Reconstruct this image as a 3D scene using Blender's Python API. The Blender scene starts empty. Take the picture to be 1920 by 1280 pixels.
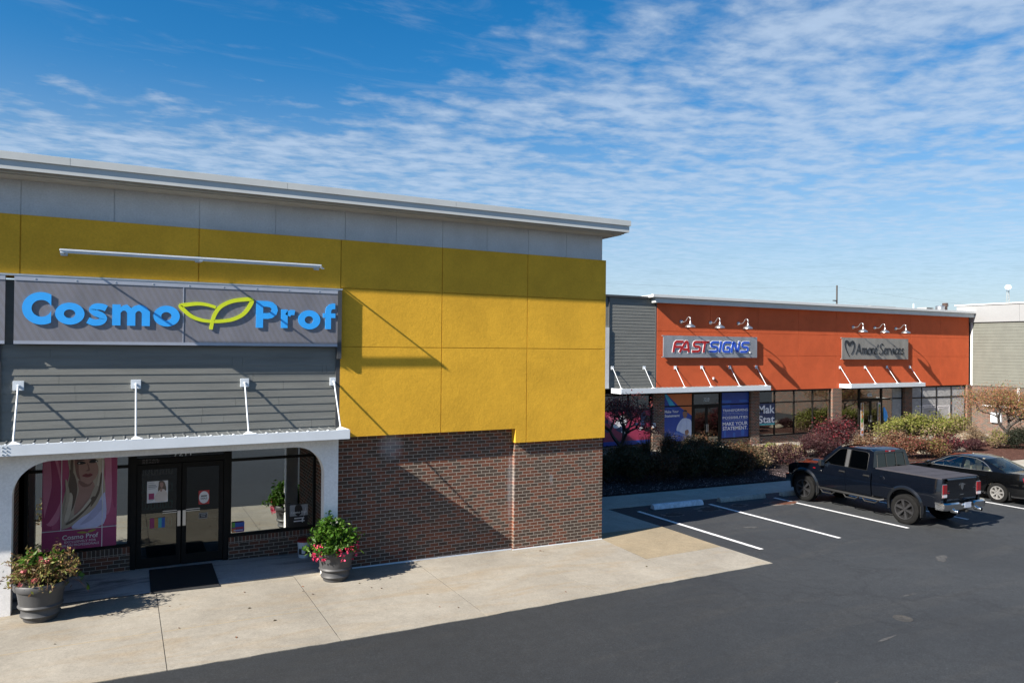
import bpy, bmesh, math, random
import numpy as np
from mathutils import Vector, Matrix
from mathutils.geometry import tessellate_polygon

S = bpy.context.scene
COL = S.collection
R = math.radians
# ------------------------------------------------------------------ camera, sun, sky, exposure
YAW, PITCH, ROLL = R(28.14), R(0.45), R(0.55)
fw = Vector((math.sin(YAW) * math.cos(PITCH), math.cos(YAW) * math.cos(PITCH), math.sin(PITCH)))
rt = Vector((math.cos(YAW), -math.sin(YAW), 0))
up = rt.cross(fw)
rt, up = rt * math.cos(ROLL) + up * math.sin(ROLL), up * math.cos(ROLL) - rt * math.sin(ROLL)
cam_d = bpy.data.cameras.new("camera")
cam = bpy.data.objects.new("camera", cam_d)
COL.objects.link(cam)
cam.matrix_world = Matrix(((rt.x, up.x, -fw.x, 0), (rt.y, up.y, -fw.y, 0), (rt.z, up.z, -fw.z, 4.9), (0, 0, 0, 1)))
cam_d.sensor_width = 36
cam_d.lens = 36 * 1368 / 1920
cam_d.clip_start, cam_d.clip_end = 0.1, 3000
S.camera = cam

SUN_AZ, SUN_EL = R(11.0), R(34.3)          # light travels along +x and slightly +y
sun_dir = Vector((-math.cos(SUN_AZ) * math.cos(SUN_EL), -math.sin(SUN_AZ) * math.cos(SUN_EL), math.sin(SUN_EL)))
sun_d = bpy.data.lights.new("sun", 'SUN')
sun_d.energy, sun_d.angle, sun_d.color = 5.0, R(0.53), (1.0, 0.93, 0.83)
sun = bpy.data.objects.new("sun", sun_d)
COL.objects.link(sun)
sun.rotation_euler = sun_dir.to_track_quat('Z', 'Y').to_euler()
sun.location = (-40, -20, 40)

S.view_settings.view_transform = 'Standard'
S.view_settings.look = 'None'
S.view_settings.gamma = 1
S.view_settings.exposure = 1.36


def build_world():
    w = bpy.data.worlds.new("World")
    S.world = w
    w.use_nodes = True
    nt = w.node_tree
    nt.nodes.clear()
    N, L = nt.nodes.new, nt.links.new

    def math_(op, a, b=None, clamp=False):
        n = N('ShaderNodeMath')
        n.operation, n.use_clamp = op, clamp
        for i, v in enumerate((a, b)):
            if v is None:
                continue
            if isinstance(v, (int, float)):
                n.inputs[i].default_value = v
            else:
                L(v, n.inputs[i])
        return n.outputs[0]

    def remap(v, a, b, c=0.0, d=1.0):
        n = N('ShaderNodeMapRange')
        n.interpolation_type = 'SMOOTHSTEP'
        for i, x in enumerate((a, b, c, d)):
            n.inputs[i + 1].default_value = x
        L(v, n.inputs[0])
        return n.outputs[0]

    sky = N('ShaderNodeTexSky')
    sky.sky_type = 'NISHITA'
    sky.sun_disc = False
    sky.sun_elevation = SUN_EL
    sky.sun_rotation = math.atan2(sun_dir.x, sun_dir.y)
    sky.air_density, sky.dust_density, sky.ozone_density = 1.0, 0.35, 2.2
    hs = N('ShaderNodeHueSaturation')
    hs.inputs['Saturation'].default_value = 1.46
    hs.inputs['Value'].default_value = 1.13
    L(sky.outputs[0], hs.inputs['Color'])
    tc = N('ShaderNodeTexCoord')
    sp = N('ShaderNodeSeparateXYZ')
    L(tc.outputs['Generated'], sp.inputs[0])
    zc = math_('MAXIMUM', sp.outputs[2], 0.012)
    px, py = math_('DIVIDE', sp.outputs[0], zc), math_('DIVIDE', sp.outputs[1], zc)
    cb = N('ShaderNodeCombineXYZ')
    L(px, cb.inputs[0]); L(py, cb.inputs[1])

    def noise(scale, detail, rough, dist=0.0, stretch=(1, 1, 1), rot=0.0, lac=2.0):
        m = N('ShaderNodeMapping')
        m.inputs['Scale'].default_value = stretch
        m.inputs['Rotation'].default_value = (0, 0, rot)
        L(cb.outputs[0], m.inputs[0])
        n = N('ShaderNodeTexNoise')
        n.inputs['Scale'].default_value = scale
        n.inputs['Detail'].default_value = detail
        n.inputs['Roughness'].default_value = rough
        n.inputs['Distortion'].default_value = dist
        n.inputs['Lacunarity'].default_value = lac
        L(m.outputs[0], n.inputs['Vector'])
        return n.outputs[0]

    # where the cloud bank lies: to the right and towards the horizon
    g1 = remap(px, 0.6, 2.1)
    g2 = remap(math_('ADD', py, math_('MULTIPLY', px, 0.45)), 2.5, 4.4)
    cover = math_('MAXIMUM', g1, g2)
    big = noise(1.15, 3, 0.55, 0.2)
    cover = math_('ADD', cover, math_('MULTIPLY', math_('SUBTRACT', big, 0.5), 1.9))
    puff = noise(5.8, 6, 0.58, 0.15, (1.0, 1.2, 1), R(24))
    ripple = noise(3.2, 4, 0.5, 0.2, (0.6, 1.7, 1), R(14))
    tex = math_('ADD', math_('MULTIPLY', puff, 0.72), math_('MULTIPLY', ripple, 0.28))
    # threshold falls as coverage rises
    thr = remap(cover, -0.15, 1.15, 0.66, 0.27)
    dens = math_('SUBTRACT', tex, thr)
    mask = remap(dens, -0.07, 0.34)
    wisps = remap(noise(2.6, 6, 0.65, 1.2, (0.45, 1.3, 1), R(-30)), 0.47, 0.8, 0.0, 0.34)
    mask = math_('MAXIMUM', mask, wisps)
    # thin out everything into an even bright veil close to the horizon
    veil = remap(sp.outputs[2], 0.04, 0.36, 0.74, 0.0)
    low = remap(sp.outputs[2], 0.06, 0.34, 0.75, 0.0)
    mask = math_('ADD', math_('MULTIPLY', mask, math_('SUBTRACT', 1.0, low)), math_('MULTIPLY', low, math_('ADD', 0.42, math_('MULTIPLY', mask, 0.46))))
    mask = math_('MINIMUM', math_('MAXIMUM', math_('MULTIPLY', mask, 0.80), veil), 0.92)
    shade = remap(dens, 0.0, 0.42, 0.78, 1.0)
    cc = N('ShaderNodeMixRGB')
    cc.blend_type = 'MULTIPLY'
    cc.inputs[0].default_value = 1
    cc.inputs[1].default_value = CLOUD
    L(shade, cc.inputs[2])
    mx = N('ShaderNodeMixRGB')
    L(mask, mx.inputs[0]); L(hs.outputs[0], mx.inputs[1]); L(cc.outputs[0], mx.inputs[2])
    bg = N('ShaderNodeBackground')
    bg.inputs[1].default_value = SKY_STRENGTH
    L(mx.outputs[0], bg.inputs[0])
    out = N('ShaderNodeOutputWorld')
    L(bg.outputs[0], out.inputs[0])


SKY_STRENGTH = 0.05
CLOUD = (4.2, 5.2, 6.6, 1)
build_world()

# ------------------------------------------------------------------ mesh helpers
ORG = {}


def gz(x):
    return -0.015 * (min(max(x, -40), 60) - 10.93)


class MB:
    def __init__(s):
        s.v, s.f, s.m, s.cuts = [], [], [], []

    def add(s, vs, fs, m=0):
        b = len(s.v)
        s.cuts.append((b, len(s.f)))
        s.v += [tuple(v) for v in vs]
        for f in fs:
            s.f.append([b + i for i in f])
            s.m.append(m)
        return s

    def box(s, x0, x1, y0, y1, z0, z1, m=0):
        vs = [(x, y, z) for z in (z0, z1) for y in (y0, y1) for x in (x0, x1)]
        return s.add(vs, [(0, 2, 3, 1), (4, 5, 7, 6), (0, 1, 5, 4), (2, 6, 7, 3), (0, 4, 6, 2), (1, 3, 7, 5)], m)

    def hexa(s, bot, top, m=0):
        return s.add(list(bot) + list(top), [(3, 2, 1, 0), (4, 5, 6, 7), (0, 1, 5, 4), (1, 2, 6, 5), (2, 3, 7, 6), (3, 0, 4, 7)], m)

    def prism(s, pts, vec, m=0):
        """closed polygon (3-D points) extruded by vec"""
        pts = [Vector(p) for p in pts]
        vec = Vector(vec)
        n = len(pts)
        tris = tessellate_polygon([pts])
        vs = pts + [p + vec for p in pts]
        fs = [tuple(t) for t in tris] + [tuple(i + n for i in reversed(t)) for t in tris]
        fs += [(i, (i + 1) % n, (i + 1) % n + n, i + n) for i in range(n)]
        return s.add(vs, fs, m)

    def xz(s, pts, y0, y1, m=0):
        """(x, z) polygon, front at y0, back at y1"""
        return s.prism([(p[0], y0, p[1]) for p in pts], (0, y1 - y0, 0), m)

    def strip(s, a, b, vec, m=0, closed=False):
        """ribbon between two polylines a and b, given thickness vec"""
        n = len(a)
        vec = Vector(vec)
        vs = [Vector(p) for p in a] + [Vector(p) for p in b]
        vs += [p + vec for p in vs]
        fs = []
        for i in range(n if closed else n - 1):
            j = (i + 1) % n
            fs += [(i, j, n + j, n + i), (2 * n + i, 3 * n + i, 3 * n + j, 2 * n + j),
                   (i, 2 * n + i, 2 * n + j, j), (n + i, n + j, 3 * n + j, 3 * n + i)]
        if not closed:
            fs += [(0, n, 3 * n, 2 * n), (n - 1, 3 * n - 1, 4 * n - 1, 2 * n - 1)][:1]
            fs += [(n - 1, 3 * n - 1, 4 * n - 1, 2 * n - 1)]
        return s.add(vs, fs, m)

    def ribbon(s, pts, w, y0, y1, m=0, closed=False):
        """stroke of width w (number or list) through (x, z) points, in the facade plane"""
        n = len(pts)
        A, B = [], []
        for i in range(n):
            if closed:
                p, q = pts[i - 1], pts[(i + 1) % n]
            else:
                p, q = pts[max(i - 1, 0)], pts[min(i + 1, n - 1)]
            d = Vector((q[0] - p[0], q[1] - p[1]))
            if d.length < 1e-9:
                d = Vector((1, 0))
            d.normalize()
            # mitre
            k = 1.0
            if closed or 0 < i < n - 1:
                e = Vector((pts[i][0] - pts[i - 1][0], pts[i][1] - pts[i - 1][1]))
                if e.length > 1e-9:
                    e.normalize()
                    k = 1 / max(0.6, abs(e.dot(d)))
            ww = (w[i] if hasattr(w, '__len__') else w) * 0.5 * k
            nx, nz = -d.y * ww, d.x * ww
            A.append((pts[i][0] + nx, y0, pts[i][1] + nz))
            B.append((pts[i][0] - nx, y0, pts[i][1] - nz))
        return s.strip(A, B, (0, y1 - y0, 0), m, closed)

    def tube(s, path, r, n=8, m=0, cap=True):
        path = [Vector(p) for p in path]
        k = len(path)
        rings = []
        prev = None
        for i, p in enumerate(path):
            d = (path[min(i + 1, k - 1)] - path[max(i - 1, 0)])
            if d.length < 1e-9:
                d = Vector((0, 0, 1))
            d.normalize()
            if prev is None:
                a = d.orthogonal().normalized()
            else:
                a = (prev - d * prev.dot(d))
                a = a.normalized() if a.length > 1e-6 else d.orthogonal().normalized()
            prev = a
            b = d.cross(a)
            rr = r[i] if hasattr(r, '__len__') else r
            rings.append([p + (a * math.cos(t) + b * math.sin(t)) * rr for t in (2 * math.pi * j / n for j in range(n))])
        vs = [v for q in rings for v in q]
        fs = [(i * n + j, i * n + (j + 1) % n, (i + 1) * n + (j + 1) % n, (i + 1) * n + j) for i in range(k - 1) for j in range(n)]
        if cap:
            fs += [tuple(range(n - 1, -1, -1)), tuple((k - 1) * n + j for j in range(n))]
        return s.add(vs, fs, m)

    def lathe(s, prof, c, n=24, axis='z', m=0, cap=True):
        """profile (r, h) turned about an axis through c"""
        vs = []
        for r, h in prof:
            for j in range(n):
                t = 2 * math.pi * j / n
                a, b = r * math.cos(t), r * math.sin(t)
                p = {'z': (a, b, h), 'y': (a, h, b), 'x': (h, a, b)}[axis]
                vs.append((c[0] + p[0], c[1] + p[1], c[2] + p[2]))
        fs = [(i * n + j, i * n + (j + 1) % n, (i + 1) * n + (j + 1) % n, (i + 1) * n + j) for i in range(len(prof) - 1) for j in range(n)]
        if cap and prof[0][0] > 1e-6:
            fs.append(tuple(range(n - 1, -1, -1)))
        if cap and prof[-1][0] > 1e-6:
            fs.append(tuple((len(prof) - 1) * n + j for j in range(n)))
        return s.add(vs, fs, m)

    def loft(s, secs, m=0, closed=False, caps=True):
        n = len(secs[0])
        vs = [v for q in secs for v in q]
        rng = n if closed else n - 1
        fs = [(i * n + j, i * n + (j + 1) % n, (i + 1) * n + (j + 1) % n, (i + 1) * n + j) for i in range(len(secs) - 1) for j in range(rng)]
        if caps:
            fs += [tuple(range(n - 1, -1, -1)), tuple((len(secs) - 1) * n + j for j in range(n))]
        return s.add(vs, fs, m)


def mesh_from(name, mb, mats, off=(0, 0, 0), smooth=None, bevel=0.0):
    me = bpy.data.meshes.new(name)
    ox, oy, oz = off
    me.from_pydata([(v[0] - ox, v[1] - oy, v[2] - oz) for v in mb.v], [], mb.f)
    for mt in (mats if isinstance(mats, (list, tuple)) else [mats]):
        me.materials.append(mt)
    me.polygons.foreach_set('material_index', mb.m)
    bm = bmesh.new()
    bm.from_mesh(me)
    bmesh.ops.recalc_face_normals(bm, faces=bm.faces)
    if bevel:
        bmesh.ops.remove_doubles(bm, verts=bm.verts, dist=1e-5)
        ed = [e for e in bm.edges if len(e.link_faces) == 2 and e.calc_face_angle(0) > 0.5]
        bmesh.ops.bevel(bm, geom=ed, offset=bevel, segments=2, affect='EDGES', clamp_overlap=True)
    bm.to_mesh(me)
    bm.free()
    if smooth is not None:
        me.polygons.foreach_set('use_smooth', [True] * len(me.polygons))
        me.set_sharp_from_angle(angle=R(smooth))
    me.update()
    return me


def root(name, label, cat, loc, group=None, rot=None, local=False):
    o = bpy.data.objects.new(name, None)
    COL.objects.link(o)
    o.empty_display_size = 0.2
    o.location = loc
    if rot:
        o.rotation_euler = rot
    o['label'], o['category'] = label, cat
    if group:
        o['group'] = group
    ORG[o.name] = (0, 0, 0) if local else tuple(loc)
    return o


def part(name, mb, mats, par, smooth=None, bevel=0.0, label=None):
    off = ORG[par.name]
    o = bpy.data.objects.new(name, mesh_from(name, mb, mats, off, smooth, bevel))
    COL.objects.link(o)
    o.parent = par
    ORG[o.name] = off
    if label:
        o['label'] = label
    return o


def part_each(name, mb, mats, par, **kw):
    """every piece of mb becomes a part of its own"""
    ends = mb.cuts[1:] + [(len(mb.v), len(mb.f))]
    for (v0, f0), (v1, f1) in zip(mb.cuts, ends):
        q = MB()
        q.add(mb.v[v0:v1], [[i - v0 for i in f] for f in mb.f[f0:f1]])
        q.m = mb.m[f0:f1]
        part(name, q, mats, par, **kw)


def single(name, mb, mats, label, cat, loc=None, group=None, smooth=None, bevel=0.0):
    loc = loc or mb.v[0]
    o = bpy.data.objects.new(name, mesh_from(name, mb, mats, loc, smooth, bevel))
    COL.objects.link(o)
    o.location = loc
    o['label'], o['category'] = label, cat
    if group:
        o['group'] = group
    ORG[o.name] = tuple(loc)
    return o


def setting(name, mb, mats, kind='structure', smooth=None, bevel=0.0):
    o = bpy.data.objects.new(name, mesh_from(name, mb, mats, (0, 0, 0), smooth, bevel))
    COL.objects.link(o)
    o['kind'] = kind
    return o


def dup(o, par=None):
    c = o.copy()
    COL.objects.link(c)
    ORG[c.name] = ORG.get(o.name, (0, 0, 0))
    if par:
        c.parent = par
    for ch in list(o.children):
        dup(ch, c)
    return c


def smooth_closed(p, k=6):
    out = []
    n = len(p)
    for i in range(n):
        a, b, c, d = p[i - 1], p[i], p[(i + 1) % n], p[(i + 2) % n]
        for t in (j / k for j in range(k)):
            out.append(tuple(0.5 * (2 * b[q] + (c[q] - a[q]) * t + (2 * a[q] - 5 * b[q] + 4 * c[q] - d[q]) * t * t + (3 * b[q] - a[q] - 3 * c[q] + d[q]) * t ** 3) for q in range(len(b))))
    return out


def smooth_open(p, k=6):
    out = []
    n = len(p)
    for i in range(n - 1):
        a, b, c, d = p[max(i - 1, 0)], p[i], p[i + 1], p[min(i + 2, n - 1)]
        for t in (j / k for j in range(k)):
            out.append(tuple(0.5 * (2 * b[q] + (c[q] - a[q]) * t + (2 * a[q] - 5 * b[q] + 4 * c[q] - d[q]) * t * t + (3 * b[q] - a[q] - 3 * c[q] + d[q]) * t ** 3) for q in range(len(b))))
    out.append(tuple(p[-1]))
    return out


def text_into(mb, txt, x0, x1, z0, z1, y, depth=0.004, m=0, bold=0.0, shear=0.0):
    """lettering fitted into the box x0..x1, z0..z1 of the facade plane y, facing -y"""
    cu = bpy.data.curves.new("lettering", 'FONT')
    cu.body = txt
    cu.offset = bold
    cu.shear = shear
    cu.extrude = 0.5
    cu.resolution_u = 3
    o = bpy.data.objects.new("lettering", cu)
    COL.objects.link(o)
    me = bpy.data.meshes.new_from_object(o.evaluated_get(bpy.context.evaluated_depsgraph_get()))
    vs = np.array([v.co[:] for v in me.vertices])
    lo, hi = vs.min(0), vs.max(0)
    vs = (vs - lo) / np.maximum(hi - lo, 1e-9)
    out = [(x0 + v[0] * (x1 - x0), y + (1 - v[2]) * depth, z0 + v[1] * (z1 - z0)) for v in vs]
    mb.add(out, [tuple(p.vertices) for p in me.polygons], m)
    bpy.data.objects.remove(o)
    bpy.data.curves.remove(cu)
    bpy.data.meshes.remove(me)


# ------------------------------------------------------------------ materials
def new_mat(name):
    m = bpy.data.materials.new(name)
    m.use_nodes = True
    nt = m.node_tree
    b = nt.nodes['Principled BSDF']
    return m, nt, b, nt.nodes.new, nt.links.new


def coords(nt, scale=(1, 1, 1)):
    tc = nt.nodes.new('ShaderNodeTexCoord')
    mp = nt.nodes.new('ShaderNodeMapping')
    mp.inputs['Scale'].default_value = scale
    nt.links.new(tc.outputs['Object'], mp.inputs[0])
    return mp.outputs[0]


def noise_node(nt, vec, scale, detail=4, rough=0.6, dist=0.0):
    n = nt.nodes.new('ShaderNodeTexNoise')
    n.inputs['Scale'].default_value, n.inputs['Detail'].default_value = scale, detail
    n.inputs['Roughness'].default_value, n.inputs['Distortion'].default_value = rough, dist
    nt.links.new(vec, n.inputs['Vector'])
    return n.outputs[0]


def ramp(nt, fac, stops):
    r = nt.nodes.new('ShaderNodeValToRGB')
    e = r.color_ramp.elements
    while len(e) > 1:
        e.remove(e[-1])
    for i, (p, c) in enumerate(stops):
        el = e[0] if i == 0 else e.new(p)
        el.position = p
        el.color = (*c, 1) if len(c) == 3 else c
    nt.links.new(fac, r.inputs[0])
    return r.outputs[0]


def mixc(nt, fac, a, b, mode='MIX'):
    n = nt.nodes.new('ShaderNodeMixRGB')
    n.blend_type = mode
    for i, v in enumerate((fac, a, b)):
        if isinstance(v, (int, float)):
            n.inputs[i].default_value = v
        elif isinstance(v, tuple):
            n.inputs[i].default_value = (*v, 1) if len(v) == 3 else v
        else:
            nt.links.new(v, n.inputs[i])
    return n.outputs[0]


def bump(nt, b, h, strength, dist=0.01):
    n = nt.nodes.new('ShaderNodeBump')
    n.inputs['Strength'].default_value, n.inputs['Distance'].default_value = strength, dist
    nt.links.new(h, n.inputs['Height'])
    nt.links.new(n.outputs[0], b.inputs['Normal'])


def plain(name, col, rough=0.6, metal=0.0, var=0.12, vscale=3.0, bstr=0.0, bscale=60.0, coat=0.0, stretch=(1, 1, 1)):
    m, nt, b, N, L = new_mat(name)
    b.inputs['Roughness'].default_value, b.inputs['Metallic'].default_value = rough, metal
    b.inputs['Coat Weight'].default_value = coat
    b.inputs['Coat Roughness'].default_value = 0.03
    v = coords(nt, stretch)
    n = noise_node(nt, v, vscale, 5, 0.65)
    lo = tuple(c * (1 - var) for c in col)
    hi = tuple(min(1, c * (1 + var)) for c in col)
    L(ramp(nt, n, [(0.3, lo), (0.7, hi)]), b.inputs['Base Color'])
    if bstr:
        bump(nt, b, noise_node(nt, v, bscale, 3, 0.6), bstr)
    return m


def stucco(name, col, bstr=0.5):
    m, nt, b, N, L = new_mat(name)
    b.inputs['Roughness'].default_value = 0.9
    b.inputs['Specular IOR Level'].default_value = 0.2
    v = coords(nt)
    a = noise_node(nt, v, 0.55, 4, 0.6, 0.3)
    f = noise_node(nt, v, 30, 4, 0.7)
    st = noise_node(nt, v, 2.2, 6, 0.7, 0.2)
    c = ramp(nt, a, [(0.3, tuple(x * 0.88 for x in col)), (0.7, tuple(min(1, x * 1.07) for x in col))])
    c = mixc(nt, 0.30, c, ramp(nt, f, [(0.30, (0.5,) * 3), (0.68, (1.12,) * 3)]), 'MULTIPLY')
    c = mixc(nt, 0.25, c, ramp(nt, st, [(0.30, (0.66, 0.66, 0.66)), (0.6, (1.05,) * 3)]), 'MULTIPLY')
    L(c, b.inputs['Base Color'])
    h = N('ShaderNodeMath'); h.operation = 'ADD'
    L(noise_node(nt, v, 22, 3, 0.6), h.inputs[0])
    L(noise_node(nt, v, 8, 2, 0.5), h.inputs[1])
    bump(nt, b, h.outputs[0], bstr, 0.008)
    return m


def brick(name, red, dark, mortar, soldier=False, stains=(), pale=0.0):
    m, nt, b, N, L = new_mat(name)
    b.inputs['Roughness'].default_value = 0.9
    b.inputs['Specular IOR Level'].default_value = 0.2
    tc = N('ShaderNodeTexCoord')
    sp = N('ShaderNodeSeparateXYZ')
    L(tc.outputs['Object'], sp.inputs[0])
    ad = N('ShaderNodeMath'); ad.operation = 'ADD'
    L(sp.outputs[0], ad.inputs[0]); L(sp.outputs[1], ad.inputs[1])
    cb = N('ShaderNodeCombineXYZ')
    if soldier:
        L(sp.outputs[2], cb.inputs[0]); L(ad.outputs[0], cb.inputs[1])
    else:
        L(ad.outputs[0], cb.inputs[0]); L(sp.outputs[2], cb.inputs[1])
    t = N('ShaderNodeTexBrick')
    t.inputs['Scale'].default_value = 1.0
    t.inputs['Brick Width'].default_value = 0.2135
    t.inputs['Row Height'].default_value = 0.0787
    t.inputs['Mortar Size'].default_value = 0.0066
    t.inputs['Mortar Smooth'].default_value = 0.25
    t.inputs['Bias'].default_value = 0.0
    t.offset = 0.0 if soldier else 0.5
    t.inputs['Color1'].default_value = (0, 0, 0, 1)
    t.inputs['Color2'].default_value = (1, 1, 1, 1)
    t.inputs['Mortar'].default_value = (0.5, 0.5, 0.5, 1)
    L(cb.outputs[0], t.inputs['Vector'])
    bc = ramp(nt, t.outputs['Color'], [(0.0, dark), (0.30, tuple(d * 1.4 for d in dark)), (0.44, tuple(d * 1.15 for d in dark)), (0.52, tuple(0.7 * r + 0.3 * d for r, d in zip(red, dark))), (0.75, red), (1.0, tuple(r * 1.15 for r in red))])
    v = tc.outputs['Object']
    grain = noise_node(nt, v, 45, 4, 0.7)
    bc = mixc(nt, 0.45, bc, ramp(nt, grain, [(0.3, (0.45,) * 3), (0.7, (1.05,) * 3)]), 'MULTIPLY')
    big = noise_node(nt, v, 0.8, 4, 0.6)
    bc = mixc(nt, 0.35, bc, ramp(nt, big, [(0.3, (0.6, 0.6, 0.6)), (0.7, (1.1, 1.05, 1.0))]), 'MULTIPLY')
    mc = mixc(nt, 0.5, mortar, ramp(nt, grain, [(0.3, (0.5,) * 3), (0.7, (1.1,) * 3)]), 'MULTIPLY')
    c = mixc(nt, t.outputs['Fac'], bc, mc)
    if pale:
        c = mixc(nt, pale, c, (0.62, 0.56, 0.52))
    for (sx, sz, wx, wz, amt) in stains:       # salt bloom, fixed to the wall
        dx = N('ShaderNodeMath'); dx.operation = 'SUBTRACT'; L(sp.outputs[0], dx.inputs[0]); dx.inputs[1].default_value = sx
        dz = N('ShaderNodeMath'); dz.operation = 'SUBTRACT'; L(sp.outputs[2], dz.inputs[0]); dz.inputs[1].default_value = sz
        for q, ww in ((dx, wx), (dz, wz)):
            pass
        ax = N('ShaderNodeMath'); ax.operation = 'DIVIDE'; L(dx.outputs[0], ax.inputs[0]); ax.inputs[1].default_value = wx
        az = N('ShaderNodeMath'); az.operation = 'DIVIDE'; L(dz.outputs[0], az.inputs[0]); az.inputs[1].default_value = wz
        p1 = N('ShaderNodeMath'); p1.operation = 'MULTIPLY'; L(ax.outputs[0], p1.inputs[0]); L(ax.outputs[0], p1.inputs[1])
        p2 = N('ShaderNodeMath'); p2.operation = 'MULTIPLY'; L(az.outputs[0], p2.inputs[0]); L(az.outputs[0], p2.inputs[1])
        s_ = N('ShaderNodeMath'); s_.operation = 'ADD'; L(p1.outputs[0], s_.inputs[0]); L(p2.outputs[0], s_.inputs[1])
        nn = noise_node(nt, v, 5, 4, 0.7)
        s2 = N('ShaderNodeMath'); s2.operation = 'ADD'; L(s_.outputs[0], s2.inputs[0])
        n2 = N('ShaderNodeMath'); n2.operation = 'MULTIPLY'; L(nn, n2.inputs[0]); n2.inputs[1].default_value = 1.2
        L(n2.outputs[0], s2.inputs[1])
        mr = N('ShaderNodeMapRange'); mr.interpolation_type = 'SMOOTHSTEP'
        L(s2.outputs[0], mr.inputs[0])
        mr.inputs[1].default_value, mr.inputs[2].default_value = 1.5, 0.4
        mr.inputs[3].default_value, mr.inputs[4].default_value = 0.0, amt
        c = mixc(nt, mr.outputs[0], c, (0.6, 0.62, 0.66))
    L(c, b.inputs['Base Color'])
    inv = N('ShaderNodeMath'); inv.operation = 'SUBTRACT'; inv.inputs[0].default_value = 1.0
    L(t.outputs['Fac'], inv.inputs[1])
    hh = N('ShaderNodeMath'); hh.operation = 'ADD'
    L(inv.outputs[0], hh.inputs[0])
    hm = N('ShaderNodeMath'); hm.operation = 'MULTIPLY'; L(grain, hm.inputs[0]); hm.inputs[1].default_value = 0.4
    L(hm.outputs[0], hh.inputs[1])
    bump(nt, b, hh.outputs[0], 0.6, 0.006)
    return m


def glass(name, refl, tint, rough=0.0):
    m, nt, b, N, L = new_mat(name)
    nt.nodes.remove(b)
    tr = N('ShaderNodeBsdfTransparent'); tr.inputs[0].default_value = (*tint, 1)
    gl = N('ShaderNodeBsdfGlossy'); gl.inputs['Roughness'].default_value = rough
    gl.inputs['Color'].default_value = (0.93, 0.97, 0.95, 1)
    v = coords(nt)
    bp = N('ShaderNodeBump'); bp.inputs['Strength'].default_value = 0.02; bp.inputs['Distance'].default_value = 0.01
    L(noise_node(nt, v, 0.9, 1, 0.4), bp.inputs['Height'])
    L(bp.outputs[0], gl.inputs['Normal'])
    fr = N('ShaderNodeFresnel'); fr.inputs[0].default_value = 1.5
    mr = N('ShaderNodeMapRange')
    L(fr.outputs[0], mr.inputs[0])
    mr.inputs[1].default_value, mr.inputs[2].default_value, mr.inputs[3].default_value, mr.inputs[4].default_value = 0.04, 1.0, refl, 1.0
    mx = N('ShaderNodeMixShader')
    L(mr.outputs[0], mx.inputs[0]); L(tr.outputs[0], mx.inputs[1]); L(gl.outputs[0], mx.inputs[2])
    L(mx.outputs[0], nt.nodes['Material Output'].inputs[0])
    return m


def leaf_mat(name, cols, trans=0.25, rough=0.55):
    m, nt, b, N, L = new_mat(name)
    g = N('ShaderNodeNewGeometry')
    k = len(cols)
    c = ramp(nt, g.outputs['Random Per Island'], [(i / max(1, k - 1), col) for i, col in enumerate(cols)])
    L(c, b.inputs['Base Color'])
    b.inputs['Roughness'].default_value = rough
    b.inputs['Specular IOR Level'].default_value = 0.25
    t = N('ShaderNodeBsdfTranslucent')
    L(c, t.inputs[0])
    mx = N('ShaderNodeMixShader'); mx.inputs[0].default_value = trans
    L(b.outputs[0], mx.inputs[1]); L(t.outputs[0], mx.inputs[2])
    L(mx.outputs[0], nt.nodes['Material Output'].inputs[0])
    return m


def concrete(name, col, tan=(0.30, 0.22, 0.12), stain=0.55, bstr=0.25, fine=120):
    m, nt, b, N, L = new_mat(name)
    b.inputs['Roughness'].default_value = 0.92
    b.inputs['Specular IOR Level'].default_value = 0.2
    v = coords(nt)
    big = noise_node(nt, v, 0.55, 5, 0.62, 0.4)
    c = ramp(nt, big, [(0.3, tuple(x * 0.8 for x in col)), (0.7, tuple(x * 1.12 for x in col))])
    run = noise_node(nt, coords(nt, (0.35, 1.5, 1)), 1.3, 6, 0.68, 0.8)
    c = mixc(nt, ramp(nt, run, [(0.5, (0, 0, 0)), (0.72, (stain,) * 3)]), c, tan)
    mot = noise_node(nt, v, 5.5, 5, 0.7)
    c = mixc(nt, 0.4, c, ramp(nt, mot, [(0.3, (0.68, 0.68, 0.68)), (0.7, (1.08, 1.08, 1.08))]), 'MULTIPLY')
    f2 = noise_node(nt, v, 24, 4, 0.8)
    c = mixc(nt, 0.5, c, ramp(nt, f2, [(0.28, (0.62,) * 3), (0.5, (1.0,) * 3), (0.72, (1.22,) * 3)]), 'MULTIPLY')
    f = noise_node(nt, v, fine, 3, 0.7)
    c = mixc(nt, 0.5, c, ramp(nt, f, [(0.32, (0.5,) * 3), (0.66, (1.15,) * 3)]), 'MULTIPLY')
    L(c, b.inputs['Base Color'])
    bump(nt, b, f, bstr, 0.004)
    return m


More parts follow.
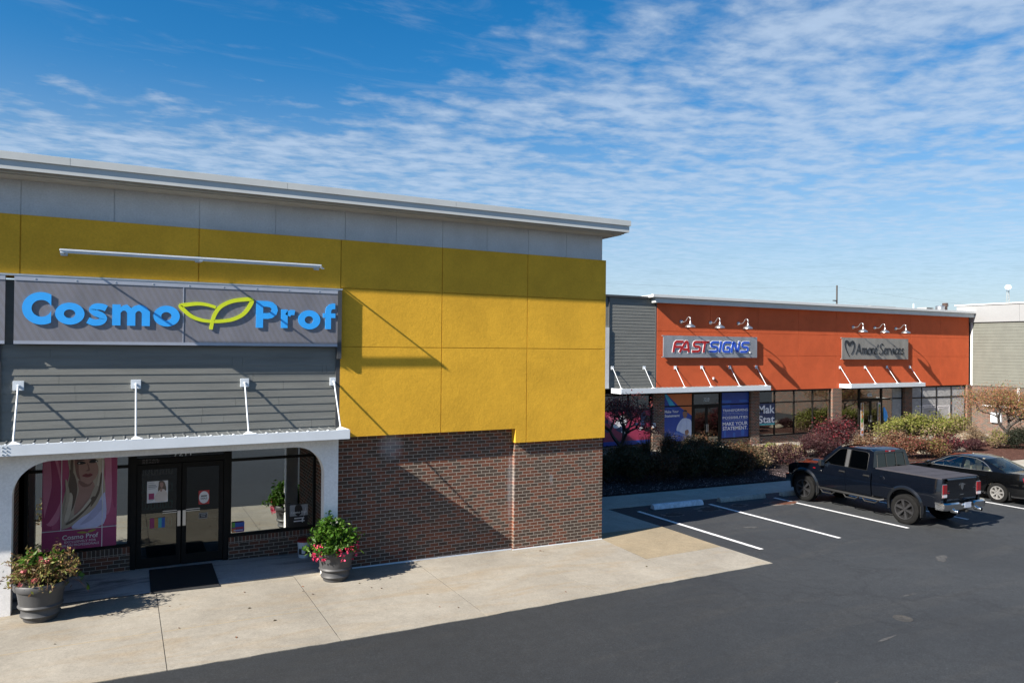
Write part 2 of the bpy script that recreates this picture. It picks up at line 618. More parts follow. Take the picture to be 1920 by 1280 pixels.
def asphalt(name):
    m, nt, b, N, L = new_mat(name)
    b.inputs['Roughness'].default_value = 0.8
    b.inputs['Specular IOR Level'].default_value = 0.35
    v = coords(nt)
    big = noise_node(nt, v, 0.22, 6, 0.6, 0.6)
    c = ramp(nt, big, [(0.25, (0.0222, 0.0245, 0.0278)), (0.5, (0.0282, 0.0312, 0.035)), (0.75, (0.035, 0.038, 0.0415))])
    sw = noise_node(nt, coords(nt, (0.25, 1.4, 1)), 1.0, 5, 0.65, 0.5)
    c = mixc(nt, ramp(nt, sw, [(0.5, (0, 0, 0)), (0.75, (0.5,) * 3)]), c, (0.048, 0.047, 0.045))
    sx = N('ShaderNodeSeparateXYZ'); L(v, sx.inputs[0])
    sheen_x = N('ShaderNodeMapRange'); sheen_x.interpolation_type = 'SMOOTHSTEP'; L(sx.outputs[0], sheen_x.inputs[0])
    sheen_x.inputs[1].default_value, sheen_x.inputs[2].default_value, sheen_x.inputs[3].default_value, sheen_x.inputs[4].default_value = 4, 19, 0.0, 1.0
    c = mixc(nt, 1.0, c, ramp(nt, sheen_x.outputs[0], [(0, (0.74, 0.76, 0.78)), (1, (1.18, 1.18, 1.16))]), 'MULTIPLY')  # paints the view-angle sheen into the colour, brighter along x
    spk = noise_node(nt, v, 170, 2, 0.8)
    c = mixc(nt, 0.7, c, ramp(nt, spk, [(0.30, (0.45,) * 3), (0.62, (1.2,) * 3), (0.75, (2.2,) * 3)]), 'MULTIPLY')
    agg = noise_node(nt, v, 34, 3, 0.85)
    c = mixc(nt, 0.8, c, ramp(nt, agg, [(0.30, (0.55,) * 3), (0.5, (0.95,) * 3), (0.64, (1.3,) * 3), (0.74, (2.4,) * 3)]), 'MULTIPLY')
    med = noise_node(nt, v, 4.5, 5, 0.75)
    c = mixc(nt, 0.45, c, ramp(nt, med, [(0.3, (0.7,) * 3), (0.7, (1.3,) * 3)]), 'MULTIPLY')
    vo = N('ShaderNodeTexVoronoi'); vo.feature = 'DISTANCE_TO_EDGE'; vo.inputs['Scale'].default_value = 0.42
    wob = N('ShaderNodeMixRGB'); wob.blend_type = 'ADD'; wob.inputs[0].default_value = 0.22
    nz = N('ShaderNodeTexNoise'); nz.inputs['Scale'].default_value = 2.2; nz.inputs['Detail'].default_value = 6; nz.inputs['Roughness'].default_value = 0.7
    L(v, nz.inputs['Vector'])
    L(v, wob.inputs[1]); L(nz.outputs['Color'], wob.inputs[2])
    wv = N('ShaderNodeVectorMath'); wv.operation = 'ADD'
    ms = N('ShaderNodeVectorMath'); ms.operation = 'SCALE'; ms.inputs['Scale'].default_value = 0.9
    L(nz.outputs['Color'], ms.inputs[0]); L(v, wv.inputs[0]); L(ms.outputs[0], wv.inputs[1])
    L(wv.outputs[0], vo.inputs['Vector'])
    part_ = noise_node(nt, v, 0.16, 2, 0.5)
    crk = ramp(nt, vo.outputs['Distance'], [(0.0, (1, 1, 1)), (0.010, (0.6,) * 3), (0.022, (0, 0, 0))])
    gate = ramp(nt, part_, [(0.42, (0.10,) * 3), (0.56, (0.5,) * 3)])
    cg = mixc(nt, 1.0, crk, gate, 'MULTIPLY')
    c = mixc(nt, cg, c, (0.017, 0.018, 0.020))
    pal = noise_node(nt, v, 1.1, 7, 0.75, 0.2)
    c = mixc(nt, ramp(nt, pal, [(0.66, (0, 0, 0)), (0.80, (0.5,) * 3)]), c, (0.075, 0.074, 0.072))
    L(c, b.inputs['Base Color'])
    bump(nt, b, spk, 0.35, 0.004)
    return m


def stones(name, c1, c2, c3, scale=22):
    m, nt, b, N, L = new_mat(name)
    b.inputs['Roughness'].default_value = 0.95
    b.inputs['Specular IOR Level'].default_value = 0.15
    v = coords(nt)
    vo = N('ShaderNodeTexVoronoi'); vo.inputs['Scale'].default_value = scale
    L(v, vo.inputs['Vector'])
    sp = N('ShaderNodeSeparateColor'); L(vo.outputs['Color'], sp.inputs[0])
    c = ramp(nt, sp.outputs[0], [(0, c1), (0.5, c2), (0.85, c2), (1, c3)])
    c = mixc(nt, 0.7, c, ramp(nt, vo.outputs['Distance'], [(0.1, (1, 1, 1)), (0.75, (0.35,) * 3)]), 'MULTIPLY')
    L(c, b.inputs['Base Color'])
    inv = N('ShaderNodeMath'); inv.operation = 'MULTIPLY'; inv.inputs[1].default_value = -1
    L(vo.outputs['Distance'], inv.inputs[0])
    bump(nt, b, inv.outputs[0], 1.0, 0.05)
    return m


def perforated(name, col, moire=0.0):
    """punched metal sheet: fine holes with broad lighter/darker stripes painted in for the moire shimmer"""
    m, nt, b, N, L = new_mat(name)
    b.inputs['Roughness'].default_value, b.inputs['Metallic'].default_value = 0.5, 0.25
    v = coords(nt)
    sp = N('ShaderNodeSeparateXYZ'); L(v, sp.inputs[0])
    sn = []
    for ax, fr in ((0, 260.0), (2, 260.0)):
        q = N('ShaderNodeMath'); q.operation = 'MULTIPLY'; q.inputs[1].default_value = fr
        L(sp.outputs[ax], q.inputs[0])
        s_ = N('ShaderNodeMath'); s_.operation = 'SINE'; L(q.outputs[0], s_.inputs[0])
        sn.append(s_.outputs[0])
    h = N('ShaderNodeMath'); h.operation = 'MULTIPLY'; L(sn[0], h.inputs[0]); L(sn[1], h.inputs[1])
    dot = ramp(nt, h.outputs[0], [(0.25, (1, 1, 1)), (0.5, (0.45,) * 3)])
    wv = N('ShaderNodeTexWave'); wv.inputs['Scale'].default_value = 3.2; wv.inputs['Distortion'].default_value = 5.0
    wv.inputs['Detail'].default_value = 0.0; wv.inputs['Detail Scale'].default_value = 0.22
    wm = N('ShaderNodeMapping'); wm.inputs['Rotation'].default_value = (0, R(28), 0); L(v, wm.inputs[0]); L(wm.outputs[0], wv.inputs['Vector'])
    n = noise_node(nt, coords(nt, (1, 1, 0.4)), 2.5, 4, 0.6)
    c = ramp(nt, n, [(0.3, tuple(x * 0.86 for x in col)), (0.7, tuple(x * 1.1 for x in col))])
    c = mixc(nt, moire, c, ramp(nt, wv.outputs['Fac'], [(0.2, (0.80, 0.74, 0.66)), (0.8, (1.06, 1.10, 1.24))]), 'MULTIPLY')
    c = mixc(nt, 0.75, c, dot, 'MULTIPLY')
    L(c, b.inputs['Base Color'])
    return m


M = {}
M['yellow'] = stucco('yellow_stucco', (0.715, 0.40, 0.036), 0.32)
M['orange'] = stucco('orange_stucco', (0.62, 0.118, 0.042), 0.35)
M['band'] = stucco('pale_grey_stucco', (0.62, 0.63, 0.64), 0.2)
M['white_stucco'] = stucco('white_stucco', (0.86, 0.85, 0.84), 0.05)
M['fascia'] = plain('grey_fascia_metal', (0.52, 0.54, 0.53), 0.45, 0.0, 0.06, 1.5)
M['soffit'] = plain('soffit_board', (0.42, 0.40, 0.36), 0.7, 0, 0.08, 2)
M['white_metal'] = plain('white_painted_metal', (0.61, 0.655, 0.70), 0.4, 0.0, 0.05, 2.0)
M['steel'] = plain('galvanised_steel', (0.55, 0.57, 0.58), 0.35, 0.8, 0.1, 6)
M['alu'] = plain('brushed_aluminium', (0.50, 0.51, 0.52), 0.35, 0.9, 0.06, 5)
M['siding'] = plain('grey_fibre_siding', (0.165, 0.168, 0.155), 0.75, 0, 0.16, 1.2, 0.25, 30, stretch=(0.6, 1, 6))
M['tan_siding'] = plain('tan_fibre_siding', (0.117, 0.122, 0.105), 0.75, 0, 0.1, 1.5, 0.15, 40)
M['trim'] = plain('charcoal_trim', (0.05, 0.053, 0.056), 0.6, 0, 0.12, 3)
M['frame'] = plain('dark_bronze_frame', (0.008, 0.007, 0.006), 0.6, 0.0, 0.2, 3)
M['frame'].node_tree.nodes['Principled BSDF'].inputs['Specular IOR Level'].default_value = 0.2
M['black'] = plain('black_matt', (0.008, 0.008, 0.009), 0.8, 0, 0.2, 3)
RED, DARK, MORT = (0.170, 0.068, 0.042), (0.075, 0.052, 0.040), (0.37, 0.325, 0.275)
M['brick'] = brick('brown_brick', RED, DARK, MORT, stains=((1.30, 2.60, 0.35, 0.45, 0.26), (4.30, 1.45, 0.10, 1.1, 0.18), (5.4, 1.55, 0.07, 0.2, 0.2)))
M['brick_far'] = brick('brown_brick_plain', RED, DARK, MORT)
M['brick_pale'] = brick('pale_brick', (0.15, 0.085, 0.065), (0.085, 0.07, 0.06), (0.22, 0.20, 0.18))
M['soldier'] = brick('soldier_course', RED, DARK, MORT, soldier=True)
M['glass'] = glass('reflective_window_glass', 0.50, (0.42, 0.46, 0.45))
M['door_glass'] = glass('tinted_door_glass', 0.075, (0.50, 0.50, 0.48))
M['far_glass'] = glass('far_window_glass', 0.30, (0.40, 0.42, 0.42))
M['car_glass'] = glass('dark_car_glass', 0.05, (0.03, 0.035, 0.035))
M['clear_glass'] = glass('clear_car_glass', 0.03, (0.90, 0.94, 0.92))
M['concrete'] = concrete('warm_concrete', (0.30, 0.277, 0.235), (0.275, 0.21, 0.13), 0.6)
M['aggregate'] = concrete('tan_aggregate', (0.285, 0.235, 0.160), (0.28, 0.20, 0.115), 0.3, 0.5, 60)
M['walk'] = concrete('grey_concrete_walk', (0.40, 0.375, 0.325), (0.32, 0.27, 0.2), 0.3)
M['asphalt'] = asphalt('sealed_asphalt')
M['line'] = plain('white_road_paint', (0.66, 0.66, 0.66), 0.8, 0, 0.15, 9, 0.2, 120)
_nt = M['line'].node_tree
_b = _nt.nodes['Principled BSDF']
_old = _b.inputs['Base Color'].links[0].from_socket
_nt.links.new(mixc(_nt, ramp(_nt, noise_node(_nt, coords(_nt), 16, 6, 0.8), [(0.50, (0, 0, 0)), (0.68, (0.75,) * 3)]), _old, (0.16, 0.16, 0.16)), _b.inputs['Base Color'])
M['gravel'] = stones('dark_lava_gravel', (0.012, 0.009, 0.009), (0.045, 0.032, 0.032), (0.16, 0.13, 0.13))
M['mulch'] = stones('red_brown_mulch', (0.06, 0.025, 0.018), (0.13, 0.06, 0.045), (0.22, 0.13, 0.10), 16)
M['bark'] = plain('grey_bark', (0.055, 0.047, 0.042), 0.9, 0, 0.3, 12, 0.6, 50)
M['dark_bark'] = plain('dark_bark', (0.055, 0.045, 0.042), 0.9, 0, 0.3, 12, 0.6, 50)
M['interior'] = plain('dark_shop_interior', (0.02, 0.02, 0.02), 0.9, 0, 0.3, 1)

# ------------------------------------------------------------------ ground
def sheet(name, pts, dz, m, thick=0.0, kind='structure'):
    b = MB()
    tr = tessellate_polygon([[Vector((p[0], p[1], 0)) for p in pts]])
    vs = [(x, y, gz(x) + dz) for x, y in pts]
    b.add(vs, [tuple(t) for t in tr])
    if thick:
        n = len(pts)
        lo = [(x, y, gz(x) + dz - thick) for x, y in pts]
        b.add(vs + lo, [(i, (i + 1) % n, (i + 1) % n + n, i + n) for i in range(n)])
    return setting(name, b, M[m], kind)


def build_ground():
    b = MB()
    xs, ys = [-400, -40, -10, 10, 30, 60, 500], [-400, -60, -10, 10, 30, 60, 500]
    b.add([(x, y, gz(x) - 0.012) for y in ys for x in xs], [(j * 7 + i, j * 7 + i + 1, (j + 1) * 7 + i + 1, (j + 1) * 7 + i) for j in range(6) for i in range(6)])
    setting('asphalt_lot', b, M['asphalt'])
    # front walk, cut into slabs by open joints
    jx = [-22, -18.5, -14.7, -10.9, -7.1, -3.3, 0.64, 3.2, 5.85, 8.4]
    ye = lambda x: 11.62 if x < -3 else 11.74 + (x + 1) * 0.006 if x < 6 else 11.80 + (x - 6) * 0.036
    g = 0.006
    jit = random.Random(21)
    for i in range(len(jx)):
        x0 = jx[i] + g
        x1 = jx[i + 1] - g if i + 1 < len(jx) else 10.90
        yb = 15.46 if x0 < -3.4 or x0 > 4.0 else 15.52
        xb1 = x1 if i + 1 < len(jx) else 10.93
        xf1 = x1 if i + 1 < len(jx) else 10.76
        k_ = max(3, int((xf1 - x0) / 0.22))
        edge = [(x0 + (xf1 - x0) * q / k_, ye(x0 + (xf1 - x0) * q / k_) + (jit.uniform(-.014, .014) if 0 < q < k_ else 0)) for q in range(k_ + 1)]
        sheet('front_walk', edge + [(xb1, 15.49), (x0, 15.52)], 0.0, 'concrete', 0.1)
    sheet('front_walk', [(10.763, ye(10.763))] + [(10.763 + 2.6 * q / 11, ye(10.763) + (12.07 - ye(10.763)) * q / 11 + jit.uniform(-.014, .014)) for q in range(1, 11)] + [(13.36, 12.07), (13.31, 13.66), (10.852, 13.535)], 0.0, 'concrete', 0.1)
    sheet('walk_joint_bed', [(-22, 11.9), (10.9, 12.1), (10.9, 15.4), (-22, 15.4)], -0.004, 'black')
    sheet('aggregate_walk', [(10.857, 13.541), (13.306, 13.668), (13.29, 15.95), (10.935, 15.95), (10.935, 15.49)], -0.001, 'aggregate', 0.1)
    sheet('side_walk', [(10.955, 15.962), (13.285, 15.962), (13.2, 18.36), (10.955, 18.36)], 0.0, 'walk', 0.1)
    for x0, x1 in ((10.955, 15.2), (15.215, 17.9), (17.915, 20.9), (20.915, 23.9), (23.915, 27.4), (27.415, 31), (31.015, 35), (35.015, 39), (39.015, 43), (43.015, 50.8)):
        sheet('far_walk', [(x0, 18.372), (x1, 18.372), (x1, 19.98), (x0, 19.98)], 0.0, 'walk', 0.1)
    # old caulk line and a darker patch in the slabs
    for x0, x1 in ((-3.2, 0.62), (0.67, 3.17)):
        sheet('walk_mark', [(x0, 13.33), (x1, 13.35), (x1, 13.385), (x0, 13.365)], 0.001, 'pale_mark')
    # painted entrance slab
    sheet('entrance_slab', [(-1.75, 15.525), (4.04, 15.525), (4.04, 17.3), (-1.75, 17.3)], 0.004, 'worn_paint')
    # planting bed with a gentle mound, and the walk in front of the far shops
    b = MB()
    nx, ny = 90, 20
    rnd = random.Random(5)
    vs = []
    for j in range(ny + 1):
        for i in range(nx + 1):
            x, y = 10.96 + 39.8 * i / nx, 20.0 + 5.6 * j / ny
            e = min(j, ny - j, i, nx - i)
            vs.append((x, y, gz(x) + 0.008 + (0.05 * min(e, 3) / 3) + (rnd.uniform(-.02, .02) if e else 0)))
    q = lambda i, j: j * (nx + 1) + i
    b.add(vs, [(q(i, j), q(i + 1, j), q(i + 1, j + 1), q(i, j + 1)) for j in range(ny) for i in range(nx)])
    for k, f in enumerate(b.f):
        b.m[k] = 1 if (b.v[f[0]][0] > 31.5) else 0
    setting('planting_bed', b, [M['gravel'], M['mulch']], smooth=60)
    sheet('shop_walk', [(10.96, 25.61), (50.8, 25.61), (50.8, 29.2), (10.96, 29.2)], 0.02, 'concrete', 0.12)
    # parking lines
    for x, y0, y1 in ((14.0, 13.07, 17.78), (16.86, 13.04, 17.76), (19.75, 13.02, 17.72), (22.62, 13.0, 17.7), (26.12, 13.0, 17.68), (29.0, 13.0, 17.66)):
        o = 0.0
        sheet('parking_line', [(x - 0.068 + .08, y0), (x + 0.068 + .08, y0), (x + 0.068 - .08, y1), (x - 0.068 - .08, y1)], -0.004, 'line')
    # potholes filled with dirt, ragged sheets, dark middle painted as hole shade, paler rim
    rnd = random.Random(3)
    for x, y, rx, ry, mt in ((14.62, 17.0, 0.30, 0.17, 'dirt'), (16.2, 17.2, 0.36, 0.24, 'dirt'), (17.55, 17.25, 0.24, 0.16, 'dirt'), (19.25, 17.0, 0.50, 0.26, 'rust_dirt')):
        for k, (s_, mm, dz) in enumerate(((1.32, 'pale_rim', -0.006), (1.0, mt, -0.003))):
            pts = []
            for a in range(26):
                t = 2 * math.pi * a / 26
                r_ = s_ * (1 + rnd.uniform(-0.24, 0.24))
                pts.append((x + rx * r_ * math.cos(t), y + ry * r_ * math.sin(t)))
            sheet('pothole', pts, dz, mm)
    b = MB()
    b.lathe([(0.17, 0.0), (0.17, 0.005), (0.15, 0.007), (0.14, 0.003), (0.0, 0.003)], (12.8, 8.5, gz(12.8) - 0.012), 24)
    setting('manhole_cover', b, M['cover'], smooth=30)
    # faded arrow and scuffs left on the lot
    for x, y, w_, h_, a in ((11.6, 8.0, 0.28, 0.025, 0.1), (14.2, 9.3, 0.25, 0.03, 0.0), (18.2, 9.0, 0.2, 0.05, 0.3), (15.6, 14.9, 0.26, 0.08, -0.3), (17.0, 14.0, .16, .05, .4), (9.2, 7.2, .25, .02, .2), (17.6, 10.7, .35, .10, .5)):
        pts = []
        for k in range(14):
            t = 2 * math.pi * k / 14
            u, v = w_ * math.cos(t) * (1 + rnd.uniform(-.3, .3)), h_ * math.sin(t) * (1 + rnd.uniform(-.4, .4))
            pts.append((x + u * math.cos(a) - v * math.sin(a), y + u * math.sin(a) + v * math.cos(a)))
        sheet('road_scuff', pts, -0.008, 'faded')
    # crumbs of gravel over the bed in front
    b = MB()
    rnd = random.Random(9)
    for _ in range(5200):
        x = rnd.uniform(11.1, 24.5); y = 20.05 + 2.6 * rnd.random() ** 1.6
        r_ = rnd.uniform(0.015, 0.045)
        z = gz(x) + 0.05
        vs = [(x + r_ * rnd.uniform(.6, 1) * c, y + r_ * rnd.uniform(.6, 1) * s, z + r_ * h) for c, s, h in ((1, 0, 0), (0, 1, 0), (-1, 0, 0), (0, -1, 0), (.1, .1, .9))]
        b.add(vs, [(0, 1, 4), (1, 2, 4), (2, 3, 4), (3, 0, 4)])
    setting('gravel', b, M['pebble'], 'stuff')
    # fallen leaves and petals on the walk
    b = MB()
    for x, y in [(-0.1, 14.55), (0.05, 14.62), (3.3, 14.2), (2.1, 13.9), (1.0, 14.6), (4.6, 14.0), (5.3, 13.3), (8.9, 15.1), (8.95, 15.05), (1.7, 12.6), (2.4, 13.1), (0.9, 13.4)] + [(rnd.uniform(-3, 12), rnd.uniform(12, 15.3)) for _ in range(12)]:
        a, s_ = rnd.uniform(0, 6.3), rnd.uniform(0.018, 0.042)
        c_, n_ = math.cos(a) * s_, math.sin(a) * s_
        z = gz(x) + 0.004
        b.add([(x - c_, y - n_, z), (x + n_ * .5, y - c_ * .5, z + .008), (x + c_, y + n_, z), (x - n_ * .5, y + c_ * .5, z + .012)], [(0, 1, 2, 3)])
    setting('fallen_leaves', b, M['litter'], 'stuff')


M['pale_mark'] = concrete('pale_caulk_mark', (0.33, 0.28, 0.20), (0.285, 0.24, 0.18), 0.8)
M['brown_mark'] = concrete('browned_concrete', (0.245, 0.205, 0.15), (0.285, 0.255, 0.205), 0.9)
M['worn_paint'] = concrete('worn_grey_paint', (0.42, 0.44, 0.46), (0.07, 0.07, 0.07), 1.0)
M['dirt'] = plain('darkened_dirt', (0.006, 0.0045, 0.003), 0.8, 0, 0.5, 14, 0.8, 30)  # dirt darkened so the flat potholes look deep and shaded
M['rust_dirt'] = plain('rusty_dirt', (0.10, 0.035, 0.016), 0.7, 0, 0.6, 8, 0.8, 30)
M['pale_rim'] = plain('crumbled_asphalt', (0.12, 0.10, 0.088), 0.95, 0, 0.5, 16, 0.8, 60)
M['cover'] = plain('rusty_iron_cover', (0.040, 0.038, 0.035), 0.8, 0, 0.4, 18, 0.8, 50)
M['faded'] = plain('faded_scuff', (0.050, 0.050, 0.050), 0.9, 0, 0.6, 10)
M['pebble'] = leaf_mat('lava_pebble', [(0.02, 0.014, 0.014), (0.06, 0.04, 0.04), (0.03, 0.022, 0.024), (0.2, 0.16, 0.16)], 0.0, 0.9)
M['litter'] = leaf_mat('dead_leaf', [(0.07, 0.035, 0.015), (0.18, 0.07, 0.03), (0.05, 0.03, 0.02), (0.12, 0.10, 0.04)], 0.1)
build_ground()


# ------------------------------------------------------------------ shared facade pieces
def panels(mb, xs, zs, y, depth, gap=0.010, m=0):
    """stucco panels with reveal joints: xs, zs are the joint positions"""
    for i in range(len(xs) - 1):
        for j in range(len(zs) - 1):
            a, b_ = (gap if i else 0), (gap if i < len(xs) - 2 else 0)
            c, d = (gap if j else 0), (gap if j < len(zs) - 2 else 0)
            mb.box(xs[i] + a, xs[i + 1] - b_, y, y + 0.018, zs[j] + c, zs[j + 1] - d, m)
    mb.box(xs[0] + .001, xs[-1] - .001, y + 0.0182, y + depth, zs[0] + .001, zs[-1] - .001, m)


def lap_siding(mb, x0, x1, y, z0, z1, pitch, lip=0.022, m=0, axis='x', joints=None):
    """weatherboards: each board leans out at its lower edge"""
    z = z0
    k = 0
    while z < z1 - 0.01:
        zt = min(z + pitch, z1)
        prof = [(y + 0.03, z), (y - lip, z), (y - lip, z + 0.006), (y, zt), (y + 0.03, zt)]
        cuts = [x0] + (joints[k % len(joints)] if joints else []) + [x1]
        for c in range(len(cuts) - 1):
            a, b_ = cuts[c] + (0.002 if c else 0), cuts[c + 1] - (0.002 if c < len(cuts) - 2 else 0)
            if axis == 'x':
                mb.prism([(a, p, q) for p, q in prof], (b_ - a, 0, 0), m)
            else:
                mb.prism([(p, a, q) for p, q in prof], (0, b_ - a, 0), m)
        z += pitch
        k += 1


def storefront_frame(mb, x0, x1, z0, z1, y, mull, rails, w=0.05, d=0.10, m=0):
    """aluminium frame round an opening; mull = x of uprights, rails = z of cross bars"""
    for x in [x0 + w / 2] + list(mull) + [x1 - w / 2]:
        mb.box(x - w / 2, x + w / 2, y, y + d, z0, z1, m)
    xs = [x0 + w] + sorted([q for x in mull for q in (x - w / 2, x + w / 2)]) + [x1 - w]
    for z in [z0 + w / 2] + list(rails) + [z1 - w / 2]:
        for i in range(0, len(xs), 2):
            mb.box(xs[i], xs[i + 1], y + 0.004, y + d - 0.004, z - w / 2, z + w / 2, m)


# ------------------------------------------------------------------ the yellow shop
def build_yellow_shop():
    X1 = 10.93
    r = root('shop_building', 'mustard yellow stucco shop with brown brick base and overhanging flat roof, nearest the camera', 'building', (4.0, 15.45, 0.1))
    # brickwork: projecting pier, recessed wall, side wall
    b = MB()
    b.box(8.36, X1, 15.45, 15.9, -0.25, 2.72)
    b.box(4.05, 8.36, 15.55, 15.9, -0.25, 3.05)
    b.box(4.05, 4.40, 15.9, 17.25, -0.25, 3.0)
    b.box(-2.2, -1.75, 15.47, 17.25, -0.25, 3.0)
    b.box(X1 - 0.4, X1, 15.9, 28.9, -0.3, 2.72)
    part_each('brick_wall', b, M['brick'], r)
    b = MB()
    b.box(-14, -1.95, 15.55, 15.9, -0.2, 3.0)
    part('brick_wall', b, M['brick_far'], r)
    # white sealant line at the foot of the brick
    b = MB()
    b.hexa([(8.33, 15.432, gz(8.33) - .02), (X1 + .01, 15.432, gz(X1) - .02), (X1 + .01, 15.452, gz(X1) - .02), (8.33, 15.452, gz(8.33) - .02)],
           [(8.33, 15.437, gz(8.33) + .017), (X1 + .01, 15.437, gz(X1) + .015), (X1 + .01, 15.451, gz(X1) + .015), (8.33, 15.451, gz(8.33) + .017)])
    b.hexa([(4.45, 15.532, gz(4.45) - .02), (8.355, 15.532, gz(8.36) - .02), (8.355, 15.552, gz(8.36) - .02), (4.45, 15.552, gz(4.45) - .02)],
           [(4.45, 15.537, gz(4.45) + .017), (8.355, 15.537, gz(8.36) + .015), (8.355, 15.551, gz(8.36) + .015), (4.45, 15.551, gz(4.45) + .017)])
    part_each('sealant_line', b, M['white_metal'], r)
    # yellow stucco, front plane y = 15.36
    b = MB()
    panels(b, [4.09, 6.405, 8.63, 10.93], [4.88, 6.12, 7.145], 15.36, 0.42)
    b.box(4.09, 6.395, 15.36, 15.378, 2.955, 4.866)
    b.xz([(6.415, 2.955), (8.335, 2.955), (8.335, 2.615), (8.62, 2.615), (8.62, 4.866), (6.415, 4.866)], 15.36, 15.378)
    b.box(8.64, 10.93, 15.36, 15.378, 2.615, 4.866)
    b.box(4.091, 8.3355, 15.3782, 15.78, 2.956, 4.866)
    b.box(8.336, 10.929, 15.3782, 15.78, 2.616, 4.866)
    panels(b, [-14, -10.5, -7.4, -4.5, -1.59, 1.30, 4.076], [6.05, 7.145], 15.36, 0.42)
    b.box(4.09, 10.925, 15.379, 15.78, 4.8665, 4.8805)
    part('stucco_wall', b, M['yellow'], r)
    b = MB()
    lap_siding(b, 15.78, 28.9, X1 - 0.2, 2.73, 7.14, 0.16, 0.0, axis='y')
    b.box(X1 - 0.45, X1 + 0.03, 15.785, 28.9, 2.72, 7.14)
    part('siding', b, M['siding'], r)
    # pale band under the roof
    b = MB()
    panels(b, [-14, -10.5, -9, -7.4, -6, -4.5, -3.05, -1.6, -0.15, 1.31, 2.75, 4.19, 5.33, 6.44, 7.57, 8.69, 9.78, 10.87], [7.15, 7.80], 15.45, 0.30, 0.004)
    b.box(10.6, 10.87, 15.75, 28.9, 7.15, 7.8)
    part('frieze', b, M['band'], r)
    # roof: soffit, fascia boards, metal cap
    b = MB()
    b.box(-14, 11.16, 15.02, 28.9, 7.765, 7.785)
    b.box(-14, 11.20, 14.96, 29.0, 7.786, 7.84)
    b.box(-14, 11.27, 14.90, 29.0, 7.841, 7.98)
    rf = part('roof', b, M['soffit'], r, bevel=0.004)
    b = MB()
    b.box(-14, 11.285, 14.865, 14.899, 7.825, 7.99)
    b.box(11.271, 11.285, 14.90, 29.0, 7.825, 7.99)
    part('fascia', b, M['fascia'], rf)
    b = MB()
    for x0, x1 in ((-14, -7.4), (-7.398, -0.83), (-0.828, 2.86), (2.862, 6.5), (6.502, 11.32)):
        b.box(x0, x1, 14.835, 14.87, 7.985, 8.118)
    b.box(-14, 11.32, 14.87, 29.0, 8.07, 8.117)
    b.box(11.30, 11.32, 14.87, 29.0, 7.985, 8.069)
    part('roof_cap', b, M['fascia'], rf, bevel=0.003)
    # weatherboards between sign and canopy
    rnd = random.Random(11)
    joints = [sorted([rnd.uniform(-1.2, 3.9) for _ in range(2)]) for _ in range(12)]
    b = MB()
    lap_siding(b, -1.85, 4.0, 15.40, 3.05, 4.86, 0.159, 0.009, joints=joints)
    lap_siding(b, -14, -1.91, 15.40, 3.05, 4.86, 0.159, 0.009)
    b.box(-14, 4.0, 15.431, 15.6, 3.0, 6.0)
    part('siding', b, M['siding'], r)
    b = MB()
    b.box(4.0, 4.088, 15.268, 15.6, 4.62, 6.05)
    b.box(4.0, 4.088, 15.365, 15.6, 3.0, 4.619)
    b.box(-1.91, -1.85, 15.36, 15.43, 3.05, 6.05)
    part_each('corner_trim', b, M['trim'], r)
    # white arch wall in front of the recessed entrance
    b = MB()
    xl, xr, zt, rad = -1.64, 3.74, 2.82, 0.60
    arc = lambda cx, cz, a0, a1: [(cx + rad * math.cos(R(a0 + (a1 - a0) * i / 12)), cz + rad * math.sin(R(a0 + (a1 - a0) * i / 12))) for i in range(13)]
    inner = [(xl, -0.1)] + arc(xl + rad, zt - rad, 180, 90) + arc(xr - rad, zt - rad, 90, 0) + [(xr, -0.1)]
    outer = [(-2.25, -0.1), (-2.25, 2.4)] + [(-2.25 + 6.28 * i / 22, 3.04) for i in range(23)] + [(4.03, 2.2), (4.03, -0.1)]
    n = len(inner)
    out2 = []
    for i, p in enumerate(inner):          # outer partner for each inner point
        if i == 0: out2.append((-2.25, -0.1))
        elif i == n - 1: out2.append((4.03, -0.1))
        elif i <= 6: out2.append((-2.25, p[1] + (3.04 - p[1]) * (i / 6)))
        elif i >= n - 7: out2.append((4.03, p[1] + (3.04 - p[1]) * ((n - 1 - i) / 6)))
        else: out2.append((p[0], 3.04))
    b.strip([(p[0], 15.2, p[1]) for p in inner], [(p[0], 15.2, p[1]) for p in out2], (0, 0.25, 0))
    b.box(-14, -6.3, 15.2, 15.45, -0.1, 3.04)
    part_each('arch_wall', b, M['white_stucco'], r, smooth=35)
    # recessed entrance: sill walls, ceiling, back wall
    b = MB()
    b.box(-1.75, 0.2, 17.2, 17.45, -0.1, 0.50)
    b.box(2.14, 4.05, 17.2, 17.45, -0.1, 0.50)
    part_each('sill_wall', b, M['brick_far'], r)
    b = MB()
    b.box(-1.75, 0.2, 17.19, 17.45, 0.50, 0.665)
    b.box(2.14, 4.05, 17.19, 17.45, 0.50, 0.635)
    part_each('sill_course', b, M['soldier'], r)
    b = MB()
    b.box(-1.75, 4.05, 15.46, 17.4, 2.9, 3.0)
    part('entrance_ceiling', b, M['soffit'], r)
    for (x0, x1, z0) in ((-1.66, 0.21, 0.665), (2.13, 4.05, 0.635)):
        b = MB()
        storefront_frame(b, x0, x1, z0, 2.9, 17.25, [] if x0 < 0 else [], [2.33], 0.06)
        w = part('window', b, M['frame'], r)
        b = MB()
        b.box(x0 + .061, x1 - .061, 17.29, 17.296, z0 + .061, 2.299)
        b.box(x0 + .061, x1 - .061, 17.29, 17.296, 2.361, 2.839)
        part('pane', b, M['glass'], w)
    b = MB()
    b.box(0.21, 0.31, 17.23, 17.36, 0.1, 2.9)
    b.box(2.03, 2.13, 17.23, 17.36, 0.1, 2.9)
    b.box(0.311, 2.029, 17.235, 17.355, 2.36, 2.47)
    b.box(0.311, 2.029, 17.235, 17.355, 2.84, 2.899)
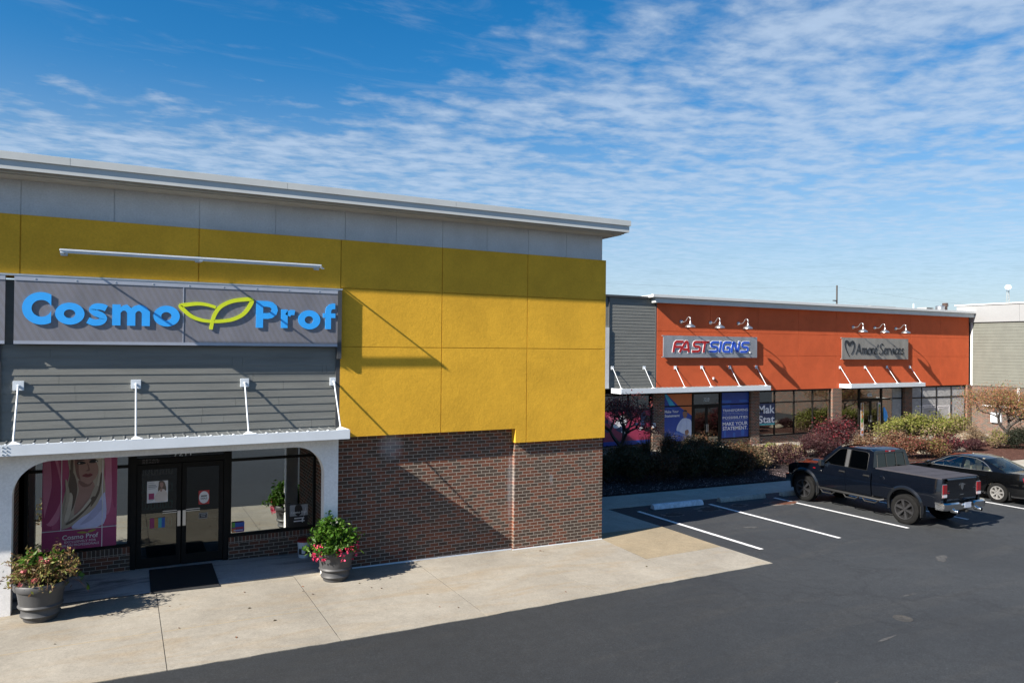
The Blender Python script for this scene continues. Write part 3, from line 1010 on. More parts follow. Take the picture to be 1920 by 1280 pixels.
    df = part('door_frame', b, M['frame'], r)
    b = MB(); b.box(0.312, 2.028, 17.29, 17.296, 2.472, 2.838)
    part('pane', b, M['door_glass'], df)
    b = MB()
    text_into(b, "7211", 1.02, 1.36, 2.482, 2.61, 17.27, 0.006)
    part('house_number', b, M['white_metal'], df)
    b = MB()
    text_into(b, "RETAIL\nREADY", 0.42, 0.74, 2.372, 2.462, 17.229, 0.004)
    part('lettering', b, M['dim_letter'], df)
    for x0, x1, hx in ((0.32, 1.172, 1), (1.188, 2.02, -1)):
        b = MB()
        z0, z1, w = 0.165, 2.345, 0.09
        b.box(x0, x0 + w, 17.25, 17.30, z0, z1); b.box(x1 - w, x1, 17.25, 17.30, z0, z1)
        b.box(x0 + w, x1 - w, 17.251, 17.299, z0, z0 + 0.2); b.box(x0 + w, x1 - w, 17.251, 17.299, z1 - 0.11, z1)
        d = part('door', b, M['frame'], r, bevel=0.003)
        b = MB(); b.box(x0 + w, x1 - w, 17.27, 17.276, z0 + 0.2, z1 - 0.11)
        part('pane', b, M['door_glass'], d)
        b = MB()
        hx0 = x1 - 0.075 if hx > 0 else x0 + 0.012
        b.box(hx0, hx0 + 0.062, 17.19, 17.215, 1.0, 1.33)
        b.box(hx0 + 0.02, hx0 + 0.042, 17.215, 17.25, 1.05, 1.08); b.box(hx0 + 0.02, hx0 + 0.042, 17.215, 17.25, 1.26, 1.29)
        px0, px1 = (x1 - 0.36, x1 - 0.08) if hx > 0 else (x0 + 0.08, x0 + 0.36)
        b.box(px0, px1, 17.235, 17.25, 1.288, 1.302); b.box(px0, px1, 17.235, 17.25, 1.325, 1.342)
        part('handle', b, M['alu'], d, bevel=0.003)
    # shop room behind the glass
    b = MB()
    b.box(-2.2, -1.9, 17.46, 21.5, -0.1, 3.2); b.box(4.45, 4.7, 17.46, 21.5, -0.1, 3.2)
    b.box(-2.2, 4.7, 21.5, 21.7, -0.1, 3.2); b.box(-2.2, 4.7, 17.46, 21.7, 3.2, 3.3); b.box(-2.2, 4.7, 17.46, 21.7, 0.05, 0.12)
    part('shop_room', b, M['interior'], r)


M['dim_letter'] = plain('dim_window_letter', (0.16, 0.15, 0.15), 0.7)
build_yellow_shop()


# ------------------------------------------------------------------ the orange shops
def build_orange_shops():
    r = root('shop_building', 'long single-storey orange stucco shop row with white roof edge across the planting bed', 'building', (37.0, 29.0, -0.4))
    b = MB()
    panels(b, [23.8, 27.37, 30.85, 34.05, 37.24, 40.7, 44.3, 47.46, 50.62], [2.66, 4.56, 5.79, 7.2], 29.0, 0.3, 0.008)
    part('stucco_wall', b, M['orange'], r)
    b = MB()
    lap_siding(b, 20.9, 23.72, 29.06, 2.95, 7.40, 0.158, 0.009)
    b.box(11.0, 23.75, 29.091, 29.3, 2.9, 7.40)
    part('siding', b, M['siding'], r)
    b = MB()
    b.box(23.72, 23.80, 29.01, 29.3, 2.9, 7.43)
    b.box(20.86, 20.90, 29.02, 29.09, 2.95, 7.40)
    part_each('corner_trim', b, M['trim'], r)
    b = MB()
    b.box(20.52, 20.85, 28.98, 29.09, 2.95, 5.9)
    part('pale_panel', b, M['band'], r)
    b = MB()
    b.box(11.0, 23.40, 28.95, 45, 7.40, 7.50)
    part('siding_cap', b, M['trim'], r)
    b = MB()
    b.box(23.45, 50.74, 28.70, 29.3, 7.20, 7.45)
    fa = part('fascia', b, M['fascia'], r)
    b = MB()
    b.box(23.2, 50.80, 28.58, 28.75, 7.455, 7.60)
    b.box(23.2, 50.80, 28.75, 45, 7.455, 7.56)
    part('roof_cap', b, M['white_roof'], fa, bevel=0.01)
    b = MB()
    b.box(10.95, 50.7, 29.35, 45, -0.9, 7.1)
    rf = None
    b = MB()
    b.box(10.95, 50.7, 44.8, 45, -0.9, 7.38)
    part('back_wall', b, M['interior'], r)
    b = MB()
    b.box(23.2, 50.7, 29.3, 44.8, 7.28, 7.38)
    part('roof', b, M['band'], r)
    b = MB()
    for x0, x1 in ((23.52, 24.26), (30.28, 30.92), (36.88, 37.66), (43.6, 44.38), (50.36, 50.8)):
        b.box(x0, x1, 28.92, 29.3, gz(x0) - 0.4, 2.655)
    for x0, x1 in ((20.46, 23.52), (24.26, 26.22), (28.2, 30.28), (30.92, 36.88), (37.66, 39.45), (41.55, 43.6), (44.38, 50.36)):
        b.box(x0, x1, 29.03, 29.3, gz(x0) - 0.4, 0.10)
    b.box(11.0, 20.45, 29.03, 29.3, -0.5, 2.89)
    part_each('brick_wall', b, M['brick_far'], r)
    b = MB()
    b.box(20.5, 50.4, 29.02, 29.3, 2.62, 2.655)
    part('window_head', b, M['black'], r)
    zr = 1.95
    spans = [(20.55, 23.52, 0.10, [22.1], [1.86]), (24.26, 26.22, 0.10, [], [zr]), (28.2, 30.28, 0.10, [], [zr]),
             (30.92, 36.88, 0.10, [32.26, 33.81, 35.36], [zr]), (37.66, 39.45, 0.10, [], [1.9]), (41.55, 43.6, 0.10, [], [1.92]),
             (44.38, 50.36, 0.10, [45.58, 47.14, 48.76], [1.9])]
    for x0, x1, z0, mu, ra in spans:
        b = MB()
        storefront_frame(b, x0, x1, z0, 2.62, 29.06, mu, ra, 0.07)
        w = part('window', b, M['frame'], r)
        b = MB()
        b.box(x0 + .03, x1 - .03, 29.10, 29.106, z0 + .03, 2.59)
        part('pane', b, M['far_glass'], w)
    for x0, x1, z0 in ((26.22, 28.2, -0.2), (39.45, 41.55, -0.42)):
        b = MB()
        storefront_frame(b, x0, x1, z0 - 0.05, 2.62, 29.05, [], [zr], 0.08, 0.12)
        f = part('door_frame', b, M['frame'], r)
        b = MB(); b.box(x0 + .08, x1 - .08, 29.10, 29.106, zr + .05, 2.58)
        part('pane', b, M['far_glass'], f)
        xm = (x0 + x1) / 2
        for a, c, hx in ((x0 + .09, xm - .008, 1), (xm + .008, x1 - .09, -1)):
            b = MB()
            w = 0.08
            b.box(a, a + w, 29.06, 29.11, z0, zr - .05); b.box(c - w, c, 29.06, 29.11, z0, zr - .05)
            b.box(a + w, c - w, 29.061, 29.109, z0, z0 + .2); b.box(a + w, c - w, 29.061, 29.109, zr - .15, zr - .05)
            d = part('door', b, M['frame'], r)
            b = MB(); b.box(a + w, c - w, 29.08, 29.086, z0 + .2, zr - .15)
            part('pane', b, M['far_door_glass'], d)
            b = MB()
            hx0 = c - 0.06 if hx > 0 else a + 0.02
            b.box(hx0, hx0 + .04, 29.0, 29.03, 0.55, 0.95)
            b.box(hx0 + .01, hx0 + .03, 29.03, 29.06, 0.6, 0.63); b.box(hx0 + .01, hx0 + .03, 29.03, 29.06, 0.88, 0.91)
            part('handle', b, M['alu'], d)
        if x0 < 30:
            b = MB(); text_into(b, "7219", 27.03, 27.42, 2.15, 2.33, 29.09, 0.006)
            part('house_number', b, M['white_metal'], f)
        else:
            b = MB(); b.box(40.25, 40.65, 29.085, 29.095, 2.1, 2.3, 0); text_into(b, "7221", 40.30, 40.60, 2.14, 2.26, 29.08, 0.004, 1)
            part('house_number', b, [M['white_metal'], M['black']], f)
    # rooms behind the glass
    b = MB()
    b.box(11.0, 50.5, 33.0, 33.2, -0.9, 3.2); b.box(11.0, 50.5, 29.31, 33.2, 2.95, 3.1)
    b.box(11.0, 50.5, 29.31, 33.2, -0.72, -0.62)
    for x in (20.4, 30.6, 37.27, 43.99, 50.4):
        b.box(x - .1, x + .1, 29.32, 33.0, -0.6, 2.94)
    part('shop_room', b, M['interior'], r)
    b = MB()
    b.box(44.45, 45.54, 29.088, 29.094, .17, 1.86); b.box(45.62, 47.10, 29.088, 29.094, .17, 1.86); b.box(47.18, 48.72, 29.088, 29.094, .17, 1.86); b.box(48.80, 50.28, 29.088, 29.094, .17, 1.86); b.box(44.45, 45.54, 29.088, 29.094, 1.94, 2.55); b.box(45.62, 47.10, 29.088, 29.094, 1.94, 2.55); b.box(47.18, 48.72, 29.088, 29.094, 1.94, 2.55); b.box(48.80, 50.28, 29.088, 29.094, 1.94, 2.55); b.box(42.6, 43.52, 29.088, 29.094, .17, 1.88); b.box(42.6, 43.52, 29.088, 29.094, 1.96, 2.55)
    part_each('window_film', b, M['blind'], r)


M['white_roof'] = plain('white_roof_metal', (0.62, 0.63, 0.62), 0.45, 0, 0.04, 1)
M['far_door_glass'] = glass('far_door_glass', 0.20, (0.33, 0.34, 0.34))
M['blind'] = brick('frosted_film_brick_reflection', (0.38, 0.38, 0.38), (0.35, 0.35, 0.35), (0.46, 0.46, 0.46))  # grey brick pattern paints a brick wall's reflection into the film
M['parapet'] = plain('chalky_white_panel', (0.235, 0.24, 0.245), 0.6, 0, 0.05, 1)
build_orange_shops()


def build_wing():
    r = root('shop_building', 'tan sided shop wing with white parapet and pale brick base behind the orange leafed tree', 'building', (50.9, 24.0, -0.5))
    b = MB()
    lap_siding(b, 12.0, 28.9, 50.86, 2.62, 6.86, 0.205, 0.014, axis='y')
    b.box(50.891, 66, 12.0, 46, 2.6, 6.86)
    part('siding', b, M['tan_siding'], r)
    b = MB()
    b.box(50.80, 50.86, 28.86, 28.995, 2.6, 7.2)
    part_each('corner_trim', b, M['fascia'], r)
    b = MB()
    b.box(50.88, 66, 12.02, 45.9, -1.2, 2.58)
    part('brick_wall', b, M['brick_pale'], r)
    b = MB()
    for y0, y1 in ((12.0, 16.0), (16.01, 19.3), (19.31, 22.6), (22.61, 25.9), (25.91, 29.9)):
        b.box(50.74, 50.84, y0, y1, 6.88, 8.02)
    b.box(50.84, 66, 12.0, 29.9, 6.87, 7.9)
    p = part('parapet', b, M['parapet'], r)
    b = MB()
    b.box(50.66, 66.1, 11.9, 30.0, 8.021, 8.10)
    part('roof_cap', b, M['white_roof'], p, bevel=0.01)
    for y, z in ((27.3, 0.55), (24.8, 0.6)):
        b = MB()
        b.box(50.68, 50.879, y - .32, y + .32, z - .3, z + .35)
        part('meter_box', b, M['white_metal'], r, bevel=0.02)
    b = MB()
    b.box(50.80, 50.879, 22.2, 28.2, 1.28, 1.36); b.box(50.78, 50.879, 25.9, 26.05, 1.6, 2.58)
    part_each('conduit', b, M['band'], r)


build_wing()

# ------------------------------------------------------------------ big sign with raised letters
def arc_pts(cx, cz, rx, rz, a0, a1, n=20):
    return [(cx + rx * math.cos(R(a0 + (a1 - a0) * i / n)), cz + rz * math.sin(R(a0 + (a1 - a0) * i / n))) for i in range(n + 1)]


def build_big_sign():
    y = 15.28
    r = root('shop_sign', 'long perforated grey metal sign with blue raised letters and a green leaf emblem', 'sign', (1.2, 15.36, 4.87))
    b = MB()
    b.box(-1.66, 1.03, y, y + 0.02, 4.875, 6.06)
    b.box(1.037, 4.03, y, y + 0.02, 4.875, 6.06)
    b.box(-1.66, 4.03, y + 0.021, y + 0.06, 4.88, 6.055)
    part('panel', b, M['perf'], r)
    b = MB()
    b.box(-1.66, 4.03, y - 0.008, y - 0.001, 5.985, 6.06); b.box(-1.66, 4.03, y - 0.008, y - 0.001, 4.875, 4.93)
    b.box(1.026, 1.04, y - 0.006, y - 0.001, 4.931, 5.984)
    part('edge_strip', b, M['perf_edge'], r)
    b = MB()
    b.box(-1.75, 4.10, y - 0.012, y + 0.08, 6.064, 6.098)
    part('top_rail', b, M['steel'], r)
    b = MB()
    for i in range(9):
        x = -1.35 + i * 0.62
        b.lathe([(0.0, -0.006), (0.014, -0.004), (0.016, 0.0)], (x, y - 0.008, 6.02), 10, 'y')
    part_each('bolt', b, M['steel'], r)
    # letters, 5 cm deep
    yf, yb = y - 0.021, y - 0.009
    b = MB()
    # C
    cx, cz, ro, ri, cut = -1.255, 5.505, 0.287, 0.148, 0.145
    ao, ai = math.degrees(math.acos(cut / ro)), math.degrees(math.acos(cut / ri))
    A, B = arc_pts(cx, cz, ro, ro, ao, 360 - ao, 40), arc_pts(cx, cz, ri, ri, ai, 360 - ai, 40)
    b.strip([(p[0], yf, p[1]) for p in A], [(p[0], yf, p[1]) for p in B], (0, yb - yf, 0))
    for cx in (-0.825, 0.745, 3.41):
        A, B = arc_pts(cx, 5.425, 0.226, 0.197, 0, 360, 36)[:-1], arc_pts(cx - .005, 5.422, 0.088, 0.078, 0, 360, 36)[:-1]
        b.strip([(p[0], yf, p[1]) for p in A], [(p[0], yf, p[1]) for p in B], (0, yb - yf, 0), closed=True)
    s_ = smooth_open([(-0.255, 5.535), (-0.33, 5.565), (-0.43, 5.56), (-0.475, 5.505), (-0.43, 5.45), (-0.34, 5.41), (-0.30, 5.35), (-0.345, 5.29), (-0.45, 5.275), (-0.545, 5.315)], 5)
    b.ribbon(s_, 0.115, yf, yb)
    m0, mz = -0.16, 5.23
    W, h, st = 0.62, 0.385, 0.135
    o = [(0, 0), (0, h), (st, h), (st, h - .045), (st + .05, h - .01), (st + .11, h + .005), (.255, h - .01), (.31, h - .06), (.355, h - .02), (.42, h + .005), (.50, h), (.565, h - .035), (W, h - .12), (W, 0), (W - st, 0), (W - st, .235), (.45, .275), (.415, .275), (.378, .235), (.378, 0), (.243, 0), (.243, .235), (.21, .275), (.172, .275), (st, .235), (st, 0)]
    b.xz([(m0 + p[0], mz + p[1]) for p in o], yf, yb)
    # P
    b.box(2.36, 2.495, yf, yb, 5.24, 5.78)
    b.ribbon([(2.4951, 5.722), (2.58, 5.722), (2.655, 5.705), (2.705, 5.66), (2.72, 5.60), (2.70, 5.54), (2.65, 5.495), (2.58, 5.478), (2.4951, 5.478)], 0.115, yf, yb)
    # r
    b.box(2.845, 2.975, yf, yb, 5.245, 5.62)
    b.ribbon([(2.9751, 5.50), (3.0, 5.545), (3.04, 5.565), (3.09, 5.565), (3.115, 5.56)], 0.105, yf, yb)
    # f
    b.ribbon([(3.80, 5.24), (3.80, 5.50), (3.80, 5.62), (3.815, 5.67), (3.85, 5.705), (3.90, 5.72), (3.945, 5.72)], 0.118, yf, yb)
    b.box(3.69, 3.7405, yf, yb, 5.475, 5.57); b.box(3.8595, 3.95, yf, yb, 5.475, 5.57)
    part('lettering', b, M['sign_blue'], r, smooth=30)
    # leaf emblem
    b = MB()
    left = smooth_open([(1.61, 5.62), (1.45, 5.665), (1.28, 5.68), (1.10, 5.655), (0.985, 5.625), (1.07, 5.52), (1.20, 5.42), (1.38, 5.36), (1.545, 5.345)], 6)
    n = len(left)
    b.ribbon(left, [0.055 + 0.02 * math.sin(math.pi * i / n) for i in range(n)], yf, yb)
    right = smooth_open([(1.525, 5.19), (1.555, 5.37), (1.61, 5.52), (1.70, 5.64), (1.86, 5.735), (2.06, 5.785), (2.27, 5.79), (2.215, 5.63), (2.10, 5.49), (1.92, 5.395), (1.72, 5.355), (1.58, 5.345)], 6)
    n = len(right)
    b.ribbon(right, [0.062 + 0.016 * math.sin(math.pi * i / n) for i in range(n)], yf - 0.002, yb)
    part('leaf_emblem', b, M['leaf_green'], r, smooth=30)
    # neighbouring section of the same kind, cut by the picture edge
    r2 = root('shop_sign', 'bare perforated grey metal sign section beyond the black gap at the picture edge', 'sign', (-3.0, 15.36, 4.87))
    b = MB()
    b.box(-7.0, -1.79, y, y + 0.06, 4.875, 6.06)
    part('panel', b, M['perf'], r2)
    b = MB()
    b.box(-7.0, -1.79, y - 0.008, y - 0.001, 5.985, 6.06); b.box(-7.0, -1.79, y - 0.008, y - 0.001, 4.875, 4.93)
    part('edge_strip', b, M['perf_edge'], r2)
    b = MB()
    b.box(-7.0, -1.752, y - 0.012, y + 0.08, 6.064, 6.098)
    part('top_rail', b, M['steel'], r2)


M['perf'] = perforated('perforated_grey_metal', (0.245, 0.24, 0.262), 0.22)
M['perf_edge'] = plain('plain_sheet_edge', (0.40, 0.43, 0.50), 0.45, 0.3, 0.06, 3)
M['sign_blue'] = plain('sky_blue_acrylic', (0.035, 0.38, 0.93), 0.45, 0, 0.05, 5, 0.05, 20)
M['leaf_green'] = plain('lime_acrylic', (0.62, 0.72, 0.02), 0.45, 0, 0.05, 5)
build_big_sign()


def build_light_bar():
    r = root('light_bar', 'long slim white light bar held off the yellow wall above the blue lettered sign', 'light', (1.3, 15.36, 6.5))
    o = 0.55
    yb = 15.36 - o
    k = yb / 15.45
    x0, x1, z = -1.01 * k, 3.69 * k, 4.9 + (6.565 - 4.9) * k
    b = MB()
    b.box(x0, x1, yb - 0.03, yb + 0.03, z - 0.005, z + 0.03)
    b.box(x0 + .01, x1 - .02, yb - 0.02, yb + 0.035, z - 0.038, z - 0.006)
    part('housing', b, M['white_metal'], r, bevel=0.006)
    for xr, zr in ((-0.93, 6.515), (1.285, 6.535), (3.56, 6.52)):
        b = MB()
        b.box(xr - .055, xr + .055, 15.325, 15.359, zr - .055, zr + .055)
        p = part('wall_plate', b, M['steel'], r, bevel=0.006)
        b = MB()
        b.tube([(xr, 15.33, zr), (xr, yb + .03, z - .02)], 0.018, 8)
        b.box(xr - .03, xr + .03, yb - .035, yb + .04, z - .055, z - .0385)
        part('arm', b, M['steel'], p, smooth=40)


build_light_bar()


def canopy(label, x0, x1, ywall, yfront, z0, z1, brackets, zb, ridge, side_white=True):
    r = root('entrance_canopy', label, 'canopy', ((x0 + x1) / 2, ywall, z0))
    b = MB()
    b.box(x0, x1, yfront, yfront + 0.04, z0, z1)
    b.box(x0, x0 + 0.04, yfront + 0.0401, ywall - .001, z0, z1); b.box(x1 - 0.04, x1, yfront + 0.0401, ywall - .001, z0, z1)
    part('fascia', b, M['white_metal'], r, bevel=0.006)
    b = MB()
    n = max(2, int((x1 - x0) / ridge))
    prof = []
    for i in range(n):
        a = x0 + 0.045 + (x1 - x0 - 0.09) * i / n
        w = (x1 - x0 - 0.09) / n
        prof += [(a, z1 - 0.025), (a + w * .80, z1 - 0.025), (a + w * .84, z1 - 0.010), (a + w * .94, z1 - 0.010)]
    prof.append((x1 - 0.045, z1 - 0.03))
    A = [(p[0], yfront + .041, p[1]) for p in prof]
    B = [(p[0], ywall - .002, p[1] + .01) for p in prof]
    b.strip(A, B, (0, 0, -0.012))
    part('deck', b, M['deck'], r)
    for xb in brackets:
        b = MB()
        b.box(xb - .085, xb + .085, ywall - 0.034, ywall - 0.011, zb - .085, zb + .085)
        p = part('wall_plate', b, M['white_metal'], r, bevel=0.006)
        b = MB()
        foot = (xb, yfront + .06, z1 + 0.035)
        b.tube([(xb, ywall - 0.03, zb), (xb, ywall - .075, zb - .015)], 0.022, 8)
        b.tube([(xb, ywall - .065, zb - .012), foot], 0.015 if yfront < 20 else 0.014, 8)
        b.hexa([(xb - .07, yfront + .0, z1 + .002), (xb + .12, yfront + .0, z1 + .002), (xb + .12, yfront + .16, z1 + .002), (xb - .07, yfront + .16, z1 + .002)],
               [(xb - .02, yfront + .045, z1 + .05), (xb + .02, yfront + .045, z1 + .05), (xb + .02, yfront + .075, z1 + .05), (xb - .02, yfront + .075, z1 + .05)])
        part('tie_rod', b, M['white_metal'], p, smooth=40)
    return r


M['deck'] = plain('grey_canopy_deck', (0.10, 0.11, 0.115), 0.6, 0, 0.1, 2)
c1 = canopy('long white steel canopy on tie rods over the glass doors under the blue lettered sign', -13, 4.14, 15.40, 14.72, 2.995, 3.185,
            [-10.9, -9.0, -7.2, -5.3, -3.45, -1.59, 0.245, 2.175, 3.96], 4.14, 0.2)
b = MB()
for dz in (0.03, 0.09, 0.15):
    for dx in (-.03, .03):
        b.lathe([(0.0, -0.012), (0.010, -0.010), (0.014, 0.0)], (-1.70 + dx, 14.72, 3.0 + dz), 8, 'y')
part_each('bolt', b, M['steel'], c1)
b = MB()
for i in range(86):
    xr = -12.9 + i * .2
    b.hexa([(xr - .022, 14.722, 3.1852), (xr + .022, 14.722, 3.1852), (xr + .022, 14.80, 3.1852), (xr - .022, 14.80, 3.1852)], [(xr - .010, 14.728, 3.199), (xr + .010, 14.728, 3.199), (xr + .010, 14.80, 3.199), (xr - .010, 14.80, 3.199)])
part('deck_rib_ends', b, M['white_metal'], c1)
canopy('white steel canopy on six tie rods under the red and blue lettered sign', 21.0, 31.0, 29.0, 28.2, 2.715, 2.955, [21.05, 22.99, 24.99, 26.77, 28.75, 30.71], 3.94, 0.28)
canopy('white steel canopy on four tie rods under the grey heart sign', 37.54, 44.6, 29.0, 28.2, 2.69, 2.92, [37.58, 39.85, 41.92, 44.2], 3.89, 0.28)


def gooseneck(x, z, label, grp):
    r = root('wall_lamp', label, 'lamp', (x, 29.0, z), grp)
    b = MB()
    b.lathe([(0.0, -0.10), (0.06, -0.095), (0.10, -0.06), (0.11, -0.012), (0.11, 0.0)], (x, 29.0, z), 18, 'y')
    part('wall_mount', b, M['alu'], r, smooth=40)
    b = MB()
    path = smooth_open([(x, 28.93, z), (x, 28.74, z - .01), (x, 28.62, z + .05), (x, 28.50, z + .19), (x, 28.40, z + .235), (x, 28.32, z + .19), (x, 28.30, z + .05), (x, 28.30, z - .06)], 5)
    b.tube(path, 0.022, 8)
    part('gooseneck', b, M['alu'], r, smooth=50)
    b = MB()
    b.lathe([(0.035, 0.02), (0.05, -0.03), (0.06, -0.10), (0.15, -0.145), (0.23, -0.20), (0.262, -0.255), (0.262, -0.265), (0.245, -0.255), (0.21, -0.205), (0.12, -0.15), (0.0, -0.14)], (x, 28.30, z - .02), 28, 'z')
    part('lamp_shade', b, M['alu'], r, smooth=45)


for k, x in enumerate((25.36, 27.36, 29.36)):
    gooseneck(x, 6.29, ['silver gooseneck wall lamp over the start of the red and blue sign', 'silver gooseneck wall lamp over the middle of the red and blue sign',
                        'silver gooseneck wall lamp over the end of the red and blue sign'][k], 'gooseneck lamps on the orange wall')
for k, x in enumerate((38.72, 40.73, 42.76)):
    gooseneck(x, 6.29, ['silver gooseneck wall lamp over the heart emblem', 'silver gooseneck wall lamp over the middle of the grey heart sign',
                        'silver gooseneck wall lamp over the last word of the grey heart sign'][k], 'gooseneck lamps on the orange wall')


# ------------------------------------------------------------------ FASTSIGNS
def build_red_blue_sign():
    r = root('shop_sign', 'grey metal sign with slanted red and blue letters on the orange wall', 'sign', (27.4, 29.0, 4.4))
    y = 28.88
    b = MB()
    b.box(24.12, 30.66, y, y + .035, 4.455, 5.575)
    part('panel', b, M['perf2'], r)
    b = MB()
    for z in (4.455, 5.53):
        b.box(24.14, 30.64, y + .0351, y + .06, z, z + .045); b.box(24.04, 24.12, y, y + .05, z, z + .05)
    for x in (24.3, 26.5, 28.6, 30.5):
        b.box(x - .02, x + .02, y + .061, 28.999, 4.455, 5.57)
    part('rail', b, M['steel'], r)
    bt, h, sk = 4.72, 0.60, 0.20
    rc = lambda p, q=.16: p   # readability
    G = {   # strokes in a unit box, w and h of 1, corners already eased
        'F': [[(.09, 0), (.09, .66), (.13, .82), (.26, .91), (1.0, .91)], [(.175, .47), (.88, .47)]],
        'A': [[(.0, 0), (.40, .83), (.47, .91), (.60, .91), (.66, .83), (.92, 0)], [(.29, .26), (.76, .26)]],
        'S': [[(.98, .91), (.28, .91), (.13, .84), (.09, .71), (.13, .59), (.28, .52), (.74, .50), (.88, .43), (.92, .29), (.88, .16), (.72, .09), (.0, .09)]],
        'T': [[(.0, .91), (1.0, .91)], [(.5, .825), (.5, 0)]],
        'I': [[(.5, 0), (.5, 1)]],
        'G': [[(1.0, .91), (.34, .91), (.16, .84), (.09, .66), (.09, .34), (.16, .16), (.34, .09), (.91, .09), (.91, .47)], [(.825, .47), (.48, .47)]],
        'N': [[(.09, 0), (.09, .80), (.13, .90), (.24, .90), (.76, .10), (.87, .10), (.91, .20), (.91, 1)]],
    }
    seq = [('F', 24.70, 0.60, 0), ('A', 25.16, 0.68, 0), ('S', 25.98, 0.56, 0), ('T', 26.50, 0.56, 0), ('S', 27.17, 0.58, 1), ('I', 27.80, 0.17, 1),
           ('G', 28.04, 0.58, 1), ('N', 28.70, 0.56, 1), ('S', 29.38, 0.58, 1)]
    cols = (MB(), MB())
    white = MB()
    for li, (ch, x, w, c) in enumerate(seq):
        for k, st in enumerate(G[ch]):
            pts = [(x + u * w + sk * v * h, bt + v * h) for u, v in st]
            e = 0.001 * k
            cols[c].ribbon(pts, 0.120, y - .022 - e, y - .0115 - e)
            # outline: longer and wider
            q = [Vector(p) for p in pts]
            d0, d1 = (q[0] - q[1]).normalized() * .035, (q[-1] - q[-2]).normalized() * .035
            q[0] = q[0] + d0; q[-1] = q[-1] + d1
            e2 = 0.0012 * k + 0.0006 * (li % 2)
            white.ribbon([tuple(p) for p in q], 0.172, y - .0105 + e2 * .5, y - .001)
    A, B = arc_pts(30.12, 4.74, .055, .055, 0, 360, 16)[:-1], arc_pts(30.12, 4.74, .04, .04, 0, 360, 16)[:-1]
    white.strip([(p[0], y - .02, p[1]) for p in A], [(p[0], y - .02, p[1]) for p in B], (0, .018, 0), closed=True)
    text_into(white, "R", 30.098, 30.145, 4.71, 4.77, y - .02, .018)
    part('letter_outline', white, M['letter_white'], r)
    part('lettering', cols[0], M['sign_red'], r)
    part('lettering', cols[1], M['sign_deep_blue'], r)


M['perf2'] = perforated('grey_sign_mesh', (0.33, 0.35, 0.38))
M['perf3'] = perforated('warm_grey_sign_mesh', (0.30, 0.29, 0.27))
M['letter_white'] = plain('white_letter', (0.80, 0.80, 0.80), 0.5, 0, 0.03)
M['sign_red'] = plain('deep_red_letter', (0.42, 0.012, 0.012), 0.4, 0, 0.05)
M['sign_deep_blue'] = plain('deep_blue_letter', (0.02, 0.09, 0.55), 0.4, 0, 0.05)
M['ink'] = plain('near_black_letter', (0.010, 0.014, 0.022), 0.45, 0, 0.1)
build_red_blue_sign()


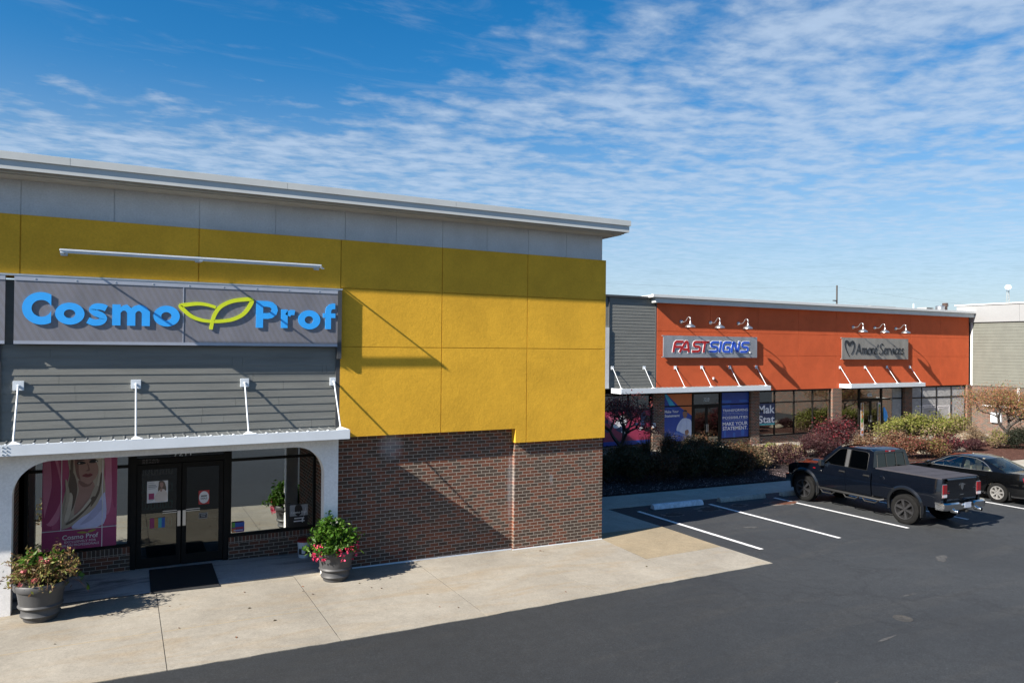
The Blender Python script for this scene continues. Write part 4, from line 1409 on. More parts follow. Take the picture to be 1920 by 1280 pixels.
def build_heart_sign():
    r = root('shop_sign', 'grey metal sign with a dark heart and thin dark script on the orange wall', 'sign', (40.9, 29.0, 4.3))
    y = 28.88
    b = MB()
    b.box(37.62, 43.88, y, y + .035, 4.37, 5.66)
    part('panel', b, M['perf3'], r)
    b = MB()
    for z in (4.37, 5.615):
        b.box(37.64, 43.86, y + .0351, y + .06, z, z + .045); b.box(37.53, 37.62, y, y + .05, z, z + .05)
    for x in (37.8, 39.8, 41.8, 43.7):
        b.box(x - .02, x + .02, y + .061, 28.999, 4.37, 5.65)
    part('rail', b, M['steel'], r)
    yf, yb = y - .022, y - .002
    b = MB()
    L_ = smooth_open([(38.285, 4.53), (38.13, 4.72), (37.96, 4.98), (37.87, 5.24), (37.90, 5.41), (38.02, 5.44), (38.15, 5.36), (38.27, 5.22)], 6)
    n = len(L_)
    b.ribbon(L_, [0.025 + 0.17 * min(1, (i / n) ** 1.5 * 1.2) for i in range(n)], yf, yb)
    R_ = smooth_open([(38.27, 5.24), (38.42, 5.36), (38.56, 5.42), (38.68, 5.34), (38.70, 5.16), (38.64, 4.96), (38.54, 4.80), (38.42, 4.68)], 6)
    n = len(R_)
    b.ribbon(R_, [0.19 - 0.165 * (i / n) ** 0.9 for i in range(n)], yf - .001, yb)
    part('heart_emblem', b, M['ink'], r, smooth=40)
    b = MB()

    def pen(pts, k=5, sm=True):
        p = smooth_open(pts, k) if sm else pts
        ws = []
        for i in range(len(p)):
            a, c = p[max(i - 1, 0)], p[min(i + 1, len(p) - 1)]
            d = Vector((c[0] - a[0], c[1] - a[1]))
            d = d.normalized() if d.length > 1e-9 else Vector((1, 0))
            nib = Vector((math.cos(R(35)), math.sin(R(35))))
            ws.append(0.022 + 0.050 * abs(d.x * nib.y - d.y * nib.x))
        pen.k = (pen.k + 1) % 9
        b.ribbon(p, ws, yf - pen.k * .0008, yb)
    pen.k = 0
    X = [38.83]
    base, xh, cap = 4.70, 0.36, 0.62

    def glyph(w, *strokes):
        for st in strokes:
            pen([(X[0] + u * w, base + v) for u, v in st])
        X[0] += w
    k = 1.02
    glyph(.55 * k, [(.0, -.02), (.25, .25), (.52, cap)], [(.52, cap), (.66, .3), (.86, 0)], [(.18, .2), (.74, .2)])
    m_ = [[(.0, .30), (.10, .34), (.12, .2), (.12, 0)], [(.12, .18), (.25, .32), (.42, .33), (.47, .2), (.47, 0)], [(.47, .18), (.6, .32), (.77, .33), (.82, .2), (.84, .02), (.95, .02)]]
    glyph(.52 * k, *m_)
    o_ = [[(.5, .35), (.2, .28), (.08, .16), (.2, .02), (.48, -.01), (.76, .06), (.86, .2), (.74, .32), (.5, .35)]]
    glyph(.34 * k, *o_)
    glyph(.26 * k, [(.0, .30), (.18, .34), (.24, .2), (.24, 0)], [(.24, .2), (.45, .31), (.7, .35), (.85, .31)])
    e_ = [[(.1, .16), (.5, .19), (.8, .26), (.66, .35), (.36, .33), (.12, .2), (.16, .06), (.4, -.005), (.7, .02), (.92, .1)]]
    glyph(.31 * k, *e_)
    pen([(X[0] - .02, base + .42), (X[0] + .06, base + .60)], 2)
    X[0] += .13
    glyph(.46 * k, [(.92, cap - .08), (.7, cap + .0), (.42, cap - .03), (.28, cap - .16), (.45, .36), (.72, .24), (.78, .12), (.6, .0), (.3, -.01), (.05, .07)])
    glyph(.31 * k, *e_)
    glyph(.26 * k, [(.0, .30), (.18, .34), (.24, .2), (.24, 0)], [(.24, .2), (.45, .31), (.7, .35), (.85, .31)])
    glyph(.33 * k, [(.0, .33), (.15, .32), (.3, .14), (.42, 0)], [(.42, 0), (.65, .2), (.85, .36)])
    glyph(.16 * k, [(.2, .34), (.4, .32), (.42, .1), (.5, .01), (.85, .03)])
    b.xz([(X[0] - .11, base + .50), (X[0] - .06, base + .46), (X[0] - .01, base + .50), (X[0] - .06, base + .54)], yf, yb)
    glyph(.29 * k, [(.85, .30), (.65, .35), (.35, .31), (.12, .18), (.18, .05), (.42, -.005), (.7, .02), (.92, .1)])
    glyph(.31 * k, *e_)
    glyph(.27 * k, [(.9, .30), (.6, .35), (.35, .29), (.5, .2), (.8, .12), (.72, .02), (.4, -.01), (.05, .04)])
    part('lettering', b, M['ink'], r, smooth=40)


build_heart_sign()


# ------------------------------------------------------------------ window graphics
def poster(name, label, x0, x1, z0, z1, y, shapes, mats, texts=(), cat='poster', group=None):
    """flat printed sheet: shapes are (material index, [(u, v) ...]) layered outwards"""
    b = MB()
    b.box(x0, x1, y, y + 0.004, z0, z1, 0)
    W, H = x1 - x0, z1 - z0
    k = 1
    for mi, pts in shapes:
        b.xz([(x0 + min(1, max(0, u)) * W, z0 + min(1, max(0, v)) * H) for u, v in pts], y - 0.0009 * k, y - 0.0009 * (k - 1) - 0.0001, mi)
        k += 1
    for mi, txt, u0, u1, v0, v1, bold in texts:
        text_into(b, txt, x0 + u0 * W, x0 + u1 * W, z0 + v0 * H, z0 + v1 * H, y - 0.0009 * k - .001, 0.001, mi, bold)
    return single(name, b, mats, label, cat, (x0, y, z0), group)


def ink(name, c, rough=0.5):
    M[name] = plain(name + '_print', c, rough, 0, 0.10, 4)
    return M[name]


rect = lambda a, b_, c, d: [(a, c), (b_, c), (b_, d), (a, d)]
sm = smooth_closed
for nm, c in dict(magenta=(0.46, 0.085, 0.19), magenta2=(0.58, 0.20, 0.31), magenta3=(0.34, 0.045, 0.135), hair=(0.46, 0.385, 0.30), hair2=(0.13, 0.09, 0.065), hair3=(0.60, 0.52, 0.42), skin=(0.40, 0.235, 0.195),
                  skin2=(0.22, 0.11, 0.09), lips=(0.24, 0.05, 0.055), lav=(0.58, 0.58, 0.82), lav2=(0.42, 0.42, 0.64), white=(0.75, 0.73, 0.74), dark=(0.02, 0.015, 0.015), plum=(0.33, 0.035, 0.13), limeprint=(0.35, 0.33, 0.05),
                  blue=(0.008, 0.042, 0.27), blue2=(0.014, 0.09, 0.38), navy=(0.02, 0.035, 0.10), oran=(0.50, 0.13, 0.03), shirt=(0.42, 0.48, 0.64), shirt2=(0.36, 0.42, 0.60), brownskin=(0.20, 0.10, 0.07), cyan=(0.02, 0.32, 0.52),
                  pinkp=(0.30, 0.025, 0.07), pinkp2=(0.45, 0.11, 0.18), teal=(0.06, 0.36, 0.38), redp=(0.5, 0.03, 0.03), purple=(0.10, 0.03, 0.2), gold=(0.42, 0.22, 0.05), grn=(0.10, 0.3, 0.05), beige=(0.70, 0.60, 0.55), pgrey=(0.35, 0.35, 0.36)).items():
    ink(nm, c)
P = M
poster('window_poster', 'tall magenta hair poster of a long haired blonde person in the entrance window', -1.36, -0.05, 0.735, 2.86, 17.235, [
    (1, rect(0, .13, .20, 1)), (2, sm([(.02, .95), (.14, .98), (.26, .6), (.22, .3), (.08, .24), (.02, .4)], 4)), (1, sm([(.10, .9), (.18, .8), (.25, .5), (.10, .28), (.03, .3), (.12, .6)], 4)),
    (2, sm([(.80, .98), (.90, .98), (.93, .5), (.88, .3), (.80, .4), (.84, .7)], 4)), (1, sm([(.92, .95), (.99, .9), (.99, .4), (.94, .45)], 4)),
    # hair, face, shoulders
    (3, sm([(.34, 0.870), (.55, 0.870), (.80, 0.870), (.82, 0.686), (.84, 0.518), (.78, 0.400), (.62, 0.308), (.46, 0.240), (.30, 0.198), (.25, 0.215), (.24, 0.333), (.28, 0.492), (.33, 0.635), (.35, 0.744)], 5)),
    (4, sm([(.36, 0.753), (.42, 0.702), (.46, 0.568), (.42, 0.417), (.36, 0.350), (.30, 0.417), (.32, 0.551), (.36, 0.669)], 4)),
    (6, sm([(.42, 0.870), (.72, 0.870), (.745, 0.753), (.70, 0.660), (.60, 0.606), (.53, 0.618), (.46, 0.686), (.43, 0.770)], 5)),
    (6, sm([(.47, 0.635), (.66, 0.635), (.70, 0.518), (.66, 0.408), (.52, 0.333), (.42, 0.324), (.44, 0.450), (.48, 0.551)], 4)),
    (7, sm([(.48, 0.652), (.60, 0.606), (.67, 0.635), (.63, 0.593), (.55, 0.581), (.49, 0.610)], 4)),
    (7, sm([(.425, 0.854), (.47, 0.845), (.475, 0.736), (.50, 0.652), (.46, 0.677), (.43, 0.753)], 4)),
    (12, sm([(.455, 0.807), (.50, 0.824), (.55, 0.812), (.50, 0.801)], 4)), (12, sm([(.62, 0.824), (.67, 0.837), (.72, 0.828), (.67, 0.816)], 4)),
    (12, sm([(.44, 0.833), (.50, 0.847), (.56, 0.835), (.50, 0.839)], 3)), (12, sm([(.61, 0.845), (.68, 0.860), (.73, 0.849), (.68, 0.852)], 3)),
    (7, sm([(.585, 0.812), (.60, 0.753), (.565, 0.738), (.59, 0.732), (.625, 0.740), (.61, 0.786)], 4)),
    (8, sm([(.52, 0.690), (.57, 0.711), (.60, 0.705), (.63, 0.711), (.665, 0.694), (.60, 0.673)], 4)), (12, sm([(.53, 0.692), (.60, 0.694), (.66, 0.695), (.60, 0.689)], 3)),
    (5, sm([(.70, 0.854), (.79, 0.837), (.81, 0.635), (.80, 0.501), (.70, 0.434), (.60, 0.383), (.68, 0.501), (.73, 0.635), (.74, 0.753)], 5)),
    (3, sm([(.70, 0.585), (.79, 0.534), (.74, 0.417), (.58, 0.316), (.40, 0.240), (.30, 0.224), (.46, 0.333), (.60, 0.434)], 5)),
    (4, sm([(.66, 0.484), (.70, 0.467), (.54, 0.333), (.40, 0.274), (.50, 0.350), (.60, 0.417)], 4)), (5, sm([(.36, 0.534), (.40, 0.501), (.38, 0.366), (.33, 0.266), (.29, 0.282), (.33, 0.400)], 4)),
    (9, sm([(.80, 0.501), (.84, 0.492), (.82, 0.215), (.40, 0.198), (.50, 0.282), (.62, 0.333), (.72, 0.400)], 4)), (10, sm([(.78, 0.450), (.80, 0.366), (.66, 0.266), (.50, 0.224), (.62, 0.308)], 4)),
    (12, sm([(.445, .812), (.485, .832), (.55, .822), (.565, .808), (.50, .800)], 4)), (12, sm([(.615, .815), (.64, .838), (.70, .84), (.735, .82), (.67, .808)], 4)),
    (11, sm([(.468, .814), (.485, .818), (.492, .812), (.478, .808)], 3)), (11, sm([(.70, .822), (.715, .826), (.722, .82), (.708, .816)], 3)),
    (4, sm([(.37, .86), (.40, .84), (.40, .70), (.36, .56), (.34, .60), (.365, .72)], 4)), (3, sm([(.30, .66), (.33, .64), (.36, .50), (.30, .34), (.28, .36), (.31, .50)], 4)),
    (4, sm([(.775, .70), (.79, .69), (.76, .52), (.66, .40), (.645, .41), (.74, .55)], 4)), (5, sm([(.62, .46), (.64, .44), (.50, .33), (.38, .27), (.37, .285), (.50, .36)], 4)),
    (4, sm([(.56, .37), (.57, .355), (.44, .275), (.33, .235), (.32, .25), (.43, .30)], 4)), (5, sm([(.80, .82), (.815, .80), (.81, .60), (.79, .58), (.795, .70)], 4)),
    (13, rect(0, 1, 0, .185)), (11, rect(0, 1, .183, .190)), (11, rect(.245, .255, .19, 1)), (11, rect(.795, .805, 0, 1)),
    (14, sm([(.46, .155), (.53, .163), (.60, .150), (.55, .142)], 4)), (14, sm([(.60, .150), (.66, .172), (.72, .168), (.66, .15)], 4))],
    [P['magenta'], P['magenta3'], P['magenta2'], P['hair'], P['hair2'], P['hair3'], P['skin'], P['skin2'], P['lips'], P['lav'], P['lav2'], P['white'], P['dark'], P['plum'], P['limeprint']],
    [(11, "Cosmo Prof", .27, .75, .095, .14, .01), (11, "EXCLUSIVELY FOR", .30, .72, .062, .083, 0), (11, "SALON PROFESSIONALS", .26, .76, .030, .052, 0)])
poster('door_poster', 'white sale poster with a dark haired person on the glass door', 0.51, 0.91, 1.53, 1.985, 17.255, [
    (1, sm([(.58, .98), (.78, .98), (.88, .8), (.92, .55), (.80, .45), (.62, .45), (.52, .55), (.55, .8)], 4)), (2, sm([(.62, .9), (.74, .92), (.78, .8), (.72, .68), (.64, .72)], 4)),
    (3, sm([(.62, .58), (.80, .60), (.96, .42), (.98, .2), (.90, .05), (.45, .05), (.35, .25), (.48, .45)], 4)), (2, sm([(.62, .62), (.74, .64), (.70, .5), (.64, .5)], 3)),
    (4, rect(.08, .34, .16, .44)), (5, rect(.06, .42, .80, .84)), (5, rect(.06, .36, .92, .94)), (5, rect(.06, .48, .72, .77)), (5, rect(.06, .40, .65, .68)), (5, rect(.10, .30, .10, .13))],
    [P['white'], P['hair2'], P['skin'], P['beige'], P['plum'], P['pgrey']])
poster('door_poster', 'small red cornered poster with a white circle reading deals on the glass door', 1.52, 1.735, 1.41, 1.71, 17.255, [
    (1, arc_pts(.5, .5, .47, .44, 0, 360, 28)[:-1]), (2, rect(.22, .78, .56, .64))], [P['redp'], P['white'], P['dark']], [(2, "DEALS", .2, .8, .36, .50, .02)])
poster('door_sticker', 'colourful rainbow sticker low on the glass door', 0.57, 0.86, 0.99, 1.2, 17.255, [(1, rect(0, .3, 0, 1)), (2, rect(.3, .55, 0, 1)), (3, rect(.55, .78, 0, 1)), (4, rect(.78, 1, 0, 1))],
       [P['purple'], P['plum'], P['gold'], P['teal'], P['blue2']], [], 'sticker')
poster('door_sticker', 'faint white opening hours sticker under the round poster', 1.53, 1.70, 1.10, 1.22, 17.255, [(1, rect(.06, .94, .10, .9)), (0, rect(.2, .8, .6, .75)), (0, rect(.25, .75, .3, .42))], [P['pgrey'], P['dark']], [], 'sticker')
poster('window_sticker', 'small square purple blue sticker low in the wide entrance window', 2.21, 2.47, 0.725, 0.945, 17.24, [
    (1, rect(0, .25, .5, 1)), (2, rect(0, .3, 0, .4)), (3, rect(.25, 1, .55, .95)), (4, rect(.3, .9, .3, .5)), (5, rect(.12, .88, .15, .24))],
    [P['purple'], P['grn'], P['oran'], P['blue2'], P['pinkp'], P['shirt']], [], 'sticker')
poster('window_poster', 'grey black salon poster in the corner of the entrance window beside the white pail', 3.46, 3.87, 0.70, 1.21, 17.24, [
    (1, rect(0, 1, 0, .5)), (1, sm([(.3, .95), (.6, .98), (.7, .7), (.5, .5), (.3, .6)], 4)), (2, sm([(.65, .3), (.8, .5), (.9, .9), (.8, .6), (.72, .2)], 4)), (2, rect(.25, .8, .37, .42)), (2, rect(.22, .82, .24, .29))],
    [P['pgrey'], P['dark'], P['white']], [(2, "Cosmo Prof", .06, .94, .62, .72, .01)])
# shelves of boxed hair colour just behind the door glass
b = MB()
for z in (0.95, 1.35, 1.72, 2.08):
    b.box(0.34, 1.05, 17.42, 17.64, z - .02, z, 0)
rnd = random.Random(2)
for z, mi in ((2.08, 1), (1.72, 2), (1.35, 2), (0.95, 2)):
    for i in range(6):
        x = 0.36 + i * .112
        b.box(x, x + .095, 17.43, 17.55, z + .001, z + rnd.uniform(.17, .2), mi)
        A = arc_pts(x + .048, z + .09, .022, .055, 0, 360, 12)[:-1]
        b.xz(A, 17.422, 17.429, 3)
single('product_shelf', b, [M['frame'], P['beige'], P['teal'], P['dark']], 'dark shelf unit of boxed products seen through the glass door', 'shelf', (0.7, 17.5, 0.93))

y = 29.045
poster('window_poster', 'blue and orange window poster of a standing person in a pale shirt', 24.33, 26.16, 0.17, 1.92, y, [
    (1, [(.55, 1), (1, 1), (1, .73)]), (2, sm([(.0, 1), (.2, .99), (.5, .93), (.3, .94)], 3)),
    (3, sm([(.62, .62), (.72, .66), (.84, .65), (.98, .58), (1.0, .35), (.98, .14), (.80, .18), (.55, .26), (.45, .32), (.50, .48)], 5)),
    (4, sm([(.60, .55), (.66, .56), (.62, .38), (.55, .30), (.52, .36)], 4)), (4, sm([(.80, .6), (.84, .58), (.83, .3), (.79, .3)], 4)), (5, sm([(.69, .86), (.75, .90), (.82, .87), (.84, .78), (.80, .68), (.74, .66), (.69, .72), (.67, .8)], 5)), (6, sm([(.69, .86), (.75, .91), (.83, .87), (.80, .85), (.74, .86)], 4)),
    (5, sm([(.76, .28), (.86, .32), (.90, .24), (.85, .16), (.78, .18)], 4)), (7, sm([(.45, .30), (.7, .2), (1.0, .10), (1, 0), (.5, 0), (.3, .1)], 3)), (0, [(.0, .0), (1, .0), (1, .07), (.4, .2), (0, .2)])],
    [P['blue'], P['oran'], P['blue2'], P['shirt'], P['shirt2'], P['brownskin'], P['dark'], P['blue2'], P['white']],
    [(8, "Make Your", .02, .52, .83, .91, .012), (8, "Statement", .02, .56, .71, .79, .012), (8, "Custom Signs &", .08, .48, .12, .16, 0), (8, "Visual Solutions", .08, .48, .06, .10, 0)])
poster('window_poster', 'blue and orange panel filling the top light over the pale shirt poster', 24.33, 26.16, 1.99, 2.58, y, [
    (1, [(.10, 1), (1, 1), (1, 0), (.50, 0)]), (2, [(.0, 1), (.09, 1), (.4, 0), (.2, 0)])], [P['blue'], P['oran'], P['cyan']])
poster('window_poster', 'blue window poster of white capital words beside the brick pier', 28.27, 30.22, 0.17, 1.92, y, [
    (1, rect(.08, .16, .02, .22)), (1, rect(.42, .5, .0, .14)), (1, rect(.72, .84, .03, .26)), (1, rect(.0, .3, .92, 1))], [P['blue'], P['blue2'], P['white'], P['shirt2']],
    [(2, "TRANSFORMING", .03, .97, .79, .87, .01), (3, "YOUR SPACE BECOMES OUR PLACE.", .03, .97, .735, .765, 0), (3, "THERE ARE A MILLION AND ONE", .03, .97, .69, .72, 0), (2, "POSSIBILITIES", .03, .97, .57, .65, .01),
     (3, "TO CHANGE YOUR BUSINESS VISIBILITY", .03, .97, .515, .545, 0), (2, "MAKE YOUR", .03, .97, .365, .475, .015), (2, "STATEMENT.", .03, .97, .225, .335, .015)])
poster('window_poster', 'plain deep blue panel filling the top light over the white capital words', 28.27, 30.22, 1.99, 2.58, y, [(1, rect(.0, .35, .1, .3)), (1, rect(.65, .95, .1, .32))], [P['blue'], P['blue2']])
poster('window_poster', 'navy window poster of huge cut off white letters next to the brick pier', 30.96, 32.22, 0.72, 1.92, y, [(1, rect(0, 1, 0, .08))], [P['navy'], P['teal'], P['white']],
       [(2, "Mak", .0, 1.0, .54, .92, .02), (2, "Stat", .0, 1.0, .10, .44, .02)])
rnd = random.Random(8)
sh = []
for i in range(16):
    cx, cz, q = rnd.uniform(.05, .95), rnd.uniform(.3, .9), rnd.uniform(.05, .14)
    sh.append((rnd.choice([1, 2, 2, 3, 4]), sm([(cx + q * math.cos(t) * rnd.uniform(.5, 1.2), cz + q * math.sin(t) * rnd.uniform(.5, 1.2)) for t in (0, 1, 2, 3, 4, 5)], 3)))
poster('window_poster', 'crimson pink and blue window poster behind the bare dark tree', 20.6, 23.45, 0.15, 1.82, y, [(5, rect(0, 1, 0, .12))] + sh + [(3, sm([(.82, .95), (.90, .9), (.88, .6), (.80, .5), (.78, .7)], 4))], [P['pinkp'], P['pinkp2'], P['white'], P['navy'], P['dark'], P['blue']])
# narrow picture posters on the second shop's doors
for x0, lab in ((39.56, 'narrow autumn picture poster on the door leaf near the brick pier'), (41.16, 'narrow faded picture poster on the door leaf near the blue hanging bag')):
    sh = []
    for i in range(12):
        v = rnd.uniform(.25, .95)
        sh.append((rnd.choice([1, 2, 3]), sm([(.5 + .45 * math.cos(t) * rnd.uniform(.4, 1), v + .06 * math.sin(t)) for t in (0, 1, 2, 3, 4, 5)], 2)))
    poster('door_poster', lab, x0, x0 + .26, -0.35, 1.72, 29.045, sh + [(4, rect(0, 1, 0, .22)), (3, sm([(.2, .18), (.8, .18), (.8, .1), (.2, .1)], 3))], [P['beige'], P['grn'], P['gold'], P['oran'], P['shirt']])
b = MB()
b.xz([(41.75, 1.35), (41.85, 1.42), (42.1, 1.1), (42.2, .75), (42.12, .55), (41.95, .5), (41.8, .6)], 29.075, 29.085)
single('hanging_bag', b, M['sign_blue'], 'bright blue cloth hanging in the frosted window beside the doors', 'cloth', (41.9, 29.08, 0.5))
# pencilled holiday outline drawn on the grey blind
b = MB()
for x0, x1, z0, z1 in ((45.0, 45.55, .75, 1.35), (45.7, 47.05, .95, 1.38), (47.3, 48.6, .35, 1.3)):
    b.ribbon([(x0, z0), (x0, z1), (x1, z1), (x1, z0)], .05, 29.078, 29.083)
    b.ribbon([(x0 + .12, z0 + .05), (x0 + .12, z1 - .12), (x1 - .12, z1 - .12), (x1 - .12, z0 + .05)], .03, 29.078, 29.083)
single('window_drawing', b, P['white'], 'white outline drawing on the frosted windows near the tan wing', 'drawing', (47, 29.08, .4))

# ------------------------------------------------------------------ foliage
def leaf_quads(centres, size, rng, flat=0.0, aspect=0.5, droop=0.0, normals=None):
    """one pointed leaf (a folded diamond) per centre"""
    n = len(centres)
    d = rng.normal(size=(n, 3))
    d[:, 2] = d[:, 2] * (1 - flat) - droop
    d /= np.linalg.norm(d, axis=1, keepdims=True) + 1e-9
    w = rng.normal(size=(n, 3))
    w -= d * (w * d).sum(1, keepdims=True)
    w /= np.linalg.norm(w, axis=1, keepdims=True) + 1e-9
    s = size * rng.uniform(0.6, 1.35, size=(n, 1))
    nn = np.cross(d, w)
    v = np.empty((n, 4, 3))
    v[:, 0] = centres - d * s * 0.5
    v[:, 1] = centres + w * s * aspect * 0.5 + nn * s * 0.06
    v[:, 2] = centres + d * s * 0.5 + nn * s * 0.05
    v[:, 3] = centres - w * s * aspect * 0.5 + nn * s * 0.06
    return v.reshape(-1, 3)


def foliage_part(name, verts, m, par, ids=None):
    n = len(verts) // 4
    me = bpy.data.meshes.new(name)
    off = np.array(ORG[par.name])
    me.from_pydata((verts - off).tolist(), [], [(4 * i, 4 * i + 1, 4 * i + 2, 4 * i + 3) for i in range(n)])
    mats = m if isinstance(m, list) else [m]
    for q in mats:
        me.materials.append(q)
    if ids is not None:
        me.polygons.foreach_set('material_index', np.asarray(ids, dtype=np.int32))
    me.update()
    o = bpy.data.objects.new(name, me)
    COL.objects.link(o)
    o.parent = par
    ORG[o.name] = ORG[par.name]
    return o


def clump_points(rng, c, rad, n, k=14, shell=0.6, spread=0.28, zmin=None):
    """points gathered in k clumps over a lumpy ellipsoid"""
    d = rng.normal(size=(k, 3))
    d[:, 2] = np.abs(d[:, 2]) * 0.95 - 0.42
    d /= np.linalg.norm(d, axis=1, keepdims=True)
    r = shell + (1 - shell) * rng.random((k, 1))
    cen = d * r * rng.uniform(0.75, 1.05, (k, 1))
    idx = rng.integers(0, k, n)
    p = cen[idx] + rng.normal(size=(n, 3)) * spread * rng.uniform(0.6, 1.2, (k, 1))[idx]
    p = p * np.array(rad) + np.array(c)
    if zmin is not None:
        p = p[p[:, 2] > zmin]
    return p


def stems(mb, base, top_pts, r0, rng, rnd):
    for p in top_pts:
        b0 = Vector(base) + Vector((rnd.uniform(-.08, .08), rnd.uniform(-.08, .08), 0))
        mid = (b0 + Vector(p)) * 0.5 + Vector((rnd.uniform(-.1, .1), rnd.uniform(-.1, .1), .05))
        mb.tube(smooth_open([tuple(b0), tuple(mid), tuple(p)], 3), [r0 * (1 - .7 * i / 6) for i in range(7)], 5)


def shrub(label, x, y, w, d, h, m, n, size, seed, kind='shrub', group=None, k=14, spread=.28, aspect=.5, second=None, frac=0.0, droop=0.0, low=0.08, stem_n=9):
    rng, rnd = np.random.default_rng(seed), random.Random(seed)
    z = gz(x) + 0.03
    r = root(kind, label, 'shrub' if kind != 'grass_tuft' else 'grass', (x, y, z), group)
    n = int(n * 1.45)
    k = int(k * 1.3)
    size = size * 1.2
    p = clump_points(rng, (x, y, z + h * .48), (w / 2 * .9, d / 2 * .9, h * .50), n, k, .55, spread, z + low)
    mats = [m] + ([second] if second else [])
    ids = None
    if second:
        ids = (rng.random(len(p)) < frac * np.clip((p[:, 2] - z) / h * 1.6 - .3, 0.05, 1)).astype(int)
    foliage_part('foliage', leaf_quads(p, size, rng, 0.2, aspect, droop), mats, r, ids)
    b = MB()
    top = p[rng.integers(0, len(p), stem_n)]
    stems(b, (x, y, z - .03), [tuple(t) for t in top], .014, rng, rnd)
    part('stem', b, M['bark'], r, smooth=60)
    return r


LM = {}
LM['dark_green'] = leaf_mat('dark_olive_leaf', [(0.024, 0.030, 0.012), (0.055, 0.050, 0.020), (0.034, 0.044, 0.015), (0.085, 0.046, 0.022), (0.045, 0.046, 0.020)])
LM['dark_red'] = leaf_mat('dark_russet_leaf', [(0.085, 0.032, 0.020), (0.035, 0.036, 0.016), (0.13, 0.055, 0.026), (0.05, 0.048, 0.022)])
LM['purple'] = leaf_mat('purple_barberry_leaf', [(0.036, 0.013, 0.018), (0.060, 0.020, 0.024), (0.024, 0.012, 0.014), (0.085, 0.030, 0.030), (0.055, 0.036, 0.028)])
LM['red'] = leaf_mat('crimson_leaf', [(0.14, 0.014, 0.024), (0.22, 0.025, 0.036), (0.08, 0.012, 0.018)])
LM['lime'] = leaf_mat('yellow_green_leaf', [(0.13, 0.155, 0.024), (0.20, 0.20, 0.045), (0.09, 0.115, 0.02), (0.24, 0.21, 0.075)])
LM['brown'] = leaf_mat('dry_brown_leaf', [(0.20, 0.135, 0.08), (0.13, 0.09, 0.06), (0.28, 0.20, 0.125), (0.10, 0.085, 0.045)])
LM['rust'] = leaf_mat('rust_orange_leaf', [(0.16, 0.065, 0.035), (0.10, 0.055, 0.035), (0.20, 0.09, 0.05), (0.08, 0.065, 0.03), (0.11, 0.035, 0.03)])
LM['cream'] = leaf_mat('cream_flower_head', [(0.28, 0.22, 0.14), (0.19, 0.12, 0.08), (0.09, 0.11, 0.03), (0.22, 0.15, 0.10), (0.06, 0.08, 0.025)])
LM['straw'] = leaf_mat('straw_blade', [(0.11, 0.085, 0.05), (0.06, 0.05, 0.028), (0.16, 0.13, 0.08), (0.045, 0.05, 0.02)])
LM['bright'] = leaf_mat('bright_green_leaf', [(0.035, 0.10, 0.009), (0.065, 0.155, 0.014), (0.02, 0.055, 0.007), (0.11, 0.19, 0.025)], 0.3, 0.4)
LM['pink'] = leaf_mat('hot_pink_petal', [(0.62, 0.03, 0.11), (0.75, 0.08, 0.18), (0.45, 0.015, 0.07)], 0.3)
LM['palepink'] = leaf_mat('faded_pink_petal', [(0.6, 0.22, 0.22), (0.5, 0.12, 0.13)], 0.3)
LM['wilt'] = leaf_mat('wilted_leaf', [(0.20, 0.15, 0.06), (0.12, 0.14, 0.03), (0.22, 0.10, 0.05), (0.17, 0.21, 0.045), (0.08, 0.05, 0.03), (0.30, 0.23, 0.12)], 0.25)
LM['yew'] = leaf_mat('yew_leaf', [(0.012, 0.018, 0.012), (0.02, 0.028, 0.015), (0.035, 0.03, 0.02)])
LM['orange_leaf'] = leaf_mat('orange_autumn_leaf', [(0.30, 0.11, 0.06), (0.23, 0.10, 0.065), (0.36, 0.16, 0.075), (0.20, 0.12, 0.085), (0.17, 0.16, 0.04), (0.11, 0.14, 0.03)], 0.3)
LM['crab'] = leaf_mat('dark_crab_apple_leaf', [(0.17, 0.03, 0.035), (0.09, 0.022, 0.022), (0.25, 0.05, 0.055), (0.05, 0.03, 0.02)], 0.2)

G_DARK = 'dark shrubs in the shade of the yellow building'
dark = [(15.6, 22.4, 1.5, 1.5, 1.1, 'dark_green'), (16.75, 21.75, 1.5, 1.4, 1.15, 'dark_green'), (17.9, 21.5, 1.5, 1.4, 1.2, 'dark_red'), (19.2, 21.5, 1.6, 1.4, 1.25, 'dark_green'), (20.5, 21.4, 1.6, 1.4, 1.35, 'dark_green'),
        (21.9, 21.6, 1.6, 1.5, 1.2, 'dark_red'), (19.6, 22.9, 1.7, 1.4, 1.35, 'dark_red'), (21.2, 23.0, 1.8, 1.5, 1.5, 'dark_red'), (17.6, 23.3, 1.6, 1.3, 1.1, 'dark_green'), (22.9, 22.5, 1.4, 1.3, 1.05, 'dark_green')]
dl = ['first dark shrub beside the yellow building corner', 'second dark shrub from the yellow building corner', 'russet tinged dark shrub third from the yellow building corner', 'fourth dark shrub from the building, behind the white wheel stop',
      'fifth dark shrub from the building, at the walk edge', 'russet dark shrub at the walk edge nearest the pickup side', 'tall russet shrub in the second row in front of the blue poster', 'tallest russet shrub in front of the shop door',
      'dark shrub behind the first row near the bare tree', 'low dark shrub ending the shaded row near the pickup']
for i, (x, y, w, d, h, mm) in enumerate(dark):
    shrub(dl[i], x, y, w, d, h, LM[mm], 5200, 0.075, 100 + i, group=G_DARK, k=22, spread=.24, aspect=.45)
